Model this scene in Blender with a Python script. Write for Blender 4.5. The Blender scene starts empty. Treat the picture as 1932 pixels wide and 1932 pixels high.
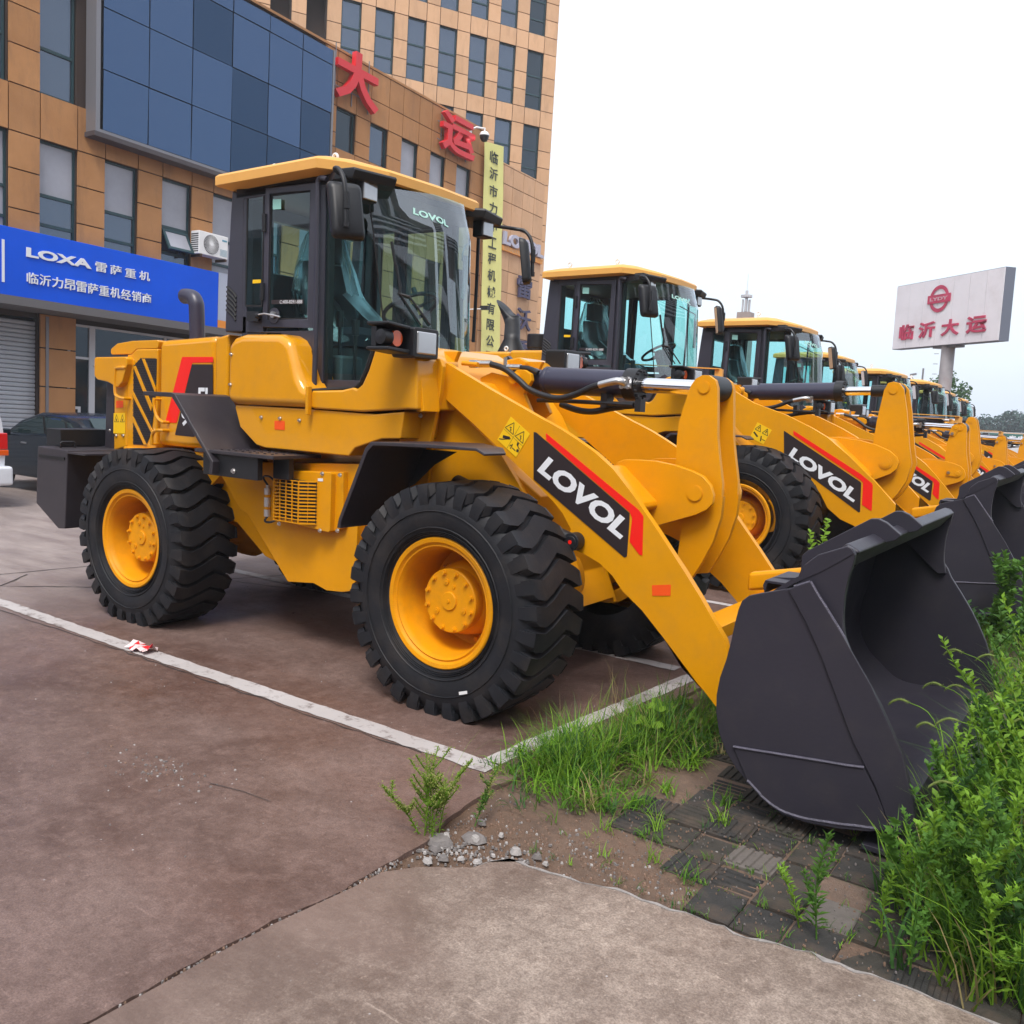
import bpy, bmesh, math, random
from mathutils import Vector, Matrix
S = bpy.context.scene
COL = S.collection
rnd = random.Random(7)
pi = math.pi

# ---------------------------------------------------------------- camera
CAMR = [[0.816524, 0.575568, 0.044832], [0.108774, -0.077115, -0.991071], [-0.566971, 0.81411, -0.125573]]      # rows: image right, image down, view direction in world axes
cam_d = bpy.data.cameras.new('camera'); cam = bpy.data.objects.new('camera', cam_d); COL.objects.link(cam)
r_, d_, f_ = [Vector(v) for v in CAMR]
M = Matrix((r_, -d_, -f_)).transposed().to_4x4()
M.translation = Vector([2.9024, -3.5308, 1.6334])
cam.matrix_world = M
cam_d.sensor_width = 36; cam_d.sensor_fit = 'HORIZONTAL'; cam_d.lens = 31.146
cam_d.shift_y = 16/1932
cam_d.clip_start = .05; cam_d.clip_end = 2000
S.camera = cam

# ---------------------------------------------------------------- world: bright overcast sky
W = bpy.data.worlds.new('World'); S.world = W; W.use_nodes = True
wn = W.node_tree; wn.nodes.clear()
def wnode(t, **k):
    n = wn.nodes.new(t)
    for a, b in k.items(): setattr(n, a, b)
    return n
SUN_EL, SUN_AZ = math.radians(58), math.radians(-62)     # azimuth of the sun measured from +X towards +Y
sky = wnode('ShaderNodeTexSky', sky_type='NISHITA', sun_disc=False)
sky.sun_elevation = SUN_EL; sky.sun_rotation = pi/2 - SUN_AZ; sky.dust_density = 4.0; sky.air_density = 1.2; sky.ozone_density = 1.0
b1 = wnode('ShaderNodeBackground'); b1.inputs[1].default_value = .10
wn.links.new(sky.outputs[0], b1.inputs[0])
tc = wnode('ShaderNodeTexCoord'); sp = wnode('ShaderNodeSeparateXYZ'); wn.links.new(tc.outputs['Generated'], sp.inputs[0])
rmp = wnode('ShaderNodeValToRGB'); wn.links.new(sp.outputs[2], rmp.inputs[0])
rmp.color_ramp.elements[0].position = 0.0; rmp.color_ramp.elements[0].color = (.70, .80, .95, 1)
rmp.color_ramp.elements[1].position = .42; rmp.color_ramp.elements[1].color = (.98, 1.0, 1.05, 1)
e_ = rmp.color_ramp.elements.new(.16); e_.color = (.84, .91, 1.0, 1)
b2 = wnode('ShaderNodeBackground'); b2.inputs[1].default_value = .58
cn = wnode('ShaderNodeTexNoise'); cn.inputs['Scale'].default_value = 1.6; cn.inputs['Detail'].default_value = 5; cn.inputs['Roughness'].default_value = .55; wn.links.new(tc.outputs['Generated'], cn.inputs['Vector'])
cr_ = wnode('ShaderNodeMapRange'); cr_.inputs[1].default_value = .3; cr_.inputs[2].default_value = .7; cr_.inputs[3].default_value = .93; cr_.inputs[4].default_value = 1.05; wn.links.new(cn.outputs[0], cr_.inputs[0])
cm_ = wnode('ShaderNodeVectorMath', operation='SCALE'); wn.links.new(rmp.outputs[0], cm_.inputs[0]); wn.links.new(cr_.outputs[0], cm_.inputs['Scale']); wn.links.new(cm_.outputs[0], b2.inputs[0])
mx = wnode('ShaderNodeAddShader'); wn.links.new(b1.outputs[0], mx.inputs[0]); wn.links.new(b2.outputs[0], mx.inputs[1])
out = wnode('ShaderNodeOutputWorld'); wn.links.new(mx.outputs[0], out.inputs[0])
b1.inputs[1].default_value = .05

sun_d = bpy.data.lights.new('sun', 'SUN'); sun = bpy.data.objects.new('sun', sun_d); COL.objects.link(sun)
sun_d.energy = 1.7; sun_d.angle = math.radians(20); sun_d.color = (1.0, .965, .92)
sd = Vector((math.cos(SUN_EL)*math.cos(SUN_AZ), math.cos(SUN_EL)*math.sin(SUN_AZ), math.sin(SUN_EL)))
sun.rotation_euler = sd.to_track_quat('Z', 'Y').to_euler()
S.view_settings.view_transform = 'Standard'; S.view_settings.look = 'None'
S.view_settings.exposure = 0.78; S.view_settings.gamma = 1.0
S.render.engine = 'CYCLES'
S.cycles.max_bounces = 8; S.cycles.transparent_max_bounces = 16; S.cycles.transmission_bounces = 8
S.cycles.caustics_reflective = False; S.cycles.caustics_refractive = False

# ---------------------------------------------------------------- materials
MATS = {}
def nd(nt, t, **k):
    n = nt.nodes.new(t)
    for a, b in k.items():
        if a.startswith('i_'):
            n.inputs[a[2:].replace('_', ' ')].default_value = b
        else: setattr(n, a, b)
    return n
def mat(name, col, rough=.5, metal=0.0, coat=0.0, var=.0, vscale=3.0, bump=0.0, bscale=60.0, spec=.5, dirt=None, dscale=2.0, damt=.3, emit=None, col2=None, rvar=0.0, voro=0.0):
    m = bpy.data.materials.new(name); m.use_nodes = True; nt = m.node_tree
    p = nt.nodes['Principled BSDF']
    p.inputs['Base Color'].default_value = (*col, 1); p.inputs['Roughness'].default_value = rough
    p.inputs['Metallic'].default_value = metal; p.inputs['Coat Weight'].default_value = coat
    p.inputs['Coat Roughness'].default_value = .06
    p.inputs['Specular IOR Level'].default_value = spec
    L = nt.links
    tc = nd(nt, 'ShaderNodeTexCoord')
    cur = None
    if var or col2:
        n = nd(nt, 'ShaderNodeTexNoise'); n.inputs['Scale'].default_value = vscale; n.inputs['Detail'].default_value = 8; n.inputs['Roughness'].default_value = .62
        L.new(tc.outputs['Object'], n.inputs['Vector'])
        mr = nd(nt, 'ShaderNodeMapRange'); mr.inputs[1].default_value = .32; mr.inputs[2].default_value = .68
        L.new(n.outputs[0], mr.inputs[0])
        mxn = nd(nt, 'ShaderNodeMix', data_type='RGBA')
        c2 = col2 if col2 else tuple(c*(1+var) for c in col)
        c1 = col if col2 else tuple(c*(1-var) for c in col)
        mxn.inputs[6].default_value = (*c1, 1); mxn.inputs[7].default_value = (*c2, 1)
        L.new(mr.outputs[0], mxn.inputs[0]); cur = mxn.outputs[2]
    if dirt:
        n = nd(nt, 'ShaderNodeTexNoise'); n.inputs['Scale'].default_value = dscale; n.inputs['Detail'].default_value = 10; n.inputs['Roughness'].default_value = .7
        L.new(tc.outputs['Object'], n.inputs['Vector'])
        mr = nd(nt, 'ShaderNodeMapRange'); mr.inputs[1].default_value = .48; mr.inputs[2].default_value = .75; mr.inputs[4].default_value = damt
        L.new(n.outputs[0], mr.inputs[0])
        mxn = nd(nt, 'ShaderNodeMix', data_type='RGBA')
        L.new(mr.outputs[0], mxn.inputs[0])
        if cur: L.new(cur, mxn.inputs[6])
        else: mxn.inputs[6].default_value = (*col, 1)
        mxn.inputs[7].default_value = (*dirt, 1); cur = mxn.outputs[2]
    if cur: L.new(cur, p.inputs['Base Color'])
    if rvar:
        n = nd(nt, 'ShaderNodeTexNoise'); n.inputs['Scale'].default_value = 4; n.inputs['Detail'].default_value = 6
        L.new(tc.outputs['Object'], n.inputs['Vector'])
        mr = nd(nt, 'ShaderNodeMapRange'); mr.inputs[3].default_value = max(0, rough-rvar); mr.inputs[4].default_value = min(1, rough+rvar)
        L.new(n.outputs[0], mr.inputs[0]); L.new(mr.outputs[0], p.inputs['Roughness'])
    if bump:
        n = nd(nt, 'ShaderNodeTexNoise'); n.inputs['Scale'].default_value = bscale; n.inputs['Detail'].default_value = 5
        L.new(tc.outputs['Object'], n.inputs['Vector'])
        b = nd(nt, 'ShaderNodeBump'); b.inputs['Strength'].default_value = bump; b.inputs['Distance'].default_value = .01
        L.new(n.outputs[0], b.inputs['Height']); L.new(b.outputs[0], p.inputs['Normal'])
    if emit:
        p.inputs['Emission Color'].default_value = (*emit, 1); p.inputs['Emission Strength'].default_value = 1
    MATS[name] = m
    return m
YEL = mat('yellow_paint', (.69, .298, .0010), .38, coat=.85, spec=.15, dirt=(.34, .20, .07), dscale=7, damt=.16, var=.06, vscale=1.6, bump=.05, bscale=9, rvar=.08)
YARM = mat('yellow_steel_paint', (.68, .288, .0010), .45, coat=.12, spec=.22, dirt=(.32, .18, .06), dscale=8, damt=.18, var=.06, vscale=2.2, bump=.06, bscale=14, rvar=.08)
YROOF = mat('faded_yellow_paint', (.72, .37, .085), .45, spec=.4, var=.05, vscale=3)
YWHL = mat('wheel_yellow', (.71, .290, .0015), .5, spec=.22, var=.06, vscale=4, dirt=(.20, .11, .03), dscale=5, damt=.35)
DGR = mat('dark_grey_paint', (.030, .026, .033), .42, var=.12, vscale=3, bump=.05, bscale=30, rvar=.08, dirt=(.12, .10, .09), dscale=4, damt=.15)
BKT = mat('bucket_grey_paint', (.026, .024, .035), .46, var=.07, spec=.4, vscale=1.5, bump=.05, bscale=60, rvar=.10, dirt=(.07, .06, .055), dscale=5, damt=.22)
CYL = mat('cylinder_paint', (.030, .030, .056), .36, var=.06, vscale=4)
CABM = mat('cab_grey', (.034, .034, .050), .42, var=.06, vscale=3, bump=.03, bscale=50)
BLK = mat('black_plastic', (.007, .008, .011), .48, var=.15, vscale=5)
SEAL = mat('rubber_seal', (.006, .006, .007), .6)
RUB = mat('tyre_rubber', (.0072, .0082, .0118), .62, var=.25, spec=.38, vscale=6, bump=.12, bscale=70, dirt=(.050, .040, .034), dscale=4.5, damt=.55)
WELD = mat('weld_bead', (.075, .07, .10), .5, bump=.5, bscale=160, var=.3, vscale=30)
CHR = mat('chrome', (.82, .82, .84), .09, metal=1)
ZNC = mat('zinc', (.62, .61, .60), .3, metal=1)
RED = mat('decal_red', (.86, .012, .006), .4)
ORG = mat('decal_orange', (.86, .085, .004), .5)
DBK = mat('decal_black', (.022, .014, .016), .42)
WHT = mat('decal_white', (.74, .76, .80), .45)
YST = mat('decal_yellow', (.86, .52, .0), .5)
WPL = mat('white_plastic', (.74, .75, .76), .45, var=.05)
AMB = mat('amber_lens', (.62, .085, .004), .15, coat=.5)
SEATM = mat('seat_fabric', (.03, .035, .05), .7)
INT = mat('cab_interior', (.07, .075, .08), .6)
INT2 = mat('cab_liner', (.16, .18, .19), .7)
STK = mat('wiring_tag_white', (.55, .57, .6), .5)
def glass(name, tint, rough=.02, mixf=.5, ior=1.45, rv=0):
    m = bpy.data.materials.new(name); m.use_nodes = True; nt = m.node_tree; nt.nodes.clear()
    o = nd(nt, 'ShaderNodeOutputMaterial'); t = nd(nt, 'ShaderNodeBsdfTransparent'); t.inputs[0].default_value = (*tint, 1)
    g = nd(nt, 'ShaderNodeBsdfGlossy'); g.inputs['Roughness'].default_value = rough; g.inputs[0].default_value = (.9, .95, 1, 1)
    f = nd(nt, 'ShaderNodeLayerWeight'); f.inputs[0].default_value = .5
    pw = nd(nt, 'ShaderNodeMath', operation='POWER'); pw.inputs[1].default_value = 4.5; nt.links.new(f.outputs['Facing'], pw.inputs[0])
    mr = nd(nt, 'ShaderNodeMath', operation='MULTIPLY_ADD', use_clamp=True); mr.inputs[1].default_value = .9; mr.inputs[2].default_value = mixf
    nt.links.new(pw.outputs[0], mr.inputs[0])
    mx = nd(nt, 'ShaderNodeMixShader'); nt.links.new(mr.outputs[0], mx.inputs[0]); nt.links.new(t.outputs[0], mx.inputs[1]); nt.links.new(g.outputs[0], mx.inputs[2])
    nt.links.new(mx.outputs[0], o.inputs[0]); return m
GLS = glass('cab_glass', (.64, .93, .93), .015, .06)
GLW = glass('windscreen_glass', (.56, .93, .88), .015, .19)
FILM = glass('clear_plastic_film', (.74, .82, .82), .30, .14)
def lensmat():
    m = mat('lamp_lens', (.42, .43, .45), .15, coat=1); nt = m.node_tree
    w = nd(nt, 'ShaderNodeTexWave'); w.inputs['Scale'].default_value = 16; w.inputs['Distortion'].default_value = 1.5; w.bands_direction = 'X'
    tc = nd(nt, 'ShaderNodeTexCoord'); nt.links.new(tc.outputs['Object'], w.inputs['Vector'])
    b = nd(nt, 'ShaderNodeBump'); b.inputs['Strength'].default_value = .7; nt.links.new(w.outputs[1], b.inputs['Height'])
    p = nt.nodes['Principled BSDF']; nt.links.new(b.outputs[0], p.inputs['Normal']); p.inputs['Metallic'].default_value = .55
    return m
LENS = lensmat()

# ---------------------------------------------------------------- mesh helpers
def face_weight(me, lim=.62):
    """shade every flat plate flat: each corner takes the area-weighted normal of the faces it runs smoothly into"""
    vf = [[] for _ in me.vertices]
    N = [p.normal.copy() for p in me.polygons]; A = [p.area for p in me.polygons]
    for p in me.polygons:
        for v in p.vertices: vf[v].append(p.index)
    out = []
    for p in me.polygons:
        n0 = N[p.index]
        for v in p.vertices:
            s = Vector((0, 0, 0))
            for f in vf[v]:
                if n0.dot(N[f]) > lim: s += N[f]*A[f]
            out.append(s.normalized() if s.length > 1e-12 else n0)
    me.normals_split_custom_set(out)
class MB:
    def __init__(s): s.v = []; s.f = []; s.mi = []; s.cm = 0; s.sm = []
    def add(s, vs, fs, sm=False):
        o = len(s.v); s.v += [tuple(x) for x in vs]
        for f in fs: s.f.append(tuple(i+o for i in f)); s.mi.append(s.cm); s.sm.append(sm)
    def box(s, a, b):
        x0, y0, z0 = a; x1, y1, z1 = b
        v = [(x, y, z) for z in (z0, z1) for y in (y0, y1) for x in (x0, x1)]
        s.add(v, [(0, 2, 3, 1), (4, 5, 7, 6), (0, 1, 5, 4), (2, 6, 7, 3), (0, 4, 6, 2), (1, 3, 7, 5)]); return s
    def obox(s, c, ax, ay, az):
        c, ax, ay, az = map(Vector, (c, ax, ay, az))
        v = [c + ax*i + ay*j + az*k for k in (-1, 1) for j in (-1, 1) for i in (-1, 1)]
        s.add(v, [(0, 2, 3, 1), (4, 5, 7, 6), (0, 1, 5, 4), (2, 6, 7, 3), (0, 4, 6, 2), (1, 3, 7, 5)]); return s
    def poly(s, pts): s.add(pts, [tuple(range(len(pts)))]); return s
    def prism(s, prof, y0, y1, ax='y', cap=True, dx=0, dz=0):
        """prof: (x,z) pairs swept along y (or (x,y) along z, (y,z) along x)"""
        def P(a, b, h):
            return {'y': (a, h, b), 'z': (a, b, h), 'x': (h, a, b)}[ax]
        n = len(prof)
        v = [P(a, b, y0) for a, b in prof] + [P(a+dx, b+dz, y1) for a, b in prof]
        f = [(i, (i+1) % n, n+(i+1) % n, n+i) for i in range(n)]
        s.add(v, f)
        if cap:
            o = len(s.v)-2*n
            for ff in (tuple(o+i for i in range(n))[::-1], tuple(o+n+i for i in range(n))):
                s.f.append(ff); s.mi.append(s.cm); s.sm.append(False)
        return s
    def loft(s, rings, closed=True, cap=True, sm=True):
        n = len(rings[0]); o = len(s.v)
        for r in rings: s.v += [tuple(p) for p in r]
        m = n if closed else n-1
        for k in range(len(rings)-1):
            for i in range(m):
                a = o+k*n+i; b = o+k*n+(i+1) % n
                s.f.append((a, b, b+n, a+n)); s.mi.append(s.cm); s.sm.append(sm)
        if cap:
            for ff in (tuple(o+i for i in range(n))[::-1], tuple(o+(len(rings)-1)*n+i for i in range(n))):
                s.f.append(ff); s.mi.append(s.cm); s.sm.append(False)
        return s
    def tube(s, path, r, n=8, cap=True, rs=None):
        path = [Vector(p) for p in path]; rings = []
        t = (path[1]-path[0]).normalized(); up = Vector((0, 0, 1)) if abs(t.z) < .9 else Vector((1, 0, 0))
        u = t.cross(up).normalized()
        for i, p in enumerate(path):
            if i == 0: t = path[1]-path[0]
            elif i == len(path)-1: t = path[-1]-path[-2]
            else: t = (path[i+1]-p).normalized()+(p-path[i-1]).normalized()
            t.normalize(); u = (u-t*u.dot(t)).normalized(); w = t.cross(u)
            rr = rs[i] if rs else r
            rings.append([p+(u*math.cos(2*pi*k/n)+w*math.sin(2*pi*k/n))*rr for k in range(n)])
        return s.loft(rings, True, cap)
    def cyl(s, p0, p1, r0, r1=None, n=16):
        return s.tube([p0, p1], r0, n, True, [r0, r0 if r1 is None else r1])
    def lathe(s, c, prof, axis='y', n=32, a0=0, a1=2*pi, sm=True):
        """prof: (radius, offset along axis)"""
        rings = []; full = abs(a1-a0-2*pi) < 1e-6
        for r, h in prof:
            ring = []
            for k in range(n if full else n+1):
                a = a0+(a1-a0)*k/n; ca, sa = r*math.cos(a), r*math.sin(a)
                ring.append({'y': (c[0]+ca, c[1]+h, c[2]+sa), 'x': (c[0]+h, c[1]+ca, c[2]+sa), 'z': (c[0]+ca, c[1]+sa, c[2]+h)}[axis])
            rings.append(ring)
        return s.loft(rings, full, False, sm)
    def disc(s, c, r, axis, n=20):
        ring = []
        for k in range(n):
            a = 2*pi*k/n; ca, sa = r*math.cos(a), r*math.sin(a)
            ring.append({'y': (c[0]+ca, c[1], c[2]+sa), 'x': (c[0], c[1]+ca, c[2]+sa), 'z': (c[0]+ca, c[1]+sa, c[2])}[axis])
        s.add(ring, [tuple(range(n))]); return s
    def bolt(s, c, ax='y', r=.012, h=.012, d=-1):
        c = Vector(c); a = {'x': Vector((1, 0, 0)), 'y': Vector((0, 1, 0)), 'z': Vector((0, 0, 1))}[ax]*d
        s.tube([c, c+a*h*.35], r*1.5, 10); s.tube([c+a*h*.35, c+a*h*1.3], r, 6); return s
    def build(s, name, m, parent=None, bevel=0.0, seg=2, org=None, label=None, stuff=False, sharp=35):
        me = bpy.data.meshes.new(name)
        me.from_pydata([tuple(v) for v in s.v], [], s.f)
        ms = m if isinstance(m, (list, tuple)) else [m]
        for k in ms: me.materials.append(k)
        for p, i, q in zip(me.polygons, s.mi, s.sm): p.material_index = min(i, len(ms)-1)
        bm = bmesh.new(); bm.from_mesh(me)
        bmesh.ops.remove_doubles(bm, verts=bm.verts, dist=1e-5)
        bmesh.ops.recalc_face_normals(bm, faces=bm.faces)
        if bevel:
            ed = [e for e in bm.edges if e.is_manifold and e.calc_face_angle(0) > math.radians(28)]
            if ed:
                try: bmesh.ops.bevel(bm, geom=ed, offset=bevel, segments=seg, affect='EDGES', profile=.5, clamp_overlap=True)
                except Exception: pass
        for f in bm.faces: f.smooth = True
        o_ = Vector(org) if org is not None else (ROOT[0] if parent is not None else Vector((0, 0, 0)))
        bmesh.ops.translate(bm, verts=bm.verts, vec=-o_)
        bm.to_mesh(me); bm.free()
        try: me.set_sharp_from_angle(angle=math.radians(sharp))
        except Exception: pass
        if bevel: face_weight(me)
        if name in SPLIT: return split_parts(name, me, parent)
        o = bpy.data.objects.new(name, me); COL.objects.link(o)
        if parent is not None: o.parent = parent
        elif org is not None: o.location = o_
        if label: o['label'] = label
        if stuff: o['kind'] = 'stuff'
        return o
SPLIT = {'frame_side_plate', 'bucket_upper_side', 'door_gasket', 'edge_wear_block', 'windscreen_seal', 'boom_tower_inner_plate', 'cab_sill', 'hinge'}
def split_parts(name, me, parent):
    """each loose piece of the mesh becomes an object of its own"""
    bm = bmesh.new(); bm.from_mesh(me); bm.verts.ensure_lookup_table(); seen = {}; n = 0
    for v in bm.verts:
        if v.index in seen: continue
        st = [v]; seen[v.index] = n
        while st:
            a = st.pop()
            for e in a.link_edges:
                b = e.other_vert(a)
                if b.index not in seen: seen[b.index] = n; st.append(b)
        n += 1
    out = None
    for k in range(n):
        b2 = bm.copy(); b2.verts.ensure_lookup_table(); bmesh.ops.delete(b2, geom=[v for v in b2.verts if seen[v.index] != k], context='VERTS')
        m2 = me.copy(); b2.to_mesh(m2); b2.free(); o = bpy.data.objects.new(name, m2); COL.objects.link(o); o.parent = parent; out = out or o
    bm.free(); return out
ROOT = [Vector((0, 0, 0))]
def empty(name, loc, label, cat, group=None):
    o = bpy.data.objects.new(name, None); COL.objects.link(o); o.location = loc; o.empty_display_size = .1
    o['label'] = label; o['category'] = cat
    if group: o['group'] = group
    ROOT[0] = Vector(loc); return o
def tag(o, label, cat, group=None):
    o['label'] = label; o['category'] = cat
    if group: o['group'] = group
    return o
def struct(o): o['kind'] = 'structure'; return o
def copy_tree(o, parent=None):
    c = o.copy(); COL.objects.link(c); c.parent = parent
    for ch in list(o.children): copy_tree(ch, c)
    return c
def rc(pts, r, n=4):
    """round the corners of a closed outline; r is one radius or one per corner"""
    out = []; N = len(pts)
    for i in range(N):
        p = Vector(pts[i]); a = Vector(pts[i-1]); b = Vector(pts[(i+1) % N])
        rr = r[i] if isinstance(r, (list, tuple)) else r
        if rr <= 0: out.append(tuple(p)); continue
        da = (a-p); db = (b-p); la, lb = da.length, db.length
        if la < 1e-6 or lb < 1e-6: out.append(tuple(p)); continue
        da /= la; db /= lb; ang = da.angle(db)
        t = min(rr/max(math.tan(ang/2), .05), la*.48, lb*.48)
        A = p+da*t; B = p+db*t
        for k in range(n+1):
            s = k/n; out.append(tuple(A*(1-s)**2+p*2*s*(1-s)+B*s*s))
    return out
def crv(pts, n=4, closed=False):
    """Catmull-Rom through the points"""
    P = [Vector(p) for p in pts]; N = len(P); out = []
    for i in range(N if closed else N-1):
        p0 = P[i-1] if (i > 0 or closed) else P[0]; p1 = P[i]; p2 = P[(i+1) % N]; p3 = P[(i+2) % N] if (closed or i+2 < N) else P[-1]
        for k in range(n):
            t = k/n
            out.append(tuple(.5*((2*p1)+(p2-p0)*t+(2*p0-5*p1+4*p2-p3)*t*t+(3*p1-p0-3*p2+p3)*t**3)))
    if not closed: out.append(tuple(P[-1]))
    return out
_tc = {}
def text_mesh(txt, bold=.0):
    """glyphs as flat polygons in the unit box (0..1, 0..1) of their own bounds"""
    k = (txt, bold)
    if k in _tc: return _tc[k]
    cu = bpy.data.curves.new('glyphs', 'FONT'); cu.body = txt; cu.offset = bold; cu.resolution_u = 3; cu.fill_mode = 'BOTH'
    ob = bpy.data.objects.new('glyphs', cu); COL.objects.link(ob)
    dg = bpy.context.evaluated_depsgraph_get(); dg.update()
    me = bpy.data.meshes.new_from_object(ob.evaluated_get(dg))
    vs = [tuple(v.co) for v in me.vertices]; fs = [tuple(p.vertices) for p in me.polygons]
    bpy.data.objects.remove(ob); bpy.data.curves.remove(cu); bpy.data.meshes.remove(me)
    x0 = min(v[0] for v in vs); x1 = max(v[0] for v in vs); y0 = min(v[1] for v in vs); y1 = max(v[1] for v in vs)
    vs = [((v[0]-x0)/(x1-x0), (v[1]-y0)/(y1-y0)) for v in vs]
    _tc[k] = (vs, fs); return vs, fs
def text_quad(mb, txt, o, u, v, depth=.0015, bold=0.0):
    """lettering filling the parallelogram with corner o, baseline end u and top end v; pushed out along (u-o)x(v-o)"""
    o, u, v = Vector(o), Vector(u), Vector(v); U_, V_ = u-o, v-o; nrm = U_.cross(V_).normalized()
    vs, fs = text_mesh(txt, bold)
    P = [o+U_*a+V_*b+nrm*depth for a, b in vs]
    n = len(P)
    bnd = {}
    for f in fs:
        for i in range(len(f)):
            e = (f[i], f[(i+1) % len(f)]); bnd[e] = 1
    P2 = P+[o+U_*a+V_*b for a, b in vs]
    F = list(fs)+[(a, a+n, b+n, b) for (a, b) in bnd if (b, a) not in bnd]
    mb.add(P2, F); return mb

# ================================================================ the wheel loader
YC = 1.05
def tyre_mb():
    m = MB(); R = .607
    prof = [(.345, .012), (.38, -.012), (.45, -.030), (.522, -.028), (.575, -.005), (.600, .03), (R, .08), (R, .33), (.600, .37), (.575, .405), (.522, .425), (.45, .43), (.38, .412), (.345, .39)]
    m.lathe((0, 0, 0), prof, n=56)
    m.lathe((0, 0, 0), [(.40, -.0215), (.404, -.026), (.408, -.0225)], n=48)
    for rr in (.365, .374, .383): m.lathe((0, 0, 0), [(rr-.002, -.004-(rr-.35)*.35), (rr, -.010-(rr-.35)*.35), (rr+.002, -.004-(rr-.35)*.35)], n=48)
    m.lathe((0, 0, 0), [(.488, -.031), (.491, -.036), (.495, -.0305)], n=48)
    N = 30; st = [0, .07, .2, .35, .5, .62, .75, .9, 1.0]
    off = [.16, .06, -.04, .14, .42, .62, .44, .16, .08]
    y0, y1 = -.034, .432
    for k in range(N):
        rows = []
        for j, t in enumerate(st):
            y = y0+(y1-y0)*t
            rt = .638 - (.014 if t in (0, 1.0) else .003 if t in (.07, .9) else 0)
            rb = R-.02 if .05 < t < .95 else .562
            a = 2*pi*(k+off[j])/N; wt = 2*pi/N*(.375 if .05 < t < .95 else .29); wb = wt*1.18
            if j == 0: y += .012
            rows.append([(rb*math.cos(a-wb), y, rb*math.sin(a-wb)), (rt*math.cos(a-wt), y, rt*math.sin(a-wt)),
                         (rt*math.cos(a+wt), y, rt*math.sin(a+wt)), (rb*math.cos(a+wb), y, rb*math.sin(a+wb))])
        m.loft(rows, True, True, False)
        # buttress running down the side wall
        for yy, yb in ((y0, -.026), (y1, .424)):
            a = 2*pi*(k+off[0 if yy < 0 else -1])/N; w = 2*pi/N*.26
            ins = .02 if yy < 0 else -.02
            v = []
            for (r, y) in ((.632, yy+ins*.6), (.560, yy), (.512, yb)):
                v += [(r*math.cos(a-w), y, r*math.sin(a-w)), (r*math.cos(a+w), y, r*math.sin(a+w))]
            v += [(.588*math.cos(a-w), yy+ins*3, .588*math.sin(a-w)), (.588*math.cos(a+w), yy+ins*3, .588*math.sin(a+w))]
            m.add(v, [(0, 1, 3, 2), (2, 3, 5, 4), (0, 2, 4, 6), (1, 7, 5, 3), (0, 6, 7, 1)])
    return m
def rim_mb():
    m = MB()
    m.lathe((0, 0, 0), [(.330, .03), (.352, .012), (.352, .0), (.345, -.006), (.325, -.002), (.318, .012), (.312, .016), (.303, .010), (.300, .016), (.290, .03), (.288, .05), (.284, .07), (.276, .16), (.274, .30), (.20, .315), (.19, .31)], n=56)
    return m
def hub_mb():
    m = MB()
    m.lathe((0, 0, 0), [(.001, .078), (.047, .078), (.050, .082), (.050, .088), (.168, .088), (.174, .094), (.176, .12), (.172, .16), (.20, .20), (.215, .30)], n=40)
    m.lathe((0, 0, 0), [(.001, .072), (.009, .072), (.010, .078)], n=10)
    for a in (100, 215, 335):
        c = (.105*math.cos(math.radians(a)), .088, .105*math.sin(math.radians(a))); m.cyl(c, (c[0], .081, c[2]), .017, n=14); m.cyl((c[0], .081, c[2]), (c[0], .077, c[2]), .005, n=6)
    m.cyl((.085*math.cos(1.2), .09, .085*math.sin(1.2)), (.085*math.cos(1.2), .082, .085*math.sin(1.2)), .010, n=10)
    return m
def bolts_mb():
    m = MB()
    for k in range(12):
        a = 2*pi*(k+.4)/12; m.bolt((.153*math.cos(a), .088, .153*math.sin(a)), 'y', .0105, .014)
    for k in range(8):
        a = 2*pi*(k+.2)/8; m.bolt((.238*math.cos(a), .305, .238*math.sin(a)), 'y', .014, .03)
    return m
def place(mb, c, flip=False, rot=0):
    ca, sa = math.cos(rot), math.sin(rot)
    mb.v = [((x*ca-z*sa)+c[0], (-y if flip else y)+c[1], (x*sa+z*ca)+c[2]) for x, y, z in mb.v]; return mb

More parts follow.
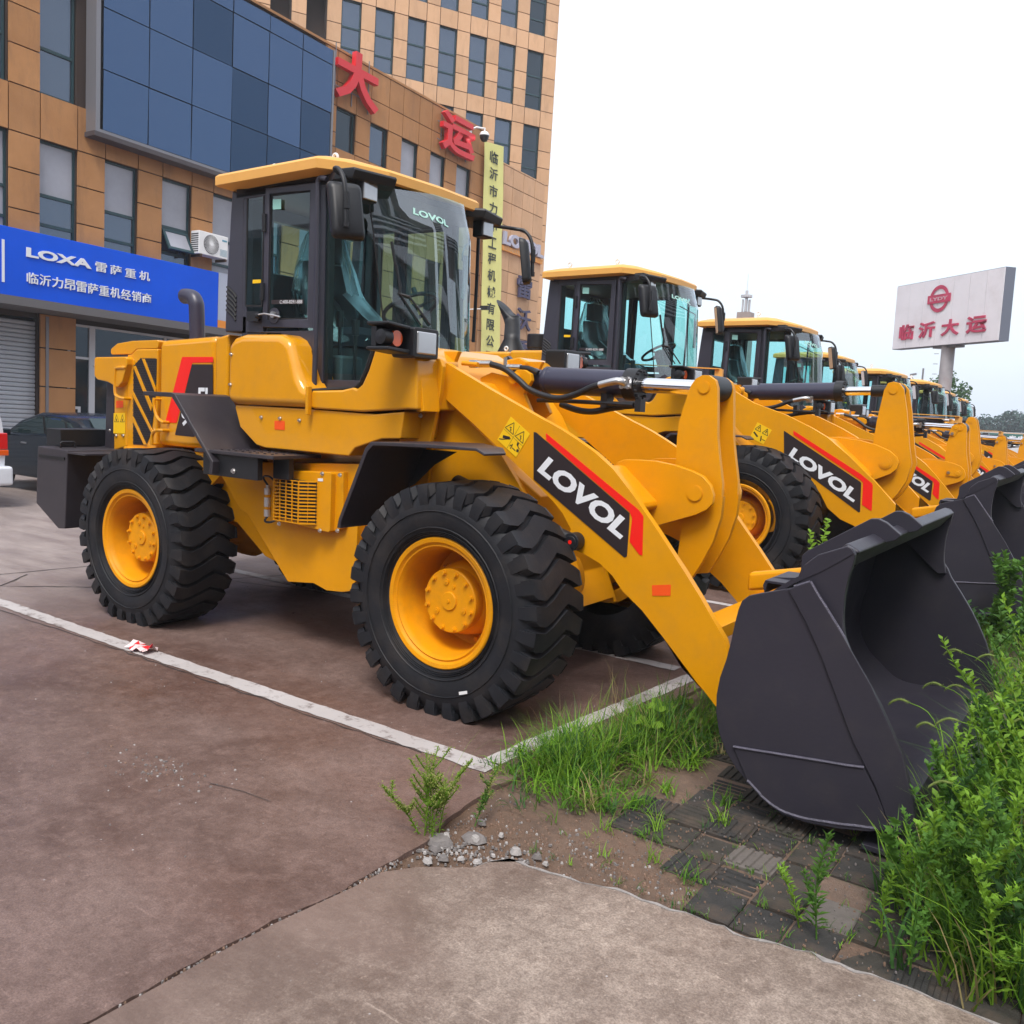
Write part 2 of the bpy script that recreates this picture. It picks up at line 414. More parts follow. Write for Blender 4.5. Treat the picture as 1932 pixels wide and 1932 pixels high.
LIGHTS_LOCAL = {}
def make_loader(label, root_loc=(-1.4, YC, 0), typeB=False):
    r = empty('wheel_loader', root_loc, label, 'wheel loader', 'yellow wheel loaders parked in a row')
    # ---------------- wheels
    for (cx, cy, fl, rot) in ((0, 0, False, .05), (-2.829, 0, False, .11), (0, 2*YC, True, .02), (-2.829, 2*YC, True, .08)):
        w = place(tyre_mb(), (cx, cy, .60), fl, rot).build('tyre', RUB, None, org=root_loc, sharp=32)
        # the tyre is hung under a wheel empty so that wheel > tyre, rim, hub
        e = bpy.data.objects.new('wheel', None); COL.objects.link(e); e.parent = r
        w.parent = e; w.location = (0, 0, 0)
        place(rim_mb(), (cx, cy, .60), fl, rot).build('rim', YWHL, e)
        place(hub_mb(), (cx, cy, .60), fl, rot).build('hub', YWHL, e, sharp=30)
        place(bolts_mb(), (cx, cy, .60), fl, rot).build('wheel_bolts', YWHL, e, stuff=True)
        if not fl:
            v = MB(); a = pi+.32
            v.loft([[(cx+(.20+.07*t)*math.cos(a+s_), .25+(.0 if abs(s_) > .1 else -.03), .60+(.20+.07*t)*math.sin(a+s_)) for s_ in (-.22, -.1, 0, .1, .22)] for t in (0, 1)], False, False)
            v.tube([(cx-.20, .26, .53), (cx-.235, .235, .515), (cx-.262, .215, .51)], .007, 8)
            v.build('valve_guard', YWHL, e)
    # ---------------- axles
    for cx in (0, -2.829):
        m = MB(); m.lathe((cx, YC, .60), [(.001, -.22), (.12, -.2), (.21, -.1), (.24, 0), (.21, .1), (.12, .2), (.001, .22)], n=28)
        for s in (-1, 1):
            m.lathe((cx, YC, .60), [(.15, s*.15), (.105, s*.32), (.10, s*.55), (.14, s*.72), (.14, s*.75)], n=20)
        m.box((cx-.13, YC-.5, .68), (cx+.13, YC-.28, .80)); m.box((cx-.13, YC+.28, .68), (cx+.13, YC+.5, .80))
        m.build('axle', YARM, r, bevel=.004)
    # ---------------- rear frame
    fr = [(-2.260,1.084),(-2.058,0.872),(-1.972,0.842),(-1.559,0.437),(-1.314,0.464),(-1.195,0.435),(-1.051,0.447),(-0.946,0.474),(-0.923,1.257)]
    x_l = fr[0][0]
    m = MB(); pf = [(-3.3, 1.12), (-3.3, .86), (-2.55, .86)]+fr[:]
    m.prism(rc(pf, .02), .33, .42); m.prism(rc(pf, .02), 1.68, 1.77)
    m.build('frame_side_plate', YARM, r, bevel=.004)
    m = MB(); xr = fr[-1][0]
    m.prism([(-3.6, 1.2), (-3.6, .8), (-2.2, .75), (-1.9, .55), (fr[3][0]+.1, fr[3][1]+.02), (fr[6][0], fr[6][1]+.03), (xr+.05, .50), (xr+.05, 1.10), (-1.2, 1.22)], .42, 1.68)
    m.build('rear_frame', YARM, r, bevel=.01)
    # articulation plates and hinge lugs
    m = MB()
    for z in (.98, .90, .70, .62, .54):
        m.prism(rc([(xr-.02, .55), (xr+.22, .62), (xr+.32, .85), (xr+.32, 1.25), (xr+.22, 1.48), (xr-.02, 1.55)], .05), z, z+.028, 'z')
    m.prism(rc([(xr-.03, .36), (xr+.13, .40), (xr+.16, .50), (xr+.10, .62), (xr-.03, .64)], .02), .80, .83, 'z')
    m.prism(rc([(xr-.03, .36), (xr+.11, .40), (xr+.14, .50), (xr+.08, .62), (xr-.03, .64)], .02), .66, .69, 'z')
    m.box((xr-.03, .37, .48), (xr+.07, .50, .56)); m.cyl((xr+.26, YC, .5), (xr+.26, YC, 1.05), .05)
    m.cyl((xr+.09, .52, .63), (xr+.09, .52, .9), .028)
    m.build('articulation_joint', YARM, r, bevel=.004)
    # belly: transmission and axle hump seen under the frame, dark
    m = MB(); m.lathe((-1.75, YC, .62), [(.001, -.3), (.2, -.28), (.26, -.1), (.26, .2), (.15, .3), (.001, .3)], n=20)
    m.tube([(-.9, YC, .62), (-.3, YC, .60)], .05, 12); m.build('drive_shaft', BLK, r)
    # ---------------- counterweight box at the rear
    sp_ = [(-4.122,1.175),(-3.679,1.166),(-3.740,0.564),(-3.840,0.555),(-4.164,0.720)]
    m = MB(); m.prism(sp_, .02, 2*YC-.02); cw = m.build('counterweight', DGR, r, bevel=.008, label='dark grey counterweight box with chamfered lower edge')
    xa, xb = sp_[0][0], sp_[1][0]; zt = sp_[1][1]
    m = MB(); m.box((xa+.03, .012, zt-.075), (xb-.04, .028, zt-.055)); m.build('groove', SEAL, cw)
    m = MB(); m.box((-4.22, .14, zt+.012), (-4.0, .52, zt+.145)); bb = m.build('battery_cover', BLK, cw, bevel=.006)
    m = MB(); m.tube(rc([(0, 0), (0, .05), (.11, .05), (.11, 0)][::1], 0) and [(-3.93, .10, zt+.005), (-3.93, .10, zt+.04), (-3.93, .115, zt+.05), (-3.93, .20, zt+.05), (-3.93, .215, zt+.04), (-3.93, .215, zt+.005)], .008, 6); m.build('handle', BLK, cw)
    m = MB(); m.box((xb+.0, .0, zt-.02), (-3.40, .48, zt-.008)); m.build('deck_plate', DGR, cw)
    # ---------------- engine hood
    HY = .45; HY2 = 2*YC-HY
    hd = r
    # rear panel column
    def slab(name, prof, m_, bev=.012, y0=HY, parent=r, y1=None, rr=0, label=None):
        q = MB(); pr = rc(prof, rr) if rr else prof
        q.prism(pr, y0, (2*YC-y0) if y1 is None else y1); return q.build(name, m_, parent, bevel=bev, label=label)
    pan = [(-3.765,1.896),(-3.583,1.897),(-3.599,1.193),(-3.790,1.149)]
    hood_r = slab('hood_rear_panel', pan, YEL, .02)
    back = [(-3.906,1.696),(-3.807,1.698),(-3.823,1.156),(-3.949,1.164)]
    slab('rear_grille_guard', back, DGR, .01, .47)
    cowl = [(-3.963,1.888),(-3.505,1.894),(-3.506,1.835),(-3.574,1.699),(-3.642,1.654),(-3.776,1.695),(-3.925,1.711),(-3.967,1.742)]
    slab('rear_lamp_cowl', cowl, YEL, .035, .40, rr=.03)
    grp = [(-3.582,1.912),(-3.525,1.915),(-3.456,1.955),(-3.179,1.958),(-3.200,1.199),(-3.599,1.186)]
    hood_g = slab('hood_grille_panel', grp, YEL, .012)
    top1 = [(-3.819,1.912),(-3.818,1.956),(-3.726,1.999),(-3.528,2.017),(-3.169,2.023),(-3.186,1.959),(-3.464,1.954),(-3.534,1.915)]
    slab('hood_top', top1, YEL, .022, .455, rr=.02)
    mid = [(-3.166,2.022),(-2.961,2.028),(-2.489,2.049),(-2.485,1.244),(-2.672,1.235),(-3.198,1.230),(-3.178,1.637)]
    hood_m = slab('hood', mid, YEL, .05)
    # hood side door seam strip
    bl = [(-2.461,2.030),(-2.319,2.057),(-2.330,1.590),(-2.463,1.604)]
    slab('hood_front_band', bl, YEL, .02, .43)
    # grille mesh with slanted bars
    gm = [(-3.397,1.883),(-3.188,1.882),(-3.200,1.625),(-3.260,1.318),(-3.331,1.228),(-3.504,1.220),(-3.488,1.826)]
    g = MB(); g.prism(gm, .446, .4495); gr = g.build('grille', SEAL, r)
    # honeycomb mesh wires as joined real strips
    gx0 = min(p[0] for p in gm); gx1 = max(p[0] for p in gm); gz0 = min(p[1] for p in gm); gz1 = max(p[1] for p in gm)
    def inside(x, z, poly):
        c = False; n = len(poly)
        for i in range(n):
            (xa_, za), (xb_, zb) = poly[i], poly[i-1]
            if (za > z) != (zb > z) and x < (xb_-xa_)*(z-za)/(zb-za)+xa_: c = not c
        return c
    hx = .0205; g = MB(); row = 0; z = gz0
    while z < gz1:
        x = gx0+(hx/2 if row % 2 else 0)
        while x < gx1:
            if inside(x, z, gm):
                R_ = hx*.62; Ri = hx*.42; o = len(g.v)
                for rr_ in (R_, Ri):
                    for k in range(6):
                        a = pi/6+k*pi/3; g.v.append((x+rr_*math.cos(a), .4445, z+rr_*math.sin(a)))
                for k in range(6): g.f.append((o+k, o+(k+1) % 6, o+6+(k+1) % 6, o+6+k)); g.mi.append(0); g.sm.append(False)
            x += hx
        z += hx*.866; row += 1
    g.build('honeycomb', DGR, gr, stuff=True)
    for quad in ([(-3.478,1.820),(-3.452,1.826),(-3.234,1.527),(-3.249,1.489)], [(-3.362,1.880),(-3.334,1.880),(-3.187,1.661),(-3.191,1.625)], [(-3.486,1.629),(-3.486,1.592),(-3.246,1.325),(-3.229,1.338)], [(-3.489,1.437),(-3.489,1.399),(-3.347,1.229),(-3.317,1.231)]):
        g = MB(); g.prism(quad, .436, .4435); g.build('grille_bar', YEL, gr)
    # handrails on the hood
    for pts in ([(-3.533,1.811),(-3.628,1.807),(-3.661,1.784),(-3.669,1.623),(-3.632,1.586),(-3.544,1.573)], [(-3.151,1.582),(-3.147,1.516),(-3.111,1.446),(-3.040,1.413)], [(-3.041,1.353),(-3.133,1.346),(-3.178,1.310),(-3.183,1.243)]):
        g = MB(); P = [(x, .40, z) for x, z in crv(pts, 4)]; P = [(P[0][0], .455, P[0][2])]+P+[(P[-1][0], .455, P[-1][2])]
        g.tube(P, .0125, 8); g.build('handrail', YEL, r)
    # decals on the hood
    def decal(name, pts, m_, y, parent, t=.0015):
        g = MB(); g.prism(pts, y-t, y); return g.build(name, m_, parent)
    decal('red_stripe', rc([(-2.871,1.897),(-2.509,1.899),(-2.509,1.861),(-2.749,1.856),(-2.937,1.421),(-2.949,1.413),(-3.082,1.412)], .008), RED, .4485, hood_m)
    dk = decal('model_plate', rc([(-2.753,1.845),(-2.512,1.847),(-2.511,1.427),(-2.736,1.322),(-2.962,1.324)], .008), DBK, .4485, hood_m)
    g = MB(); a, b, c = [(-2.679,1.546),(-2.548,1.549),(-2.674,1.679)]
    text_quad(g, 'FL', (a[0], .446, a[1]), (b[0]+.03, .446, b[1]), (c[0], .446, c[1]), .001, .03)
    a, b, c = [(-2.886,1.395),(-2.651,1.401),(-2.874,1.528)]
    text_quad(g, '936', (a[0], .446, a[1]), (b[0]+.06, .446, b[1]), (c[0], .446, c[1]), .001, .03); g.build('lettering', WHT, dk)
    decal('orange_tag', [(-3.735,1.552),(-3.638,1.555),(-3.639,1.502),(-3.736,1.496)], ORG, .4485, hood_r)
    ws = decal('warning_label', [(-3.771,1.453),(-3.611,1.461),(-3.614,1.299),(-3.779,1.293)], YST, .4485, hood_r)
    g = MB()
    for tri in ([(-3.762,1.383),(-3.729,1.446),(-3.694,1.386)], [(-3.681,1.386),(-3.646,1.449),(-3.616,1.389)]):
        tri_frame = tri
        cxx = sum(p[0] for p in tri)/3; czz = sum(p[1] for p in tri)/3
        inn = [((p[0]-cxx)*.82+cxx, (p[1]-czz)*.82+czz) for p in tri]
        for i in range(3): j = (i+1) % 3; g.poly([(tri[i][0], .4455, tri[i][1]), (tri[j][0], .4455, tri[j][1]), (inn[j][0], .4455, inn[j][1]), (inn[i][0], .4455, inn[i][1])])
        g.box((cxx-.006, .4452, czz-.012), (cxx+.004, .4456, czz+.006))
    g.build('warning_sign', DBK, ws)
    g = MB()
    for (x, z) in [(-3.618,1.867),(-3.739,1.277),(-3.640,1.283),(-4.033,1.819),(-3.830,1.314)]: g.bolt((x, .448, z), 'y', .009, .01)
    g.build('panel_bolts', ZNC, hood_r, stuff=True)
    # exhaust
    ex = [(-3.713,2.435),(-3.653,2.433),(-3.589,2.417),(-3.556,2.377),(-3.546,2.325),(-3.536,2.090)]
    g = MB(); P = [(x, YC, z) for x, z in crv(ex, 4)]; P.append((P[-1][0], YC, P[-1][2]-.15))
    g.tube(P, .062, 18, rs=None); g.build('exhaust_pipe', CYL, r)
    # ---------------- cab-side body (tank panels)
    TY = .22
    tank = [(-2.055,1.967),(-1.993,2.013),(-1.895,2.033),(-1.544,2.029),(-1.476,1.999),(-1.438,1.954),(-1.392,1.822),(-1.361,1.754),(-1.324,1.711),(-1.265,1.688),(-1.277,1.580),(-1.981,1.577),(-2.064,1.591)]
    def bulge(name, prof, y0, depth, m_, bev, rr=None):
        q = MB(); q.prism(prof, y0, y0+depth); return q.build(name, m_, r, bevel=bev, seg=6)
    tk = bulge('cab_side_panel', tank, .22, .34, YEL, .06)
    q = MB(); q.prism([(x, z) for x, z in tank], 2*YC-.56, 2*YC-.22); q.build('cab_side_panel', YEL, r, bevel=.035, seg=3)
    frp = [(-1.265,1.686),(-1.001,1.696),(-0.908,1.715),(-0.880,1.704),(-0.835,1.733),(-0.786,1.817),(-0.739,1.936),(-0.689,1.963),(-0.591,1.980),(-0.517,1.953),(-0.418,1.883),(-0.407,1.600),(-0.479,1.601),(-0.830,1.573),(-1.240,1.576),(-1.276,1.582)]
    frp = [p for p in frp]
    q = MB(); q.prism(frp, .24, .62); fp = q.build('front_side_panel', YEL, r, bevel=.055, seg=6)
    q = MB(); q.prism(frp, 2*YC-.62, 2*YC-.24); q.build('front_side_panel', YEL, r, bevel=.035, seg=3)
    lowp = [(-2.015,1.573),(-1.311,1.573),(-0.747,1.563),(-0.517,1.587),(-0.542,1.431),(-0.686,1.423),(-0.900,1.357),(-0.953,1.305),(-1.715,1.306),(-1.803,1.321),(-1.968,1.428),(-2.020,1.554)]
    q = MB(); q.prism(lowp, .26, .62); lp = q.build('lower_side_panel', YEL, r, bevel=.018, seg=3)
    q = MB(); q.prism(lowp, 2*YC-.62, 2*YC-.26); q.build('lower_side_panel', YEL, r, bevel=.018)
    slab('belly_pan', [(-2.226,1.440),(-0.979,1.429),(-1.171,1.282),(-1.959,1.283)], YARM, .02, .62)
    q = MB(); x_, z_ = (-1.268,1.697); q.box((x_-.012, .205, z_-.16), (x_+.012, .24, z_+.015)); q.build('latch_strap', YEL, r, bevel=.005)
    decal('orange_tag', [(-1.621,1.486),(-1.524,1.489),(-1.523,1.432),(-1.620,1.430)], ORG, .2585, lp)
    g = MB()
    for (x, z) in [(-1.748,1.503),(-1.567,1.504),(-1.385,1.499)]: g.bolt((x, .258, z), 'y', .008, .01)
    for (x, z) in [(-2.005,1.901),(-2.012,1.705)]: g.bolt((x, .218, z), 'y', .008, .01)
    g.build('panel_bolts', ZNC, tk, stuff=True)
    # cab deck and cowling in front of the windscreen
    slab('cab_floor', [(-2.3, 1.62), (-2.3, 1.72), (-.62, 1.72), (-.62, 1.45), (-1.9, 1.45)], DGR, .01, .50)
    cw_ = [(-.86, 1.5), (-.86, 1.99), (-.76, 1.99), (-.66, 1.94), (-.60, 1.84), (-.58, 1.5)]
    slab('front_cowling', rc(cw_, .05), YEL, .03, .62)
    # ---------------- steps and rear fender
    fe = [(-2.633,1.636),(-2.288,1.636),(-2.244,1.611),(-1.873,1.212),(-1.881,1.133)]
    q = MB(); path = [(fe[0][0], fe[0][1])]+[(fe[1][0]-.03, fe[1][1]), (fe[1][0]+.015, fe[1][1]-.012)]+[(fe[3][0], fe[3][1]), (fe[4][0], fe[4][1])]
    th = .012
    inner = [(fe[4][0]-.035, fe[4][1]), (fe[3][0]-.03, fe[3][1]-.0), (fe[1][0]-.02, fe[1][1]-.03), (fe[0][0], fe[0][1]-.028)]
    for s in (0, 1):
        y0, y1 = (-.02, .42) if s == 0 else (2*YC-.42, 2*YC+.02)
        q = MB(); q.prism(path+[(x, z) for x, z in inner], y0, y1); rf = q.build('rear_fender', DGR, r, bevel=.004)
    # the sloping plate between the fender and the step
    sx, sz = (-1.820,1.292)
    step = [(-2.093,0.183),(-1.321,0.012),(-1.355,0.404),(-2.191,0.611)]
    for s in (0, 1):
        q = MB(); ys = [(x, y if s == 0 else 2*YC-y) for x, y in [(step[0][0], -.0), (step[1][0], .0), (step[2][0]+.02, .16), (step[2][0]+.02, .40), (step[0][0], .40)]]
        q.prism(ys, 1.262, 1.285, 'z'); st_ = q.build('step', DGR, r, bevel=.004)
        if s == 0:
            q = MB()
            for i in range(9):
                for j in range(3): q.cyl((step[0][0]+.12+i*.07, .07+j*.09, 1.284), (step[0][0]+.12+i*.07, .07+j*.09, 1.291), .009, n=8)
            q.build('step_studs', DGR, st_, stuff=True)
        q = MB(); y0 = .03 if s == 0 else 2*YC-.07
        q.box((step[0][0]+.05, y0, 1.12), (step[1][0]-.18, y0+.04, 1.262)); q.box((step[1][0]-.18, y0+.12, 1.13), (step[2][0]-.0, y0+.16, 1.262)); q.build('step_bracket', BLK, st_, bevel=.003)
    q = MB(); x_, z_ = (-1.730,1.163); q.bolt((x_, .03, z_), 'y', .012, .012); q.build('bolt', ZNC, r)
    # ---------------- air-conditioner condenser box below the cab
    cb = [(-1.642,1.170),(-1.087,1.198),(-1.091,0.823),(-1.645,0.856)]
    q = MB(); q.prism(rc(cb, .02), .25, .34); cd = q.build('condenser_box', YARM, r, bevel=.006, label='yellow condenser unit with slotted guard under the cab')
    ins = [(-1.168,1.157),(-1.089,1.163),(-1.098,0.828),(-1.165,0.824)]
    gx = [(-1.534,1.129),(-1.226,1.135),(-1.242,0.867),(-1.526,0.873)]
    q = MB(); xL, xR, zb, zt_ = gx[0][0], gx[1][0], gx[2][1], gx[0][1]
    yo = .17; midz = (zb+zt_)/2
    q.obox(((xL+xR)/2, .245, midz), ((xR-xL)/2+.02, 0, 0), (0, .004, 0), (0, 0, (zt_-zb)/2)); q.build('condenser_core', SEAL, cd)
    q = MB(); nx, nz = 5, 12
    def slots(P00, P10, P01, nx, nz, q):
        P00, P10, P01 = map(Vector, (P00, P10, P01)); A = P10-P00; B = P01-P00; nrm = A.cross(B).normalized()*.004
        for i in range(nx+1): c = P00+A*(i/nx)+B*.5; q.obox(c, A*.012, nrm, B*.5)
        for j in range(nz+1): c = P00+A*.5+B*(j/nz); q.obox(c, A*.5, nrm*1.1, B*.018)
    slots((xL+.02, yo, zb), (xR-.06, yo, zb), (xL+.02, yo, midz), 4, 6, q); slots((xL+.02, yo, midz), (xR-.06, yo, midz), (xL+.02, yo, zt_), 4, 6, q)
    slots((xR-.06, yo, zb), (xR+.02, .25, zb), (xR-.06, yo, zt_), 2, 12, q); slots((xL-.03, .25, zb), (xL+.02, yo, zb), (xL-.03, .25, zt_), 1, 12, q)
    q.build('condenser_guard', YARM, cd)
    q = MB(); x0_, z0_ = (-1.659,0.867); _, z1_ = (-1.662,1.050)
    q.cyl((x0_, .24, z0_), (x0_, .24, z1_), .022, n=18); q.cyl((x0_, .24, z1_), (x0_, .24, z1_+.02), .012, n=10); dr = q.build('receiver_drier', mat_alu, cd)
    q = MB()
    for t in (.25, .68): q.lathe((x0_, .24, 0), [(.0225, z0_+(z1_-z0_)*t), (.0235, z0_+(z1_-z0_)*t+.001), (.0235, z0_+(z1_-z0_)*(t+.1)), (.0225, z0_+(z1_-z0_)*(t+.1))], 'z', n=18)
    q.build('clamp_band', YARM, dr)
    q = MB(); q.tube(crv([(x0_, .24, z1_+.02), (x0_-.02, .22, z1_+.07), (x0_+.04, .22, z1_+.08), (x0_+.10, .24, z1_+.05), (x0_+.2, .25, z1_+.13)], 4), .007, 6)
    q.tube(crv([(x0_, .24, z0_), (x0_, .22, z0_-.03), (x0_+.06, .22, z0_-.03), (x0_+.1, .26, z0_+.0)], 4), .007, 6); q.build('refrigerant_hose', BLK, cd)
    q = MB(); q.prism([(-1.201,1.151),(-1.157,1.154),(-1.156,1.136),(-1.200,1.134)], .2475, .2495); q.build('data_tag', WHT, cd)
    q = MB()
    for (x, z) in [(-1.162,1.184),(-1.008,1.187),(-1.174,0.829),(-1.552,0.829),(-1.020,0.847)]: q.bolt((x, .25, z), 'y', .009, .01)
    q.build('condenser_bolts', ZNC, cd, stuff=True)
    q = MB(); q.prism([(-1.144,1.192),(-1.025,1.202),(-1.015,0.861),(-1.140,0.813)], .29, .33); q.build('mount_plate', YARM, cd, bevel=.004)
    # ---------------- front fender
    for s in (0, 1):
        o_ = [(-0.749,0.918),(-0.737,0.970),(-0.543,1.383),(-0.502,1.418),(-0.448,1.421),(-0.100,1.430),(0.221,1.428),(0.277,1.404)]
        q = MB(); out_ = o_; n_ = len(out_)
        inn = [(x+.018, z-.020) for x, z in out_[::-1]]; inn[0] = (out_[-1][0]-.006, out_[-1][1]-.012); inn[1] = (inn[1][0]-.02, inn[1][1]+.006); inn[-1] = (out_[0][0]+.03, out_[0][1])
        y0, y1 = (-.02, .46) if s == 0 else (2*YC-.46, 2*YC+.02)
        xt = out_[-1][0]; q.prism(out_+inn, y0, y1)
        q.v = [(x, (min(y, .46-.30*max(0, (x+.05)/(xt+.05))) if s == 0 else max(y, 2*YC-.46+.30*max(0, (x+.05)/(xt+.05)))), z) for x, y, z in q.v]
        ff = q.build('front_fender', DGR, r, bevel=.004)
        q = MB(); sk = [(-0.717,0.940),(-0.530,1.362),(-0.483,1.400),(-0.295,1.394),(-0.363,1.364),(-0.446,1.350),(-0.492,1.294),(-0.619,1.060),(-0.698,0.933)]
        # inner skirt down to the frame
        sk = [(-0.932,1.369),(-0.274,1.372),(-0.438,1.286),(-0.583,1.161),(-0.852,1.019),(-1.125,0.838),(-1.211,0.828)]
        y0, y1 = (.44, .452) if s == 0 else (2*YC-.452, 2*YC-.44)
        q.prism([(x+.0, z) for x, z in sk], y0, y1); q.build('fender_liner', BLK, ff)
    # ---------------- front frame
    ff_ = [(-0.671,1.764),(-0.523,1.700),(-0.289,1.539),(-0.084,1.396),(0.127,1.142),(0.213,1.059)]
    x1_, z1_ = ff_[-1]
    prof = [(-.62, .55), (-.70, .95), (-.66, 1.30)]+[( -.62, 1.86), (-.52, 1.95), (-.40, 1.95)]+ff_[1:-1]+[(x1_, z1_), (x1_-.05, .62), (.25, .42), (-.3, .42)]
    for y0, y1 in ((.585, .62), (2*YC-.62, 2*YC-.585)):
        q = MB(); q.prism(prof, y0, y1); q.build('front_frame_plate', YARM, r, bevel=.004)
    q = MB(); q.prism([(-.60, .50), (-.60, 1.30), (-.2, 1.40), (.2, 1.15), (x1_-.03, z1_-.1), (x1_-.06, .64), (.25, .45), (-.3, .45)], .62, 2*YC-.62); q.build('front_frame', YARM, r, bevel=.01)
    # outer tower plates carrying the boom pins (with the lamp bracket)
    tw = [(-0.696,1.403),(-0.638,1.709),(-0.593,1.840),(-0.533,1.889),(-0.467,1.906),(-0.400,1.892),(-0.377,1.852),(-0.391,1.697),(-0.457,1.407)]
    for y0, y1 in ((.42, .45), (2*YC-.45, 2*YC-.42)):
        q = MB(); q.prism(tw, y0, y1); q.build('boom_tower_plate', YARM, r, bevel=.004)
    q = MB(); q.prism([(-0.842,1.393),(-0.759,1.810),(-0.659,1.888),(-0.558,1.889),(-0.524,1.690),(-0.582,1.135),(-0.811,1.115)], .56, .585); q.prism([(x, z) for x, z in [(-0.842,1.393),(-0.759,1.810),(-0.659,1.888),(-0.558,1.889),(-0.524,1.690),(-0.582,1.135),(-0.811,1.115)]], 2*YC-.585, 2*YC-.56); q.build('boom_tower_inner_plate', YARM, r, bevel=.003)
    # cylinder tower in the middle (base of tilt cylinder)
    ct = [(-0.496,1.814),(-0.408,1.848),(-0.274,1.824),(-0.219,1.868),(-0.162,1.866),(-0.118,1.843),(-0.109,1.803),(-0.161,1.721),(-0.098,1.613),(-0.270,1.488),(-0.469,1.568)]
    for y0, y1 in ((.93, .965), (2*YC-.965, 2*YC-.93)):
        q = MB(); q.prism(ct, y0, y1); q.build('cylinder_mount_plate', YARM, r, bevel=.004)
    q = MB(); q.prism([(-.62, 1.40), (-.62, 1.72), (-.50, 1.79), (-.38, 1.78), (-.22, 1.60), (-.1, 1.40), (.0, 1.25), (-.3, 1.2)], .60, 2*YC-.60); q.build('front_frame_crown', YARM, r, bevel=.03)
    # ---------------- boom arms
    arm = [(-0.601,1.855),(-0.541,1.904),(-0.452,1.891),(-0.108,1.739),(0.280,1.576),(0.396,1.526),(0.286,1.575),(0.395,1.530),(0.487,1.485),(0.597,1.427),(0.714,1.346),(0.839,1.222),(0.963,1.084),(1.146,0.870),(1.238,0.756),(1.309,0.660),(1.379,0.567),(1.417,0.452),(1.404,0.309),(1.359,0.232),(1.282,0.306),(1.183,0.375),(1.281,0.300),(1.056,0.521),(0.929,0.639),(0.810,0.722),(0.746,0.793),(0.666,0.848),(0.576,0.882),(0.515,0.899),(0.461,0.949),(0.480,1.007),(0.422,1.088),(0.357,1.147),(0.226,1.245),(0.000,1.396),(-0.212,1.541),(-0.458,1.696),(-0.584,1.756)]
    for y0, y1, dc in ((.50, .545, 1), (2*YC-.545, 2*YC-.50, 0)):
        q = MB(); q.prism(arm, y0, y1); am = q.build('boom_arm', YARM, r, bevel=.005)
        if dc or True:
            yy = .4985 if dc else 2*YC-.545-.0015
            if not dc: continue
            d1 = rc([(0.215,1.508),(0.224,1.512),(0.781,1.163),(0.592,1.245),(0.823,1.111),(0.827,1.048),(0.797,0.927),(0.223,1.280)], [.005, .005, 0, 0, .03, 0, 0, .02])
            d1 = rc([(0.217,1.510),(0.822,1.120),(2.007,1.786)], 0)[:0] or [(0.214,1.511),(0.231,1.509),(0.825,1.130),(0.827,1.103),(0.825,0.905),(0.811,0.898),(0.228,1.254)]
            dk2 = decal('boom_decal', d1, DBK, yy, am)
            decal('boom_stripe', [(0.293,1.509),(0.875,1.152),(0.904,1.122),(0.912,0.922),(0.894,0.925),(0.835,0.984),(0.842,1.105),(0.825,1.136),(0.298,1.472)], RED, yy, am)
            q = MB(); a, b, c = [(0.247,1.302),(0.780,0.988),(0.321,1.385)]
            text_quad(q, 'LOVOL', (a[0], .4965, a[1]), (b[0], .4965, b[1]), (c[0], .4965, c[1]), .0005, .045)
            q.build('lettering', WHT, dk2)
            wl = decal('warning_label', [(0.057,1.587),(0.191,1.499),(0.105,1.366),(-0.028,1.455)], YST, yy, am)
            q = MB()
            def strk(P, w=.0022):
                for i in range(len(P)-1):
                    a_ = Vector((P[i][0], 0, P[i][1])); b_ = Vector((P[i+1][0], 0, P[i+1][1])); d = (b_-a_).normalized(); n = Vector((-d.z, 0, d.x))*w
                    q.add([(p.x, .4962, p.z) for p in (a_-n, a_+n, b_+n, b_-n)], [(0, 1, 2, 3)])
            for tri in ([(0.023,1.526),(0.082,1.555),(0.080,1.489),(0.023,1.526)], [(0.093,1.482),(0.151,1.510),(0.147,1.444),(0.093,1.482)]): strk(tri, .0022)
            for seg_ in ([(0.054,1.529),(0.068,1.526)], [(0.058,1.521),(0.065,1.515),(0.059,1.508)], [(0.125,1.485),(0.136,1.483)], [(0.128,1.479),(0.134,1.472),(0.128,1.464)], [(0.079,1.437),(0.073,1.424),(0.064,1.410)], [(0.076,1.429),(0.066,1.431),(0.059,1.423)], [(0.077,1.416),(0.099,1.401)], [(-0.015,1.461),(0.009,1.460),(0.064,1.466)], [(0.109,1.434),(0.126,1.411)]): strk(seg_, .0028)
            for seg_ in ([(0.010,1.476),(0.058,1.468)], [(0.108,1.442),(0.120,1.438)], [(0.106,1.405),(0.122,1.400)]): strk(seg_, .008)
            for seg_ in ([(0.122,1.539),(0.041,1.411)], [(0.016,1.517),(0.148,1.428)]): strk(seg_, .0009)
            q.build('pictogram', DBK, wl)
            decal('orange_tag', [(0.976,0.778),(1.079,0.797),(1.081,0.741),(0.982,0.725)], ORG, yy, am)
    # ---------------- lift cylinders
    bx, bz = (0.533,0.952)
    for s in (0, 1):
        yc = .55 if s == 0 else 2*YC-.55
        yb = .45 if s == 0 else 2*YC-.45
        q = MB(); dv = Vector((bx, 0, bz))-Vector((-.35, 0, 1.18)); dv.normalize()
        p1 = Vector((bx, yb, bz)); p0 = Vector((-.35, yb+(.10 if s == 0 else -.10), 1.18))
        q.cyl(p0, p1-dv*.17, .052, n=20); q.lathe((0, 0, 0), [(.001, 0), (.001, 0)], n=3)
        lc = q.build('lift_cylinder', BLK, r)
        q = MB(); q.cyl(p1-dv*.17, p1-dv*.04, .030, n=16); q.build('piston_rod', CHR, lc)
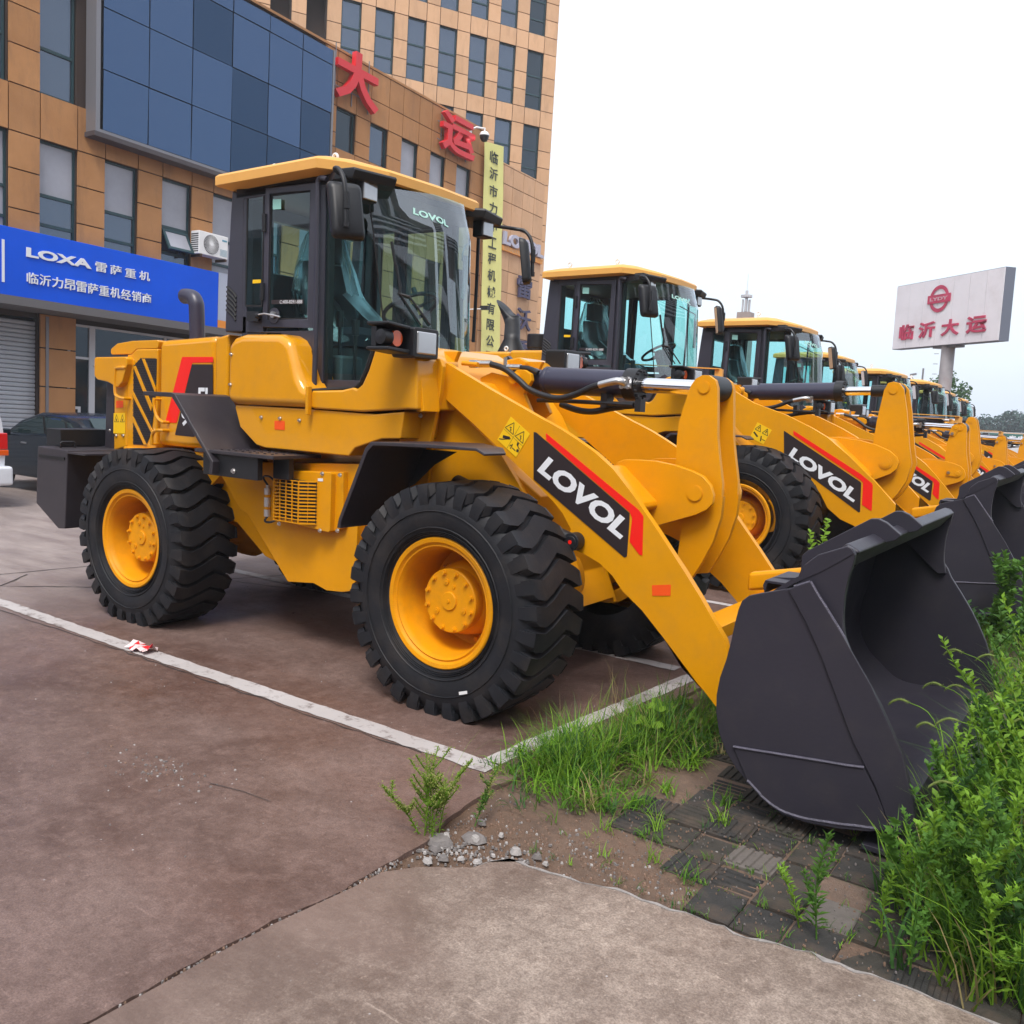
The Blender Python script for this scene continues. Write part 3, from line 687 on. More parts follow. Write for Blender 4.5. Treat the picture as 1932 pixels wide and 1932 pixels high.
        q = MB(); q.cyl((bx, yb-.035, bz), (bx, yb+.035, bz), .048, n=24); q.tube([p1-dv*.12, p1-dv*.02], .04, 12); q.cyl((bx, yb-.04, bz), (bx, yb-.03, bz), .034, n=20); q.build('rod_eye', BLK, lc, bevel=.003)
        q = MB(); q.cyl((bx, yb-.042, bz), (bx, yb-.038, bz), .011, n=12); q.build('grease_cap', RED, lc)
    # ---------------- cross members between the arms, bracket plates and rocker
    q = MB(); q.prism(rc([(0.534,1.322),(0.564,1.348),(0.605,1.343),(0.807,1.169),(0.817,1.143),(0.793,1.120),(0.706,1.111),(0.591,1.213)], .02), .545, 2*YC-.545); q.build('boom_cross_tube', YARM, r, bevel=.003)
    br = [(0.534,1.322),(0.554,1.364),(0.598,1.380),(0.687,1.385),(0.783,1.386),(0.903,1.371),(0.996,1.349),(1.063,1.324),(1.106,1.282),(1.126,1.231),(1.124,1.185),(1.096,1.151),(1.038,1.118),(0.817,1.034),(0.660,1.000),(0.526,1.093)]
    for y0, y1 in ((.84, .875), (2*YC-.875, 2*YC-.84)):
        q = MB(); q.prism(br, y0, y1); q.build('rocker_bracket', YARM, r, bevel=.004)
    px_, pz_ = (1.026,1.231)
    q = MB(); q.cyl((px_, .834, pz_), (px_, 2*YC-.834, pz_), .043, n=28); q.cyl((px_, .831, pz_), (px_, .834, pz_), .039, n=28); q.build('rocker_pin', YARM, r)
    lv = [(0.925,1.798),(0.949,1.833),(0.984,1.852),(1.021,1.852),(1.059,1.827),(1.074,1.786),(1.093,1.530),(1.113,1.417),(1.139,1.289),(1.142,1.205),(1.149,1.222),(1.145,1.109),(1.111,0.973),(1.060,0.862),(1.006,0.762),(0.904,0.742),(0.926,1.024),(0.878,1.203),(0.867,1.376),(0.864,1.517),(0.870,1.603),(0.903,1.728)]
    for y0, y1 in ((.92, .955), (2*YC-.955, 2*YC-.92)):
        q = MB(); q.prism(lv, y0, y1); q.build('rocker_lever', YARM, r, bevel=.004)
    tx, tz = (1.000,1.787)
    q = MB(); q.cyl((tx, .915, tz), (tx, 2*YC-.915, tz), .034, n=24); q.cyl((tx, .912, tz), (tx, .915, tz), .030, n=24); q.build('lever_pin', YARM, r)
    q = MB(); q.cyl((tx, .955, tz), (tx, 2*YC-.955, tz), .07, n=24); q.build('rod_head', BLK, r, bevel=.003)
    cr = [(1.269,0.706),(1.411,0.728),(1.392,0.635),(1.313,0.634)]
    q = MB(); q.prism([(1.15, .60), (1.31, .60), (1.31, .53), (1.15, .53)], .545, 2*YC-.545); q.build('lower_cross_member', YARM, r, bevel=.004)
    # tilt link down to the bucket
    q = MB(); q.obox((1.50, YC, .82), (.22, 0, .05), (0, .035, 0), (0, 0, .05)); q.build('bucket_link', YARM, r, bevel=.02)
    # ---------------- tilt cylinder
    c0 = Vector((-.224, YC, 1.815)); c1 = Vector((tx, YC, tz)); ax_ = (c1-c0).normalized()
    def on(x, z=0, y=0): return c0+ax_*((x+.224)/ax_.x)+Vector((0, y, z))
    q = MB(); q.cyl(on(-.06), on(.49), .079, n=32); q.cyl(on(-.25), on(-.06), .062, n=20); q.cyl(on(-.08), on(-.05), .083, n=32)
    tc_ = q.build('tilt_cylinder', CYL, r, bevel=.006)
    q = MB(); q.cyl((-.224, .97, 1.815), (-.224, 1.13, 1.815), .075, n=24); q.build('cylinder_eye', CYL, tc_, bevel=.003)
    q = MB(); q.cyl((-.224, .90, 1.815), (-.224, 1.2, 1.815), .035, n=20); q.build('cylinder_pin', YARM, tc_)
    q = MB(); q.cyl(on(.48), on(.56), .092, n=32)
    for k in range(14): a = 2*pi*k/14; q.cyl(on(.56)+Vector((0, .079*math.cos(a), .079*math.sin(a))), on(.576)+Vector((0, .079*math.cos(a), .079*math.sin(a))), .009, n=6)
    q.build('gland', BLK, tc_, sharp=25)
    q = MB(); q.cyl(on(.55), on(tx-.07), .042, n=32); q.build('piston_rod', CHR, tc_)
    q = MB(); q.cyl(on(tx-.085), on(tx-.03), .052, n=24); q.build('rod_collar', BLK, tc_, bevel=.003)
    # hoses and pipes
    hp = [(-0.501,1.896),(-0.402,1.897),(-0.290,1.869),(-0.179,1.803),(-0.106,1.752),(-0.000,1.717),(0.113,1.703),(0.221,1.728),(0.326,1.772),(0.388,1.789)]
    q = MB(); q.tube([(x, .90, z) for x, z in crv(hp[1:], 4)], .019, 12); q.build('hydraulic_hose', BLK, r)
    q = MB(); q.cyl((hp[0][0]-.02, .90, hp[0][1]), (hp[1][0]+.01, .90, hp[1][1]), .022, n=12); q.cyl((hp[0][0]-.05, .90, hp[0][1]), (hp[0][0]+.0, .90, hp[0][1]), .028, n=6)
    q.tube(crv([(hp[-1][0]-.01, .90, hp[-1][1]-.003), (hp[-1][0]+.10, .90, hp[-1][1]+.022), (.52, .93, 1.80)], 4), .021, 12); q.obox((.525, .935, 1.803), (.03, 0, 0), (0, .012, 0), (0, 0, .03))
    for dx in (-.02, .02):
        for dz in (-.022, .022): q.bolt((.525+dx, .925, 1.803+dz), 'y', .009, .012)
    q.build('hose_fitting', ZNC, r)
    q = MB(); h2 = [(-0.234,1.881),(-0.176,1.878),(-0.133,1.869),(-0.090,1.851)]; h3 = [(0.064,1.671),(0.177,1.641),(0.286,1.635),(0.400,1.658),(0.484,1.671)]
    q.tube([(x, .97, z) for x, z in crv(h2, 4)], .017, 10); q.tube([(x, 1.0, z) for x, z in crv(h3, 4)], .019, 10); q.build('hydraulic_hose', BLK, r)
    q = MB(); p_ = [(-0.070,1.687),(0.104,1.690),(0.369,1.687),(0.573,1.683)]; q.tube([(x, .95, z) for x, z in p_], .013, 10)
    q.tube([(x, 1.0, z) for x, z in [(0.474,1.671),(0.530,1.675),(0.584,1.683)]], .017, 10)
    x_, z_ = (0.387,1.701); q.box((x_-.02, .94, z_-.04), (x_+.02, 1.02, z_+.04)); x_, z_ = (0.605,1.680); q.obox((x_, .97, z_), (.018, 0, 0), (0, .03, 0), (0, 0, .035)); q.build('steel_pipe', BLK, r)
    q = MB(); q.tube([(x, .80, z) for x, z in [(-0.537,1.894),(-0.418,1.887)]], .014, 10); q.build('pipe_stub', YARM, r)
    x_, z_ = (-0.277,1.883); q = MB(); q.cyl((x_-.04, .97, z_), (x_+.06, .97, z_), .018, n=12); q.cyl((x_-.06, .97, z_), (x_-.06, .97, z_+.06), .012, n=8); q.build('pipe_fitting', ZNC, r)
    # bucket-level indicator rod above the tilt cylinder
    ir = [(0.475,1.910),(1.091,1.883)]
    q = MB(); q.obox(((ir[0][0]+ir[1][0])/2, .93, (ir[0][1]+ir[1][1])/2), ((ir[1][0]-ir[0][0])/2, 0, (ir[1][1]-ir[0][1])/2), (0, .035, 0), (0, 0, .005)); lr = None
    if ROOT[0].y > 2: q.build('level_indicator', YROOF, r)
    # ---------------- head lamps on posts
    for s in (0, 1):
        def Y(y): return y if s == 0 else 2*YC-y
        x0_, z0_ = (-.60, 1.905); x1_ = -.135
        q = MB(); hz0, hz1 = 1.895, 2.045
        ylo, yhi = .10, .34
        # housing: a C of black plastic open round the amber lamp
        def bx(xa, xb, ya, yb, za, zb): q.box((xa, min(Y(ya), Y(yb)), za), (xb, max(Y(ya), Y(yb)), zb))
        q.prism(rc([(Y(.165), 1.885), (Y(.375), 1.885), (Y(.375), 2.05), (Y(.165), 2.05)], .02), -.54, -.375, 'x')
        q.prism([(Y(.165), 2.030), (Y(-.015), 2.046), (Y(-.015), 2.064), (Y(.165), 2.052)], -.56, -.40, 'x')
        q.prism([(Y(.165), 1.90), (Y(-.015), 1.912), (Y(-.015), 1.932), (Y(.165), 1.925)], -.56, -.40, 'x')
        bx(-.54, -.50, .0, .17, 1.93, 2.04)
        hl = q.build('headlight', BLK, r, bevel=.018, seg=3, label='black head lamp unit with clear lens and amber indicator')
        q = MB(); q.box((-.39, min(Y(.188), Y(.352)), 1.905), (-.368, max(Y(.188), Y(.352)), 2.030)); q.build('lamp_lens', LENS, hl, bevel=.010)
        q = MB(); q.cyl((-.50, Y(.085), 1.98), (-.425, Y(.085), 1.98), .043, n=20); q.build('indicator_lens', AMB, hl); q = MB(); q.lathe((-.46, Y(.02), 1.982), [(.001, -.035), (.040, -.03), (.044, 0), (.044, .03)], 'y', n=20); q.build('indicator_body', BLK, hl)
        pp = [(-0.523,1.892),(-0.429,1.888),(-0.387,1.593),(-0.440,1.587)]
        q = MB(); q.prism(pp, min(Y(.28), Y(.42)), max(Y(.28), Y(.42))); q.prism(rc([(-0.568,1.673),(-0.445,1.667),(-0.450,1.630),(-0.514,1.554),(-0.552,1.566)], .01), min(Y(.405), Y(.42)), max(Y(.405), Y(.42))); q.build('lamp_post', YARM, r, bevel=.005)
        if s == 0:
            q = MB()
            for (x, z) in [(-0.564,1.656),(-0.465,1.653),(-0.518,1.567)]: q.bolt((x, .404, z), 'y', .010, .012)
            q.build('lamp_post_bolts', ZNC, r, stuff=True)
    make_cab(r)
    make_bucket(r)
    return r

mat_alu = mat('aluminium', (.62, .62, .63), .4, metal=.6)
PLY = MATS['yellow_steel_paint']
def make_cab(r):
    CY0, CY1 = .40, 2*YC-.40
    cab = bpy.data.objects.new('cab', None); COL.objects.link(cab); cab.parent = r
    def P(name, prof, m_, y0, y1, par=cab, bev=.004, both=False, seg=2, label=None):
        q = MB(); q.prism(prof, y0, y1)
        if both: q.prism(prof, 2*YC-y1, 2*YC-y0)
        return q.build(name, m_, par, bevel=bev, seg=seg, label=label)
    # rear quarter pillars with louvres
    rq = [(-2.246,2.998),(-2.121,2.972),(-2.126,2.063),(-2.317,2.065),(-2.299,2.398),(-2.263,2.826)]
    q = MB(); q.prism(rq, CY0, CY0+.16); q.prism(rq, CY1-.16, CY1); q.box((rq[3][0]+.01, CY0+.16, rq[3][1]), (rq[3][0]+.05, CY1-.16, rq[3][1]+.45)); q.box((rq[4][0]+.02, CY0+.16, 2.86), (rq[4][0]+.09, CY1-.16, 2.98))
    rp = q.build('rear_pillar', CABM, cab, bevel=.012)
    q = MB()
    for k in range(6):
        dz = k*44
        for pts in (crv([((a), (b)) for a, b in ([(-2.290,2.368),(-2.248,2.342),(-2.209,2.317),(-2.191,2.292)][0], [(-2.290,2.368),(-2.248,2.342),(-2.209,2.317),(-2.191,2.292)][1], [(-2.290,2.368),(-2.248,2.342),(-2.209,2.317),(-2.191,2.292)][2], [(-2.290,2.368),(-2.248,2.342),(-2.209,2.317),(-2.191,2.292)][3])], 3),):
            q.tube([(x-.0012*k, .399, z-.0305*k) for x, z in pts], .009, 6)
    q.build('louvres', SEAL, rp, stuff=True)
    # side frames
    def bar(a, b, w, y0, y1, q):
        a = Vector((a[0], 0, a[1])); b = Vector((b[0], 0, b[1])); d = (b-a); n = Vector((-d.z, 0, d.x)).normalized()*w/2
        q.prism([(p.x, p.z) for p in (a-n, a+n, b+n, b-n)], y0, y1)
    A = [(-2.121,2.972),(-1.412,2.977),(-1.401,1.711),(-1.522,1.705),(-1.616,1.939),(-1.737,2.051),(-2.126,2.065)]     # rear lower edge ... the door outline
    # thin posts
    sp = [(-1.902,2.978),(-1.918,2.091)]; fpst = [(-1.387,2.985),(-1.371,1.711)]; hd_ = [(-2.121,2.980),(-0.986,3.002)]
    q = MB(); x0 = rq[1][0]; ztop = 2.965
    q.box((x0-.01, CY0, 2.93), (-1.02, CY0+.05, 2.99)); q.box((x0-.01, CY1-.05, 2.93), (-1.02, CY1, 2.99))
    for y0 in (CY0+.004, CY1-.054):
        q.box((sp[0][0]-.022, y0, 2.05), (sp[0][0]+.022, y0+.05, 2.94))
        q.box((x0-.02, y0, 2.05), (x0+.03, y0+.05, 2.94))
        q.box((-1.43, y0, 1.70), (-1.345, y0+.07, 2.94))
        q.box((x0-.02, y0, 2.02), (sp[0][0]+.02, y0+.05, 2.17))
    fr = q.build('cab_frame', CABM, cab, bevel=.006)
    # front bottom sill and near-black surround of the side glass
    sg = [(-1.309,2.953),(-0.966,2.822),(-0.810,2.005),(-0.904,1.991),(-0.962,1.939),(-1.021,1.852),(-1.067,1.746),(-1.115,1.699),(-1.347,1.694)]
    q = MB(); loop = sg; cx = sum(p[0] for p in loop)/len(loop); cz = sum(p[1] for p in loop)/len(loop)
    inn = []
    def offs(loop, w):
        n = len(loop); out = []
        ar = sum(loop[i][0]*loop[(i+1) % n][1]-loop[(i+1) % n][0]*loop[i][1] for i in range(n))
        sg_ = 1 if ar > 0 else -1
        for i in range(n):
            a = Vector(loop[i-1]); b = Vector(loop[i]); c = Vector(loop[(i+1) % n])
            d1 = (b-a).normalized(); d2 = (c-b).normalized(); n1 = Vector((-d1.y, d1.x))*sg_; n2 = Vector((-d2.y, d2.x))*sg_
            m_ = (n1+n2); m_ = m_/max(m_.length_squared/2, .6) if m_.length > 1e-6 else n1
            out.append(tuple(b+m_*w))
        return out
    def frame(loop, w, y0, y1, q):
        inn = offs(loop, w); n = len(loop)
        for i in range(n):
            j = (i+1) % n
            v = [(loop[i][0], y0, loop[i][1]), (loop[j][0], y0, loop[j][1]), (inn[j][0], y0, inn[j][1]), (inn[i][0], y0, inn[i][1])]
            v += [(a, y1, b) for a, _, b in v]
            q.add(v, [(0, 1, 2, 3), (7, 6, 5, 4), (0, 4, 5, 1), (2, 6, 7, 3), (1, 5, 6, 2), (3, 7, 4, 0)])
        return inn
    # wrap-around front glazing: side quarter panes and windscreen share one curved surface
    OT = ((0, -.80), (.15, -.83), (.27, -.92), (.40, -1.02), (.50, -1.11), (.60, -1.235), (.65, -1.345))
    OB = ((0, -.74), (.15, -.80), (.27, -.90), (.40, -1.02), (.50, -1.115), (.60, -1.24), (.65, -1.345))
    def cx_(o, z):
        t = min(1.3, max(0, (2.85-z)/.85)); o = min(.65, abs(o))
        def it(T):
            for (a0, b0), (a1, b1) in zip(T, T[1:]):
                if o <= a1: f = (o-a0)/(a1-a0); return b0+(b1-b0)*f
            return T[-1][1]
        return it(OT)*(1-t)+it(OB)*t-.38*max(0, z-2.72)*(1-o/.65)
    def wsp(y, z): return (cx_(y-YC, z), y, z)
    zs = (2.95, 2.85, 2.78, 2.72, 2.6, 2.3, 2.0, 1.8)
    def oseam(z): return .50-.09*min(1.2, max(0, (2.85-z)/.85))
    for s in (1, -1):
        q = MB(); q.loft([[wsp(YC-s*(.645+(oseam(z)-.645)*k/6), z) for k in range(7)] for z in zs], False, False); q.build('side_glass', GLS, cab, sharp=60)
        q = MB(); q.tube([(a, .262 if s > 0 else 2*YC-.262, b) for a, b in [(-1.279,1.685),(-0.914,1.710),(-0.868,1.737),(-0.819,1.819),(-0.769,1.941)]], .014, 6); q.build('side_glass_seal', SEAL, cab)
    # rear side window
    rw = [(-2.095,2.954),(-1.916,2.945),(-1.927,2.221),(-2.108,2.230)]
    for y0 in (CY0+.002, CY1-.012):
        q = MB(); frame(rc(rw, .02), .014, y0, y0+.008, q); q.build('rear_side_window_seal', SEAL, cab)
        q = MB(); q.poly([(a, y0+.003, b) for a, b in rw]); q.build('rear_side_window', GLS, cab)
    # doors
    for s in (0, 1):
        def Y(a, b): return (CY0-a, CY0-b) if s == 0 else (CY1+b, CY1+a)
        dr = bpy.data.objects.new('door', None); COL.objects.link(dr); dr.parent = cab
        fo = [(-1.880,2.974),(-1.407,2.961),(-1.412,2.081),(-1.903,2.089)]
        fi = [(-1.842,2.932),(-1.456,2.923),(-1.469,2.133),(-1.855,2.136)]
        q = MB(); y0, y1 = Y(.018, -.012)
        # window frame of the door
        n = 4; o_, i_ = fo, fi
        for k in range(4):
            j = (k+1) % 4
            v = [(o_[k][0], y0, o_[k][1]), (o_[j][0], y0, o_[j][1]), (i_[j][0], y0, i_[j][1]), (i_[k][0], y0, i_[k][1])]; v += [(a, y1, b) for a, _, b in v]
            q.add(v, [(0, 1, 2, 3), (7, 6, 5, 4), (0, 4, 5, 1), (2, 6, 7, 3), (1, 5, 6, 2), (3, 7, 4, 0)])
        q.build('door_frame', CABM, dr, bevel=.004)
        y0, y1 = Y(.006, .002)
        q = MB(); frame(fi, .012, y0-.001, y1, q); q.build('door_window_seal', SEAL, dr)
        q = MB(); q.poly([(a, (y0+y1)/2, b) for a, b in fi]); q.build('door_window', GLS, dr)
        lo = [(-2.094,2.063),(-1.412,2.064),(-1.414,1.710),(-1.510,1.698),(-1.546,1.755),(-1.597,1.902),(-1.633,1.975),(-1.683,2.031),(-1.740,2.050)]
        y0, y1 = Y(.008, -.02); q = MB(); q.prism(lo, y0, y1)
        q.build('door_lower_panel', CABM, dr, bevel=.004)
        lw = [(-1.543,1.938),(-1.413,1.938),(-1.411,1.729),(-1.492,1.719),(-1.546,1.846)]
        y0, y1 = Y(.012, .008); q = MB(); q.prism(lw, y0, y1); q.build('door_lower_glass', mat_dglass, dr)
        if s == 0:
            q = MB()
            for a, b in ([(-1.882,2.810),(-1.881,2.697)], [(-1.894,2.373),(-1.896,2.264)]): q.cyl((a[0], .375, a[1]), (b[0], .375, b[1]), .016, n=10)
            q.build('hinge', BLK, dr)
            q = MB(); q.prism(rc([(-2.050,2.195),(-1.924,2.192),(-1.930,2.128),(-2.052,2.131)], .01), .372, .388); q.cyl(*[(x, .37, z) for x, z in [(-1.940,2.163),(-1.911,2.165)]], .02, n=12); q.build('door_lock', BLK, dr)
            q = MB(); q.tube([(x, .355, z) for x, z in [(-1.906,2.169),(-1.848,2.174),(-1.734,2.158),(-1.692,2.149)]], .006, 8); x_, z_ = (-1.779,2.167); q.cyl((x_, .375, z_), (x_, .360, z_), .022, n=16); q.build('door_handle', ZNC, dr)
            q = MB(); x_, z_ = (-1.782,2.162); q.lathe((x_, 0, z_), [(.001, .386), (.05, .386), (.05, .378), (.001, .378)], n=24); q.build('handle_plate', CABM, dr)
            q = MB(); q.prism([(-1.807,2.896),(-1.729,2.891),(-1.728,2.828),(-1.808,2.833)], .381, .3825); q.build('green_sticker', mat_mint, dr)
            q = MB(); q.prism([(-1.811,2.263),(-1.505,2.257),(-1.505,2.227),(-1.812,2.236)], .381, .3825); st = q.build('phone_sticker', DBK, dr)
            q = MB(); a, b, c = [(-1.729,2.237),(-1.516,2.232),(-1.728,2.259)]; text_quad(q, 'C:400-8291-888', (a[0], .380, a[1]), (b[0], .380, b[1]), (c[0], .380, c[1]), .0005, .0); q.build('lettering', WHT, st)
            q = MB(); q.prism([(-2.027,2.404),(-1.943,2.402),(-1.944,2.379),(-2.027,2.380)], .401, .4022); q.build('yellow_sticker', YST, dr)
            # grab rail beside the door
            q = MB(); gp = [(-1.267,2.954),(-1.315,2.967),(-1.340,2.955),(-1.345,2.909),(-1.340,2.600),(-1.342,2.165),(-1.348,1.720)]; q.tube([(x, .34, z) for x, z in crv(gp, 4)], .016, 10); q.build('grab_rail', CABM, cab)
    q = MB(); q.box((-1.345, CY0+.02, 1.72), (-1.315, CY0+.06, 2.94)); q.box((-1.345, CY1-.06, 1.72), (-1.315, CY1-.02, 2.94)); q.build('door_gasket', SEAL, cab)
    # lower cab skirt below the glass, cab floor
    q = MB(); q.prism([(-1.40, 1.70), (-1.40, 1.76), (-1.02, 1.76), (-.90, 1.95), (-.80, 2.0), (-.74, 1.95), (-.9, 1.7)], CY0+.02, CY0+.06); q.prism([(-1.40, 1.70), (-1.40, 1.76), (-1.02, 1.76), (-.90, 1.95), (-.80, 2.0), (-.74, 1.95), (-.9, 1.7)], CY1-.06, CY1-.02); q.build('cab_sill', CABM, cab, bevel=.003)
    # windscreen
    q = MB(); q.loft([[wsp(YC-oseam(z)*(1-2*k/20), z) for k in range(21)] for z in zs], False, False); wsd = q.build('windscreen', GLW, cab, sharp=60)
    q = MB()
    for s in (1, -1): q.tube([wsp(YC-s*oseam(z), z) for z in zs], .005, 6)
    q.build('windscreen_seal', SEAL, wsd)
    def on_ws(p, d=.0): x, y, z = wsp(*p); return (x+d, y, z)
    q = MB(); l0, l1, l2 = [(0.763,2.807),(0.959,2.752),(0.768,2.849)]
    text_quad(q, 'LOVOL', (0, l0[0], l0[1]), (0, l1[0], l1[1]), (0, l2[0], l2[1]), .0, .04)
    q.v = [on_ws((v[1], v[2]), .006) for v in q.v]; q.build('windscreen_lettering', mat_mint2, wsd)
    W1 = [(0.647,2.624),(0.668,2.487),(0.694,2.356),(0.684,2.308),(0.727,2.298),(0.778,2.126),(0.825,2.130),(0.648,2.273),(0.665,2.196)]
    q = MB()
    q.tube([on_ws(W1[0], .012), on_ws(W1[1], .012), on_ws(W1[2], .014), on_ws(W1[3], .02)], .010, 6); q.tube([on_ws(W1[3], .03), on_ws(W1[4], .03)], .009, 6)
    q.tube([on_ws(W1[3], .03), on_ws(W1[5], .04)], .006, 6); q.tube([on_ws(W1[4], .03), on_ws(W1[6], .04)], .007, 6); q.tube([on_ws(W1[3], .03), on_ws(W1[1], .024)], .007, 6)
    q.build('wiper', BLK, cab)
    W2 = [(1.894,2.866),(1.172,2.676),(1.132,2.620),(1.128,2.574),(1.177,2.614),(1.174,2.474),(1.121,2.324)]
    q = MB(); q.tube([on_ws(p, -.03) for p in W2[:4]], .006, 6); q.tube([on_ws(p, -.03) for p in W2[4:]], .016, 6); q.build('inner_mirror', BLK, cab)
    # roof
    q = MB(); pl = [(-2.27, .285), (-1.30, .285), (-1.19, .42), (-1.00, .60), (-.97, YC), (-1.00, 2*YC-.60), (-1.19, 2*YC-.42), (-1.30, 2*YC-.285), (-2.27, 2*YC-.285)]
    def zr(x, y): return 3.085-.012*((x+1.7)/.6)**2 - (.03 if x > -1.1 else 0)
    def ring(s, dz):
        return [(-1.65+(x+1.65)*s, YC+(y-YC)*s, zr(x, y)+dz) for x, y in pl]
    q.loft([ring(.985, -.075), ring(1.0, -.066), ring(1.0, -.012), ring(.975, .006), ring(.80, .045), ring(.4, .065)], True, True)
    rf = q.build('roof', YROOF, cab, sharp=40)
    q = MB(); pv = [(-1.35, .42), (-1.14, .29), (-1.00, .31), (-.935, .60), (-1.03, .68), (-1.03, YC), (-1.03, 2*YC-.68), (-.935, 2*YC-.60), (-1.00, 2*YC-.31), (-1.14, 2*YC-.29), (-1.35, 2*YC-.42)]
    q.loft([[(x-.02, y, 2.93) for x, y in pv], [(x, y, 2.975) for x, y in pv], [(x-.01, y, 2.99) for x, y in pv]], True, True, False)
    q.prism([(-2.2, 2.94), (-2.2, 3.02), (-1.1, 3.02), (-1.1, 2.94)], .40, 2*YC-.40)
    q.build('roof_visor', BLK, cab, bevel=.004)
    for x in (-2.50, -1.90):
        x += .32; y_ = .70; q = MB(); q.lathe((x, y_, 3.205), [(.022+.009*math.cos(a), .009*math.sin(a)) for a in [2*pi*k/10 for k in range(11)]], n=18); q.cyl((x, y_, 3.08), (x, y_, 3.185), .014, n=10); q.build('lifting_eye', WPL, rf)
    # work lamps under the visor
    for s in (0, 1):
        yy = .46 if s == 0 else 2*YC-.46
        x_, z_ = -1.02, 2.885
        q = MB(); q.box((x_-.09, yy-.066, z_-.060), (x_, yy+.066, z_+.060)); q.box((x_-.07, yy-.012, z_+.05), (x_-.03, yy+.012, z_+.11)); wl = q.build('work_lamp', BLK, cab, bevel=.014, seg=3)
        q = MB(); q.box((x_-.01, yy-.058, z_-.052), (x_+.006, yy+.058, z_+.052)); q.build('lamp_lens', LENS, wl, bevel=.006)
    # mirrors
    for s in (0, 1):
        def Y(y): return y if s == 0 else 2*YC-y
        mi = bpy.data.objects.new('mirror', None); COL.objects.link(mi); mi.parent = cab
        cx, cy, cz = -.90, .15, 2.70
        ang = math.radians(8); w = .155; h = .155
        # housing: rounded box, broad face towards the front
        u = Vector((-.5, -.82 if s == 0 else .82, 0)).normalized(); q = MB()
        prof = rc([(-.097, -.16), (.097, -.16), (.097, .16), (-.097, .16)], .035)
        C0 = Vector((cx, Y(cy), cz)); fw = Vector((-u.y, u.x, 0)) if s == 0 else Vector((u.y, -u.x, 0))
        q.loft([[C0+fw*d+u*a*k+Vector((-.16*b*k, 0, b*k)) for a, b in prof] for d, k in ((-.03, .97), (-.022, 1.0), (.015, .96), (.034, .80))], True, True)
        q.build('mirror_housing', BLK, mi, sharp=50)
        q = MB(); q.poly([C0-fw*.031+u*a*.9+Vector((-.16*b*.9, 0, b*.9)) for a, b in prof]); q.build('mirror_glass', CHR, mi)
        q = MB(); q.tube(crv([(-1.10, Y(.42), 2.93), (-1.06, Y(.26), 2.94), (-1.0, Y(.15), 2.94), (-.93, Y(.12), 2.92), (-.875, Y(.11), 2.83), (-.86, Y(.11), 2.62)], 4), .013, 10)
        q.cyl((-.86, Y(.11), 2.70), (-.862, Y(.11), 2.79), .018, n=10); q.cyl((-.86, Y(.11), 2.60), (-.86, Y(.11), 2.63), .018, n=10)
        q.build('mirror_bracket', BLK, mi)
    # hand rod in front of the far windscreen post
    q = MB(); q.tube([(x, 1.78, z) for x, z in [(-1.213,2.900),(-1.210,2.849),(-1.211,2.512),(-1.221,2.108)]], .013, 8); q.build('grab_rail', BLK, cab)
    # interior
    q = MB(); q.box((-1.95, YC-.25, 1.72), (-1.50, YC+.25, 2.0)); st = q.build('seat_base', INT, cab, bevel=.02)
    q = MB()
    q.loft([rc3([( -1.98, YC-.26), (-1.44, YC-.26), (-1.44, YC+.26), (-1.98, YC+.26)], .06, 2.0), rc3([(-2.0, YC-.27), (-1.42, YC-.27), (-1.42, YC+.27), (-2.0, YC+.27)], .08, 2.08), rc3([(-1.96, YC-.24), (-1.46, YC-.24), (-1.46, YC+.24), (-1.96, YC+.24)], .08, 2.13)])
    q.loft([[(x-.10*t, y, 2.10+.50*t+0*x) for x, y in rc([(-2.02+.03*t, YC-.25*(1-.25*t)), (-1.88, YC-.25*(1-.25*t)), (-1.88, YC+.25*(1-.25*t)), (-2.02+.03*t, YC+.25*(1-.25*t))], .05)] for t in (0, .3, .6, .9, 1.0)])
    q.loft([[(x, y, z) for x, y in rc([(-2.08, YC-.13), (-1.98, YC-.13), (-1.98, YC+.13), (-2.08, YC+.13)], .04)] for z in (2.62, 2.80)])
    q.build('seat', SEATM, cab, bevel=.0)
    # plastic cover draped over the seat
    rr = random.Random(3); q = MB(); rings = []
    for i, (z, ax, ay) in enumerate(((2.03, .33, .34), (2.12, .34, .33), (2.22, .27, .32), (2.38, .19, .30), (2.55, .15, .26), (2.68, .12, .20), (2.80, .10, .16), (2.86, .05, .08))):
        xc = -1.72-.28*min(1, max(0, (z-2.05)/.35)); ring_ = []
        for k in range(36):
            a = 2*pi*k/36; f = 1+rr.uniform(-.09, .09)
            ring_.append((xc+ax*f*math.cos(a)-.05*((z-2.1)), YC+ay*f*math.sin(a), z+rr.uniform(-.02, .02)))
        rings.append(ring_)
    q.loft(rings, True, False); q.build('plastic_seat_cover', FILM, cab, sharp=20)
    q = MB(); q.lathe((0, 0, 0), [(.19+.014*math.cos(a), .014*math.sin(a)) for a in [2*pi*k/8 for k in range(9)]], 'z', n=28)
    for a in (.5, 2.6, 4.7): q.tube([(0, 0, -.02), (.19*math.cos(a), .19*math.sin(a), 0)], .011, 6)
    q.cyl((0, 0, -.03), (0, 0, .01), .04); q.cyl((.15, -.10, .01), (.15, -.10, .05), .018, n=10)
    Mx = Matrix.Translation((-1.20, YC, 2.27)) @ Matrix.Rotation(math.radians(-28), 4, 'Y'); q.v = [tuple(Mx @ Vector(v)) for v in q.v]
    q.tube([(-1.20, YC, 2.26), (-1.02, YC, 1.72)], .045, 12); q.box((-1.12, YC-.10, 1.75), (-.95, YC+.10, 2.08)); q.build('steering_wheel', BLK, cab)
    q = MB()
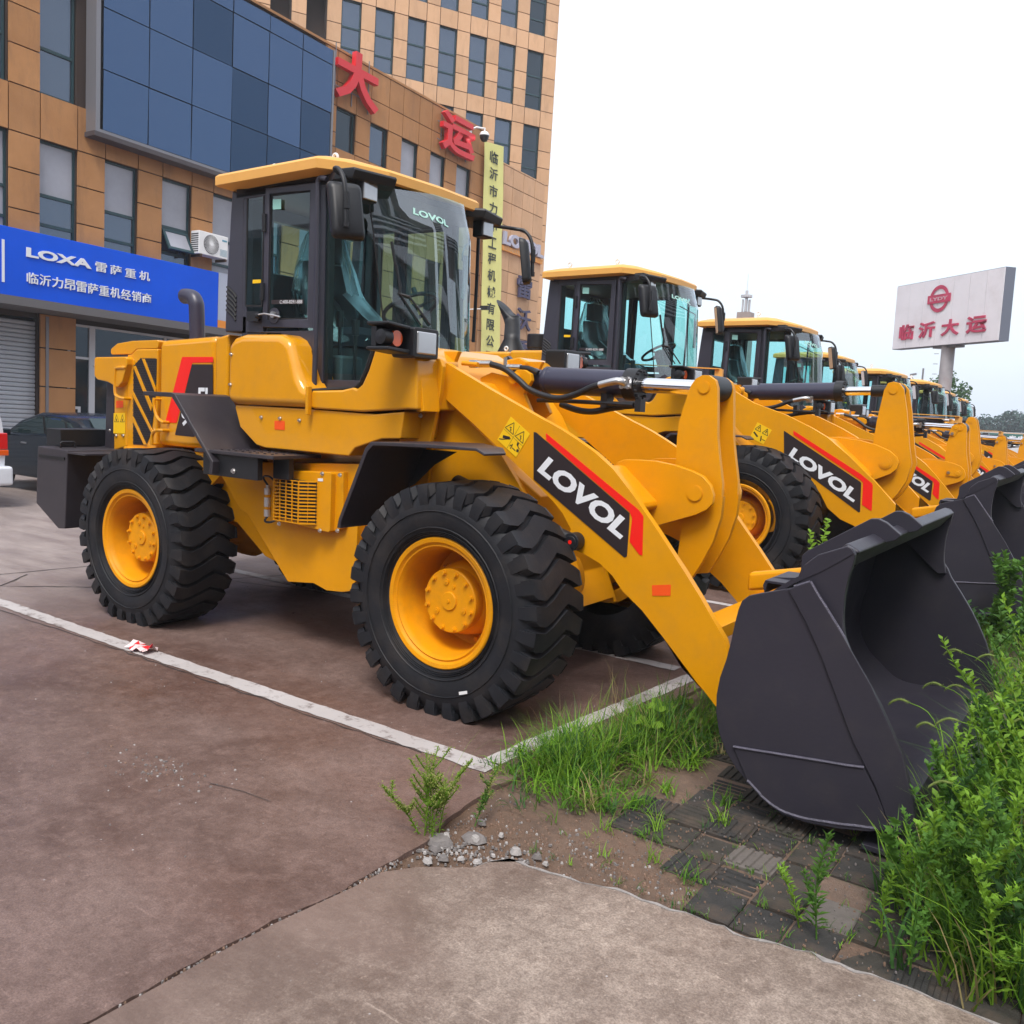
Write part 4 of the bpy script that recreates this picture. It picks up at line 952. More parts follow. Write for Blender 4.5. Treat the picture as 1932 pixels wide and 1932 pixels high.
    for i, (x, y) in enumerate(((-1.36, .56), (-1.28, .62))): q.cyl((x, y, 1.72), (x, y, 2.12-.05*i), .012, n=8); q.cyl((x, y, 2.10-.05*i), (x, y, 2.2-.05*i), .024, n=10)
    q.build('control_lever', BLK, cab)
    q = MB(); q.box((-1.95, .52, 1.72), (-1.30, .72, 1.92)); q.build('side_console', INT, cab, bevel=.02)
    q = MB(); q.poly([(-2.16, CY0+.17, 2.2), (-2.16, CY1-.17, 2.2), (-2.13, CY1-.17, 2.85), (-2.13, CY0+.17, 2.85)]); q.build('rear_window', GLS, cab)
    q = MB(); q.box((-2.2, .52, 1.72), (-2.14, 1.58, 2.2)); q.build('rear_bulkhead', CABM, cab)
def rc3(p, r_, z): return [(x, y, z) for x, y in rc(p, r_)]
mat_dglass = mat('dark_door_glass', (.012, .012, .016), .06, coat=.4)
mat_mint = mat('mint_sticker', (.30, .62, .55), .4)
mat_mint2 = mat('mint_lettering', (.38, .66, .60), .4)

def make_bucket(r):
    y0 = -.08; y1 = 2*YC+.08; th = .028
    bk = bpy.data.objects.new('bucket', None); COL.objects.link(bk); bk.parent = r
    side = [(1.923,1.017),(1.854,0.982),(1.729,0.940),(1.683,0.923),(1.656,0.897),(1.644,0.858),(1.634,0.801),(1.623,0.718),(1.609,0.640),(1.588,0.561),(1.579,0.483),(1.583,0.407),(1.603,0.321),(1.639,0.250),(1.686,0.194),(1.734,0.154),(1.822,0.083),(1.897,0.054),(1.996,0.050),(2.117,0.067),(2.245,0.098),(2.337,0.116),(2.372,0.134),(2.392,0.154),(2.357,0.294),(2.316,0.412),(2.270,0.503),(2.222,0.587),(2.160,0.679),(2.097,0.766),(2.073,0.814)]
    for a, b in ((y0, y0+th), (y1-th, y1)):
        q = MB(); q.prism(side, a, b); q.build('bucket_side_plate', BKT, bk, bevel=.004)
    up = [(1.863,0.985),(1.880,1.045),(1.878,1.100),(1.892,1.130),(2.042,1.169),(2.062,1.162),(2.073,1.140),(2.069,1.099),(2.056,1.049),(2.049,0.980),(2.049,0.911),(2.053,0.863),(2.068,0.796),(1.990,0.781)]
    up = [(1.831,0.952),(1.868,1.004),(1.883,1.073),(1.934,1.122),(2.042,1.170),(2.062,1.162),(2.073,1.140),(2.069,1.099),(2.056,1.049),(2.049,0.980),(2.049,0.911),(2.053,0.863),(2.070,0.789),(2.024,0.781)]
    q = MB(); q.prism(up, y0+th, y0+th+.03); q.prism(up, y1-th-.03, y1-th); q.build('bucket_upper_side', BKT, bk, bevel=.005)
    # side cutter strip and corner plate with weld beads
    cut = [(1.843,0.976),(1.924,1.018),(2.075,0.815),(2.181,0.663),(2.316,0.423),(2.370,0.239),(2.393,0.153),(2.343,0.128),(2.307,0.115),(2.236,0.274),(2.138,0.429),(2.066,0.579),(1.993,0.732),(1.921,0.860)]
    cut = [p for p in cut]
    q = MB(); q.prism(cut, y0-.010, y0); q.build('side_cutter', BKT, bk, bevel=.003)
    cor = [(1.671,0.286),(2.187,0.336),(2.227,0.272),(2.268,0.200),(2.297,0.125),(2.227,0.094),(2.118,0.070),(1.997,0.056),(1.898,0.060),(1.830,0.088),(1.744,0.153)]
    q = MB(); q.prism(cor, y0-.008, y0+.001); q.build('corner_wear_plate', BKT, bk, bevel=.002)
    def bead(pts, y, q, rad=.006):
        P = crv(pts, 3); q.tube([(x+rnd.uniform(-.0015, .0015), y, z+rnd.uniform(-.0015, .0015)) for x, z in P], rad, 6)
    q = MB()
    bead([(1.673,0.287),(1.935,0.312),(2.188,0.338)], y0-.009, q)
    bead([(1.742,0.158),(1.777,0.134),(1.824,0.099),(1.884,0.076),(1.955,0.069),(2.038,0.076),(2.131,0.092),(2.252,0.113)], y0-.004, q, .008)
    bead([(1.863,0.990),(1.924,1.018)], y0-.004, q); bead([(1.924,1.018),(1.990,0.929),(2.073,0.821)], y0-.004, q)
    q.build('weld_beads', WELD, bk, stuff=True)
    # shell: floor, curved back and spill plate swept across the width
    inn = [(2.065,1.160),(2.046,1.137),(1.965,1.085),(1.863,1.007),(1.769,0.943),(1.701,0.888),(1.668,0.794),(1.658,0.689),(1.628,0.578),(1.613,0.483),(1.617,0.408),(1.641,0.322),(1.701,0.246),(1.780,0.106),(1.885,0.070),(1.999,0.068),(2.121,0.081),(2.250,0.104),(2.373,0.130)]
    xs = [p[0] for p in inn]
    bk_ = [(1.854,0.982),(1.729,0.940),(1.677,0.915),(1.655,0.885),(1.644,0.847),(1.634,0.794),(1.623,0.718),(1.609,0.640),(1.590,0.561),(1.581,0.483),(1.585,0.408),(1.605,0.321),(1.642,0.250),(1.688,0.194),(1.737,0.155),(1.824,0.084),(1.899,0.056),(1.997,0.052),(2.117,0.069),(2.244,0.101),(2.337,0.120)]
    cx_, cz_ = 1.80, .55
    sh_in = [(2.058, 1.160), (2.0, 1.115), (1.93, 1.065), (bk_[0][0]-.01, bk_[0][1]+.03)]+crv([(x+(cx_-x)*.045, z+(cz_-z)*.045) for x, z in bk_[1:]], 2)+[(2.36, .034)]
    sh_out = [(x-.022 if i < 30 else x, z-.018 if i > 20 else z-.002) for i, (x, z) in enumerate(sh_in)]
    sh_out = []
    for i, (x, z) in enumerate(sh_in):
        a = Vector(sh_in[max(0, i-1)]); b = Vector(sh_in[min(len(sh_in)-1, i+1)]); d = (b-a).normalized(); n = Vector((-d.y, d.x))
        sh_out.append((x+n.x*.018*(1), z+n.y*.018))
    q = MB(); q.prism(sh_in+sh_out[::-1], y0+th-.004, y1-th+.004); q.build('bucket_shell', BKT, bk, sharp=40)
    q = MB(); q.prism([(2.03, 1.178), (2.085, 1.150), (2.01, 1.055), (1.955, 1.085)], y0+th+.03, y1-th-.03); q.build('spill_beam', BKT, bk, bevel=.012, seg=3)
    # cutting edge and wear plates inside
    q = MB(); q.prism([(2.20, .030), (2.20, .008), (2.50, .006), (2.53, .012), (2.46, .030)], y0+.01, y1-.01); q.build('cutting_edge', BKT, bk, bevel=.003)
    q = MB()
    for yy in (y0+.55, YC, y1-.55): q.box((2.24, yy-.10, .030), (2.42, yy+.10, .046))
    q.build('edge_wear_block', BKT, bk, bevel=.003)
    q = MB(); P = sh_in[4:30]
    for yy in (1.62, 1.92):
        q.tube([(x+.006, yy, z+.004) for x, z in sh_in[4:34]], .006, 6)
    q.tube([(1.79, a, .965) for a in (0, 2.1)], .006, 6); q.tube([(x+.006, .42, z+.004) for x, z in sh_in[20:32]], .005, 6)
    q.build('inner_weld_beads', WELD, bk, stuff=True)
    ear = [(1.60, .84), (1.70, .98), (1.745, 1.05), (1.80, 1.095), (1.985, 1.205), (2.01, 1.20), (2.04, 1.165), (2.03, 1.10), (1.80, .90)]
    ear = [(1.716,0.892),(1.740,0.976),(1.740,1.043),(1.763,1.068),(2.015,1.238),(2.046,1.241),(2.079,1.228),(2.142,1.181),(2.120,1.157),(1.955,1.099),(1.824,0.901)]
    for a in (.40, .86):
        q = MB(); q.prism(rc(ear, .01), a, a+.03); q.build('hinge_ear', BKT, bk, bevel=.004)
    q = MB(); bxp = [(1.610,0.903),(1.619,0.917),(1.743,0.942),(1.747,0.896),(1.615,0.868)]
    q.prism([(bxp[0][0], bxp[0][1]), (bxp[1][0], bxp[1][1]+.01), (bxp[2][0], bxp[2][1]), (bxp[3][0], bxp[3][1])], .40, .41); q.prism([(bxp[0][0], bxp[0][1]), (bxp[1][0], bxp[1][1]+.01), (bxp[1][0]+.01, bxp[1][1]), (bxp[0][0]+.01, bxp[4][1])], .30, .62)
    q.box((bxp[1][0], .30, bxp[1][1]+.0), (bxp[2][0], .62, bxp[1][1]+.01)); q.build('stop_bracket', BKT, bk)
    # lower hinge ears at the arm tips
    for a in (.44, .55, 2*YC-.58, 2*YC-.47):
        q = MB(); q.prism(rc([(1.42, .34), (1.48, .42), (1.56, .42), (1.60, .2), (1.50, .16)], .04), a, a+.03); q.build('hinge_ear', BKT, bk, bevel=.003)

# ================================================================ ground
def gz(y):
    """the lot falls away gently beyond the second bay"""
    if y <= 2.4: return 0.0
    return -.022*(min(y, 42)-2.4)
def wobble(pts, amp, step, seed, keep=None):
    r_ = random.Random(seed); out = []
    for i in range(len(pts)-1):
        a, b = Vector(pts[i]), Vector(pts[i+1]); n = max(1, int((b-a).length/step)); d = (b-a).normalized(); nn = Vector((-d.y, d.x))
        for k in range(n):
            q = a+(b-a)*(k/n)
            if k or i: q = q+nn*r_.uniform(-amp, amp)
            out.append(tuple(q))
    out.append(tuple(pts[-1])); return out

def gmat(name, c1, c2, c3, light=None, scale=1.0):
    """weathered concrete: broad mud stains, fine grit, pale scuffs"""
    m = bpy.data.materials.new(name); m.use_nodes = True; nt = m.node_tree; L = nt.links; p = nt.nodes['Principled BSDF']
    tc = nd(nt, 'ShaderNodeTexCoord')
    def noise(sc, det=8, ro=.6, vec=None, dist=0):
        n = nd(nt, 'ShaderNodeTexNoise'); n.inputs['Scale'].default_value = sc*scale; n.inputs['Detail'].default_value = det; n.inputs['Roughness'].default_value = ro; n.inputs['Distortion'].default_value = dist
        L.new(vec or tc.outputs['Object'], n.inputs['Vector']); return n.outputs[0]
    def ramp(x, a, b, lo=0., hi=1.):
        mr = nd(nt, 'ShaderNodeMapRange'); mr.inputs[1].default_value = a; mr.inputs[2].default_value = b; mr.inputs[3].default_value = lo; mr.inputs[4].default_value = hi; L.new(x, mr.inputs[0]); return mr.outputs[0]
    def mix(f, a, b):
        mxn = nd(nt, 'ShaderNodeMix', data_type='RGBA'); L.new(f, mxn.inputs[0])
        for i, v in ((6, a), (7, b)):
            if isinstance(v, tuple): mxn.inputs[i].default_value = (*v, 1)
            else: L.new(v, mxn.inputs[i])
        return mxn.outputs[2]
    mp = nd(nt, 'ShaderNodeMapping'); mp.inputs['Rotation'].default_value = (0, 0, math.radians(38)); mp.inputs['Scale'].default_value = (.5, 2.2, 1); L.new(tc.outputs['Object'], mp.inputs[0])
    a = mix(ramp(noise(.9, 10, .65, dist=.6), .36, .64), c1, c2)
    a = mix(ramp(noise(.42, 6, .6, mp.outputs[0]), .52, .72, 0, .75), a, c3)
    a = mix(ramp(noise(7, 9, .78), .47, .70, 0, .55), a, tuple(min(1, v*1.5) for v in c2))
    st = nd(nt, 'ShaderNodeMapping'); st.inputs['Rotation'].default_value = (0, 0, math.radians(20)); st.inputs['Scale'].default_value = (1.2, 14, 1); L.new(tc.outputs['Object'], st.inputs[0])
    a = mix(ramp(noise(2.2, 6, .7, st.outputs[0]), .62, .74, 0, .45), a, tuple(min(1, v*1.9) for v in c2))
    a = mix(ramp(noise(24, 8, .8), .46, .66, 0, .55), a, tuple(v*.72 for v in c1))
    a = mix(ramp(noise(38, 6, .75, dist=.5), .58, .70, 0, .5), a, tuple(min(1, v*1.75) for v in c2))
    a = mix(ramp(noise(160, 3, .6), .40, .62, 0, .45), a, tuple(v*.5 for v in c1))
    v_ = nd(nt, 'ShaderNodeTexVoronoi'); v_.inputs['Scale'].default_value = 26; L.new(tc.outputs['Object'], v_.inputs['Vector'])
    sep = nd(nt, 'ShaderNodeSeparateColor'); L.new(v_.outputs['Color'], sep.inputs[0])
    g1 = ramp(v_.outputs['Distance'], .05, .12, 1, 0); g2 = ramp(sep.outputs[0], .93, .95)
    mm = nd(nt, 'ShaderNodeMath', operation='MULTIPLY'); L.new(g1, mm.inputs[0]); L.new(g2, mm.inputs[1])
    a = mix(mm.outputs[0], a, (.42, .40, .40))
    if light:
        sx = nd(nt, 'ShaderNodeSeparateXYZ'); L.new(tc.outputs['Object'], sx.inputs[0])
        ad = nd(nt, 'ShaderNodeMath', operation='MULTIPLY_ADD'); ad.inputs[1].default_value = 1.6; L.new(noise(.5, 5), ad.inputs[0]); L.new(sx.outputs[0], ad.inputs[2])
        a = mix(ramp(ad.outputs[0], light[0], light[1], 1, 0), a, mix(ramp(noise(1.4, 8, .7, mp.outputs[0]), .35, .65), light[2], light[3]))
    L.new(a, p.inputs['Base Color']); p.inputs['Specular IOR Level'].default_value = .5
    L.new(ramp(noise(1.1, 6), .3, .7, .24, .60), p.inputs['Roughness'])
    b = nd(nt, 'ShaderNodeBump'); b.inputs['Strength'].default_value = .45; b.inputs['Distance'].default_value = .007
    ad2 = nd(nt, 'ShaderNodeMath', operation='ADD'); L.new(noise(60, 6, .7), ad2.inputs[0]); L.new(noise(6, 6, .6), ad2.inputs[1]); L.new(ad2.outputs[0], b.inputs['Height']); L.new(b.outputs[0], p.inputs['Normal'])
    return m
PAVE = gmat('muddy_pavement', (.098, .057, .046), (.215, .148, .128), (.160, .084, .062), light=(-4.2, -2.2, (.33, .28, .26), (.19, .15, .14)))
CONC = gmat('bare_concrete', (.130, .088, .068), (.38, .31, .26), (.100, .062, .046), light=(1.55, 2.3, (.100, .064, .052), (.190, .132, .110)), scale=1.0)
SOIL = gmat('gritty_soil', (.085, .048, .028), (.15, .086, .052), (.05, .034, .024), scale=3)

def sheet(poly, z, m, name, thick=.03, sloped=False):
    q = MB(); q.prism(poly, z-thick, z, 'z'); return struct(q.build(name, m, None))
# base soil
ys = [-300, 2.4, 8, 14, 20, 28, 36, 42, 70, 150, 600]
q = MB()
for i in range(len(ys)-1):
    q.poly([(-500, ys[i], gz(ys[i])-.022), (600, ys[i], gz(ys[i])-.022), (600, ys[i+1], gz(ys[i+1])-.022), (-500, ys[i+1], gz(ys[i+1])-.022)])
struct(q.build('ground', SOIL, None))
# paved lot, its right edge is the broken joint near the weeds
EDGE = wobble([(.80, -40), (.82, -3.2), (.835, -1.96), (.845, -1.79), (.88, -1.52), (.88, -1.2), (.875, -1.05), (.82, -.91), (.80, -.70), (.77, -.52), (.80, -.40), (.84, .6), (.90, 1.6), (.92, 2.4)], .007, .05, 3)
q = MB(); n = len(EDGE)
q.prism([(-400, -300), (.80, -300)]+EDGE+[(-400, 2.4)], -.03, 0, 'z')
for i in range(1, len(ys)-1):
    y0, y1 = ys[i], ys[i+1]; q.poly([(-400, y0, gz(y0)), (.95, y0, gz(y0)), (.95 if y1 < 60 else 60, y1, gz(y1)), (-400, y1, gz(y1))])
struct(q.build('pavement', PAVE, None))
# bare concrete slab in the foreground with a ragged lip
LIP = [(.905, -1.36), (.98, -1.26), (1.10, -1.165), (1.16, -1.06), (1.20, -1.0), (1.32, -.985), (1.48, -.965), (1.60, -.93), (1.75, -.925), (1.90, -.905), (2.06, -.915), (2.25, -.87), (2.6, -.86), (3.4, -.84), (9, -.8)]
LIPW = wobble(LIP, .009, .04, 5)
q = MB(); q.prism([(9, -40), (.822, -40), (.835, -3.2), (.853, -1.96), (.862, -1.79), (.897, -1.50)]+LIPW, -.03, .002, 'z'); struct(q.build('concrete_slab', CONC, None))
q = MB(); r2 = random.Random(4)
a_ = [(x+r2.uniform(-.003, .003), y-.0015-max(0, r2.gauss(.004, .006))) for x, y in LIPW[8:]]; b_ = [(x, y+.001) for x, y in LIPW[8:]]
q.prism(b_+a_[::-1], .0022, .005, 'z'); struct(q.build('slab_edge', mat('chipped_concrete', (.26, .24, .23), .85, var=.25, vscale=30, bump=.5), None))
# slab joints beyond the machine, as thin fillings
TAR = mat('joint_filling', (.05, .042, .040), .9, var=.4, vscale=20)
def joint(pts, w, seed, name='pavement_joint', m=None, z=.004):
    P = wobble(pts, .012, .10, seed); q = MB(); rr_ = random.Random(seed); A = []; B = []
    for i, p in enumerate(P):
        a = Vector(P[max(0, i-1)]); b = Vector(P[min(len(P)-1, i+1)]); d = (b-a).normalized(); nn = Vector((-d.y, d.x)); ww = w*rr_.uniform(.35, 1.2)
        A.append((p[0]+nn.x*ww, p[1]+nn.y*ww)); B.append((p[0]-nn.x*ww, p[1]-nn.y*ww))
    for i in range(len(P)-1): q.poly([(*A[i], z+gz(A[i][1])), (*A[i+1], z+gz(A[i+1][1])), (*B[i+1], z+gz(B[i+1][1])), (*B[i], z+gz(B[i][1]))])
    return struct(q.build(name, m or TAR, None))
joint([(-5.4, -.35), (-4.58, -.08), (-4.09, .39), (-3.7, 1.2), (-3.3, 2.3)], .010, 1)
joint([(-5.6, -.2), (-5.04, .14), (-4.94, .87), (-4.8, 2.3)], .010, 2)
joint([(-4.58, -.08), (-4.9, .3)], .012, 7)
joint([(-3.7, 1.35), (-2.4, 1.7), (-1.2, 1.9)], .006, 8)
joint([(-.15, -1.30), (.02, -1.26), (.18, -1.25)], .003, 9)
# painted bay lines, worn
def linemat():
    m = bpy.data.materials.new('worn_white_paint'); m.use_nodes = True; nt = m.node_tree; L = nt.links; p = nt.nodes['Principled BSDF']; tc = nd(nt, 'ShaderNodeTexCoord')
    n = nd(nt, 'ShaderNodeTexNoise'); n.inputs['Scale'].default_value = 9; n.inputs['Detail'].default_value = 12; n.inputs['Roughness'].default_value = .78; L.new(tc.outputs['Object'], n.inputs['Vector'])
    mr = nd(nt, 'ShaderNodeMapRange'); mr.inputs[1].default_value = .53; mr.inputs[2].default_value = .66; L.new(n.outputs[0], mr.inputs[0])
    n2 = nd(nt, 'ShaderNodeTexNoise'); n2.inputs['Scale'].default_value = 1.5; n2.inputs['Detail'].default_value = 6; L.new(tc.outputs['Object'], n2.inputs['Vector'])
    mx = nd(nt, 'ShaderNodeMix', data_type='RGBA'); mx.inputs[6].default_value = (.52, .50, .50, 1); mx.inputs[7].default_value = (.30, .27, .26, 1); L.new(n2.outputs[0], mx.inputs[0])
    mx2 = nd(nt, 'ShaderNodeMix', data_type='RGBA'); L.new(mx.outputs[2], mx2.inputs[6]); mx2.inputs[7].default_value = (.13, .10, .09, 1); L.new(mr.outputs[0], mx2.inputs[0])
    L.new(mx2.outputs[2], p.inputs['Base Color']); p.inputs['Roughness'].default_value = .8; return m
WPAINT = linemat()
def pline(a, b, w, seed, name='parking_line', x=None):
    a, b = Vector(a), Vector(b); d = (b-a).normalized(); nn = Vector((-d.y, d.x))*w/2; rr_ = random.Random(seed); q = MB(); n_ = int((b-a).length/.06)
    e1 = []; e2 = []
    for i in range(n_+1):
        c = a+(b-a)*i/n_; e1.append(c+nn*rr_.uniform(.86, 1.08)); e2.append(c-nn*rr_.uniform(.86, 1.08))
    for i in range(n_): q.poly([(e1[i].x, e1[i].y, .004+gz(e1[i].y)), (e1[i+1].x, e1[i+1].y, .004+gz(e1[i+1].y)), (e2[i+1].x, e2[i+1].y, .004+gz(e2[i+1].y)), (e2[i].x, e2[i].y, .004+gz(e2[i].y))])
    return struct(q.build(name, WPAINT, None))
pline((-7.5, -.30), (-2.2, -.37), .12, 1); pline((-2.2, -.37), (.665, -.385), .125, 2)
pline((.612, -.335), (.765, 1.62), .105, 3); pline((-5, 1.72), (.62, 1.70), .11, 4); pline((.765, 1.8), (.95, 4), .10, 6)
pline((-6, 4.2), (.7, 4.0), .10, 7)
# raised lip of old paint / groove beside the near line
joint([(-3.8, -.462), (-2.2, -.452), (-.5, -.462), (.3, -.455)], .005, 12, 'paint_groove')
# pavers with ribs in the corner between slab and weeds
PV = [mat('paver_dark', (.030, .029, .028), .9, var=.3, vscale=9, bump=.5, bscale=120, dirt=(.085, .055, .036), dscale=5, damt=.85), mat('paver_mossy', (.040, .036, .030), .9, var=.3, vscale=9, bump=.5, bscale=120, dirt=(.085, .058, .04), dscale=6, damt=.9), mat('paver_pale', (.12, .105, .095), .88, var=.2, vscale=12, bump=.4, bscale=120, dirt=(.06, .05, .04), dscale=9, damt=.5)]
pv_root = bpy.data.objects.new('pavers', None); COL.objects.link(pv_root); pv_root['kind'] = 'structure'
def pvm(kind, m):
    q = MB(); a, b = .079, .091
    q.prism([(-a, -.02), (a, -.02), (a, .0), (a-.004, .004), (-a+.004, .004), (-a, .0)], -b, b)
    if kind:
        for k in range(5):
            y = -b+.020+k*.0355; q.prism([(y-.011, .003), (y+.011, .003), (y+.007, .011), (y-.007, .011)], -a+.006, a-.006, 'x')
    me = q.build('paver', m, None); o = me.data; bpy.data.objects.remove(me); return o
pmesh = [[pvm(k, m) for m in PV] for k in (0, 1)]
r3 = random.Random(11)
def soilcut(x, y):
    return (x < 1.42+.10*math.sin(y*7)) or (x < 1.60 and y < -.52+.1*math.sin(x*20)) or (x < 1.9 and y < -.80+.04*math.sin(x*30)) 
np_ = 0
for i in range(13):
    for j in range(9):
        x = 1.40+i*.166; y = -.78+j*.19
        if soilcut(x, y) or y < -.80: continue
        ribs = (x < 1.97 and r3.random() < .85) or (x >= 1.97 and r3.random() < .1); pale = (i, j) == (3, 2) or (i, j) == (5, 1)
        if (i, j) == (3, 2): ribs = True
        if (i, j) == (5, 1): ribs = False
        o = bpy.data.objects.new('paver', pmesh[1 if ribs else 0][2 if pale else (0 if r3.random() < .6 else 1)]); COL.objects.link(o); o.parent = pv_root
        o.location = (x+r3.uniform(-.004, .004), y+r3.uniform(-.004, .004), -.013+r3.uniform(-.009, .005)-.012*(not pale)*r3.random()**2); o.rotation_euler = (r3.uniform(-.02, .02), r3.uniform(-.02, .02), r3.uniform(-.03, .03)+(pi/2 if (ribs and (i+j) % 2) else 0)+.0)
        if pale: o.location.z += .006
# loose stones and broken concrete along the joint
STN = [mat('pale_stone', (.34, .32, .31), .85, var=.3, vscale=20, bump=.4), mat('grey_stone', (.16, .145, .14), .85, var=.3, vscale=20, bump=.4), mat('brown_stone', (.19, .12, .085), .85, var=.3, vscale=20, bump=.4)]
def stone(q, x, y, z, s, r_):
    n_ = 7; top = []; base = []; h = s*r_.uniform(.35, .7)
    for k in range(n_):
        a = 2*pi*k/n_; rr_ = s*r_.uniform(.65, 1.1); base.append((x+rr_*math.cos(a)*1.2, y+rr_*math.sin(a), z-.004)); top.append((x+rr_*.7*math.cos(a+.2)*1.2, y+rr_*.7*math.sin(a+.2), z+h*r_.uniform(.7, 1.1)))
    q.loft([base, top], True, True, False)
r4 = random.Random(21)
SG = 'loose stones by the broken pavement joint'
for i, (x, y, s) in enumerate(((1.00, -1.14, .022), (1.05, -1.10, .014), (.965, -1.19, .020), (.93, -1.10, .026), (1.11, -1.08, .017), (1.18, -.93, .024), (1.26, -.91, .018), (.90, -1.0, .018), (1.00, -.95, .02), (.94, -.83, .02), (1.31, -.93, .013), (1.06, -.86, .014))):
    q = MB(); stone(q, x, y, -.004, s, r4); o = q.build('stone', STN[0 if i % 3 else 1], None, org=(x, y, 0))
    tag(o, 'small broken stone lying in the dirt along the pavement joint', 'stone', SG)
for i, (x, y, s, l) in enumerate(((.84, -1.035, .06, 'flat grey lump of broken concrete by the base of the tall yellowish weed'), (.93, -.93, .055, 'flat broken slab piece between weed and gritty soil'))):
    q = MB(); stone(q, x+.06, y, -.012, s, r4); q.v = [(a_, b_, -.012+(c_+.012)*.45) for a_, b_, c_ in q.v]; o = q.build('broken_slab', STN[1], None, org=(x, y, 0)); tag(o, l, 'rubble')
q = [MB(), MB(), MB()]
for k in range(700):
    x = 1.35+r4.random()*1.2; y = -.86+r4.random()*.9; stone(q[r4.choice((1, 2, 2))], x, y, -.004, r4.uniform(.0015, .004), r4)
for k in range(900):
    t = r4.random(); x = .85+r4.random()**1.3*.95; y = -.80+r4.gauss(0, .16)-.12*(x < 1.2)
    stone(q[r4.choice((0, 1, 1, 2, 2, 2, 2, 2, 2))], x, y, -.018, r4.uniform(.002, .0065), r4)
for k in range(160):
    x = r4.uniform(.84, 1.25); y = -1.12+r4.gauss(0, .07)+(x-.9)*.4; stone(q[r4.choice((0, 1, 1))], x, y, -.012, r4.uniform(.003, .009), r4)
for k in range(260):
    x = r4.uniform(-5, .8); y = r4.uniform(-3, 1.6); stone(q[r4.choice((0, 1, 2))], x, y, .001, r4.uniform(.0015, .005), r4)
for k in range(420):
    t_ = r4.random(); y = -1.25-1.6*t_; x = (.88 if y > -1.55 else .88+(y+1.55)*.09)+r4.gauss(.008, .012); stone(q[r4.choice((0, 1, 1, 2, 2))], x, y, -.004, r4.uniform(.002, .006), r4)
for k in range(110):
    x = -.45+r4.gauss(0, .16); y = -1.34+r4.gauss(0, .07)+.1*(x+.45); stone(q[r4.choice((0, 1, 1, 2))], x, y, .001, r4.uniform(.002, .008), r4)
for a, m_, nm in zip(q, STN, ('pale_gravel', 'grey_gravel', 'brown_gravel')):
    o = a.build(nm, m_, None); o['kind'] = 'stuff'; tag(o, {'pale_gravel': 'pale grit scattered over soil and pavement', 'grey_gravel': 'grey grit scattered over soil and pavement', 'brown_gravel': 'brown grit scattered over soil and pavement'}[nm], 'gravel')
# crumpled wrapper on the line
q = MB(); rr_ = random.Random(9); W_ = []
for i in range(9):
    W_.append([(-2.23+.028*i, -.42+.035*j+.012*math.sin(i*1.3)+rr_.uniform(-.006, .006), .008+abs(rr_.gauss(0, .013))+.02*math.exp(-((j-1.5)/1.2)**2)) for j in range(4)])
q.loft(W_, False, False, False); q.mi = [i % 2 if i % 5 else 1 for i in range(len(q.f))]
tag(q.build('candy_wrapper', [mat('wrapper_red', (.72, .02, .03), .3), mat('wrapper_white', (.75, .6, .6), .3)], None), 'crumpled red and white wrapper lying on the white bay line', 'wrapper')

# ================================================================ the row of loaders
L1 = make_loader('nearest yellow wheel loader, whole right side in view, parked between the white bay lines')
q = MB(); w4 = [(0.184,0.171),(0.236,0.189),(0.239,0.173),(0.187,0.155)]; q.prism(w4, -.0375, -.036)
q.build('tyre_label', WPL, [c for c in L1.children if c.name.startswith('wheel')][0])
OV = dict(
  arm=[(-0.325,1.806),(-0.232,1.903),(-0.173,1.897),(0.123,1.742),(0.445,1.640),(0.695,1.531),(0.849,1.450),(1.065,1.287),(1.308,1.072),(1.532,0.848),(1.732,0.698),(1.575,0.830),(1.892,0.530),(1.980,0.340),(1.856,0.164),(1.748,0.243),(1.501,0.461),(1.150,0.657),(1.031,0.700),(0.907,0.792),(0.830,0.919),(0.721,1.061),(0.546,1.168),(0.338,1.245),(0.088,1.385),(-0.159,1.607),(-0.301,1.712)],
  lever=[(1.212,1.910),(1.242,1.977),(1.289,1.991),(1.339,1.979),(1.383,1.929),(1.430,1.725),(1.485,1.389),(1.517,1.243),(1.487,1.077),(1.422,0.952),(1.346,0.854),(1.235,0.812),(1.189,0.991),(1.176,1.219),(1.158,1.414),(1.174,1.626)],
  bracket=[(0.667,1.401),(0.746,1.449),(0.859,1.450),(1.052,1.434),(1.199,1.402),(1.331,1.351),(1.399,1.296),(1.422,1.246),(1.409,1.186),(1.358,1.137),(1.229,1.074),(0.950,0.928),(0.707,1.109)],
  tube=[(0.667,1.401),(0.754,1.445),(0.846,1.427),(1.164,1.159),(1.205,1.102),(1.145,1.052),(0.938,1.065)],
  pin=(1.294,1.912), bpin=(1.309,1.238),
  dec=[(0.439,1.488),(0.447,1.486),(1.177,1.064),(1.188,1.051),(1.202,0.789),(1.191,0.782),(0.461,1.245)],
  red=[(0.529,1.496),(1.170,1.138),(1.279,1.060),(1.290,1.042),(1.302,0.810),(1.291,0.809),(1.213,0.855),(1.204,1.056),(1.186,1.075),(0.534,1.457)],
  let=[(0.494,1.244),(1.134,0.868),(0.550,1.340)], warn=[(0.174,1.558),(0.322,1.490),(0.250,1.349),(0.109,1.409)],
  cyl0=(-.20, 1.862), fw=(.22, .06, 1.07), bucket=(.27, 0, .05))
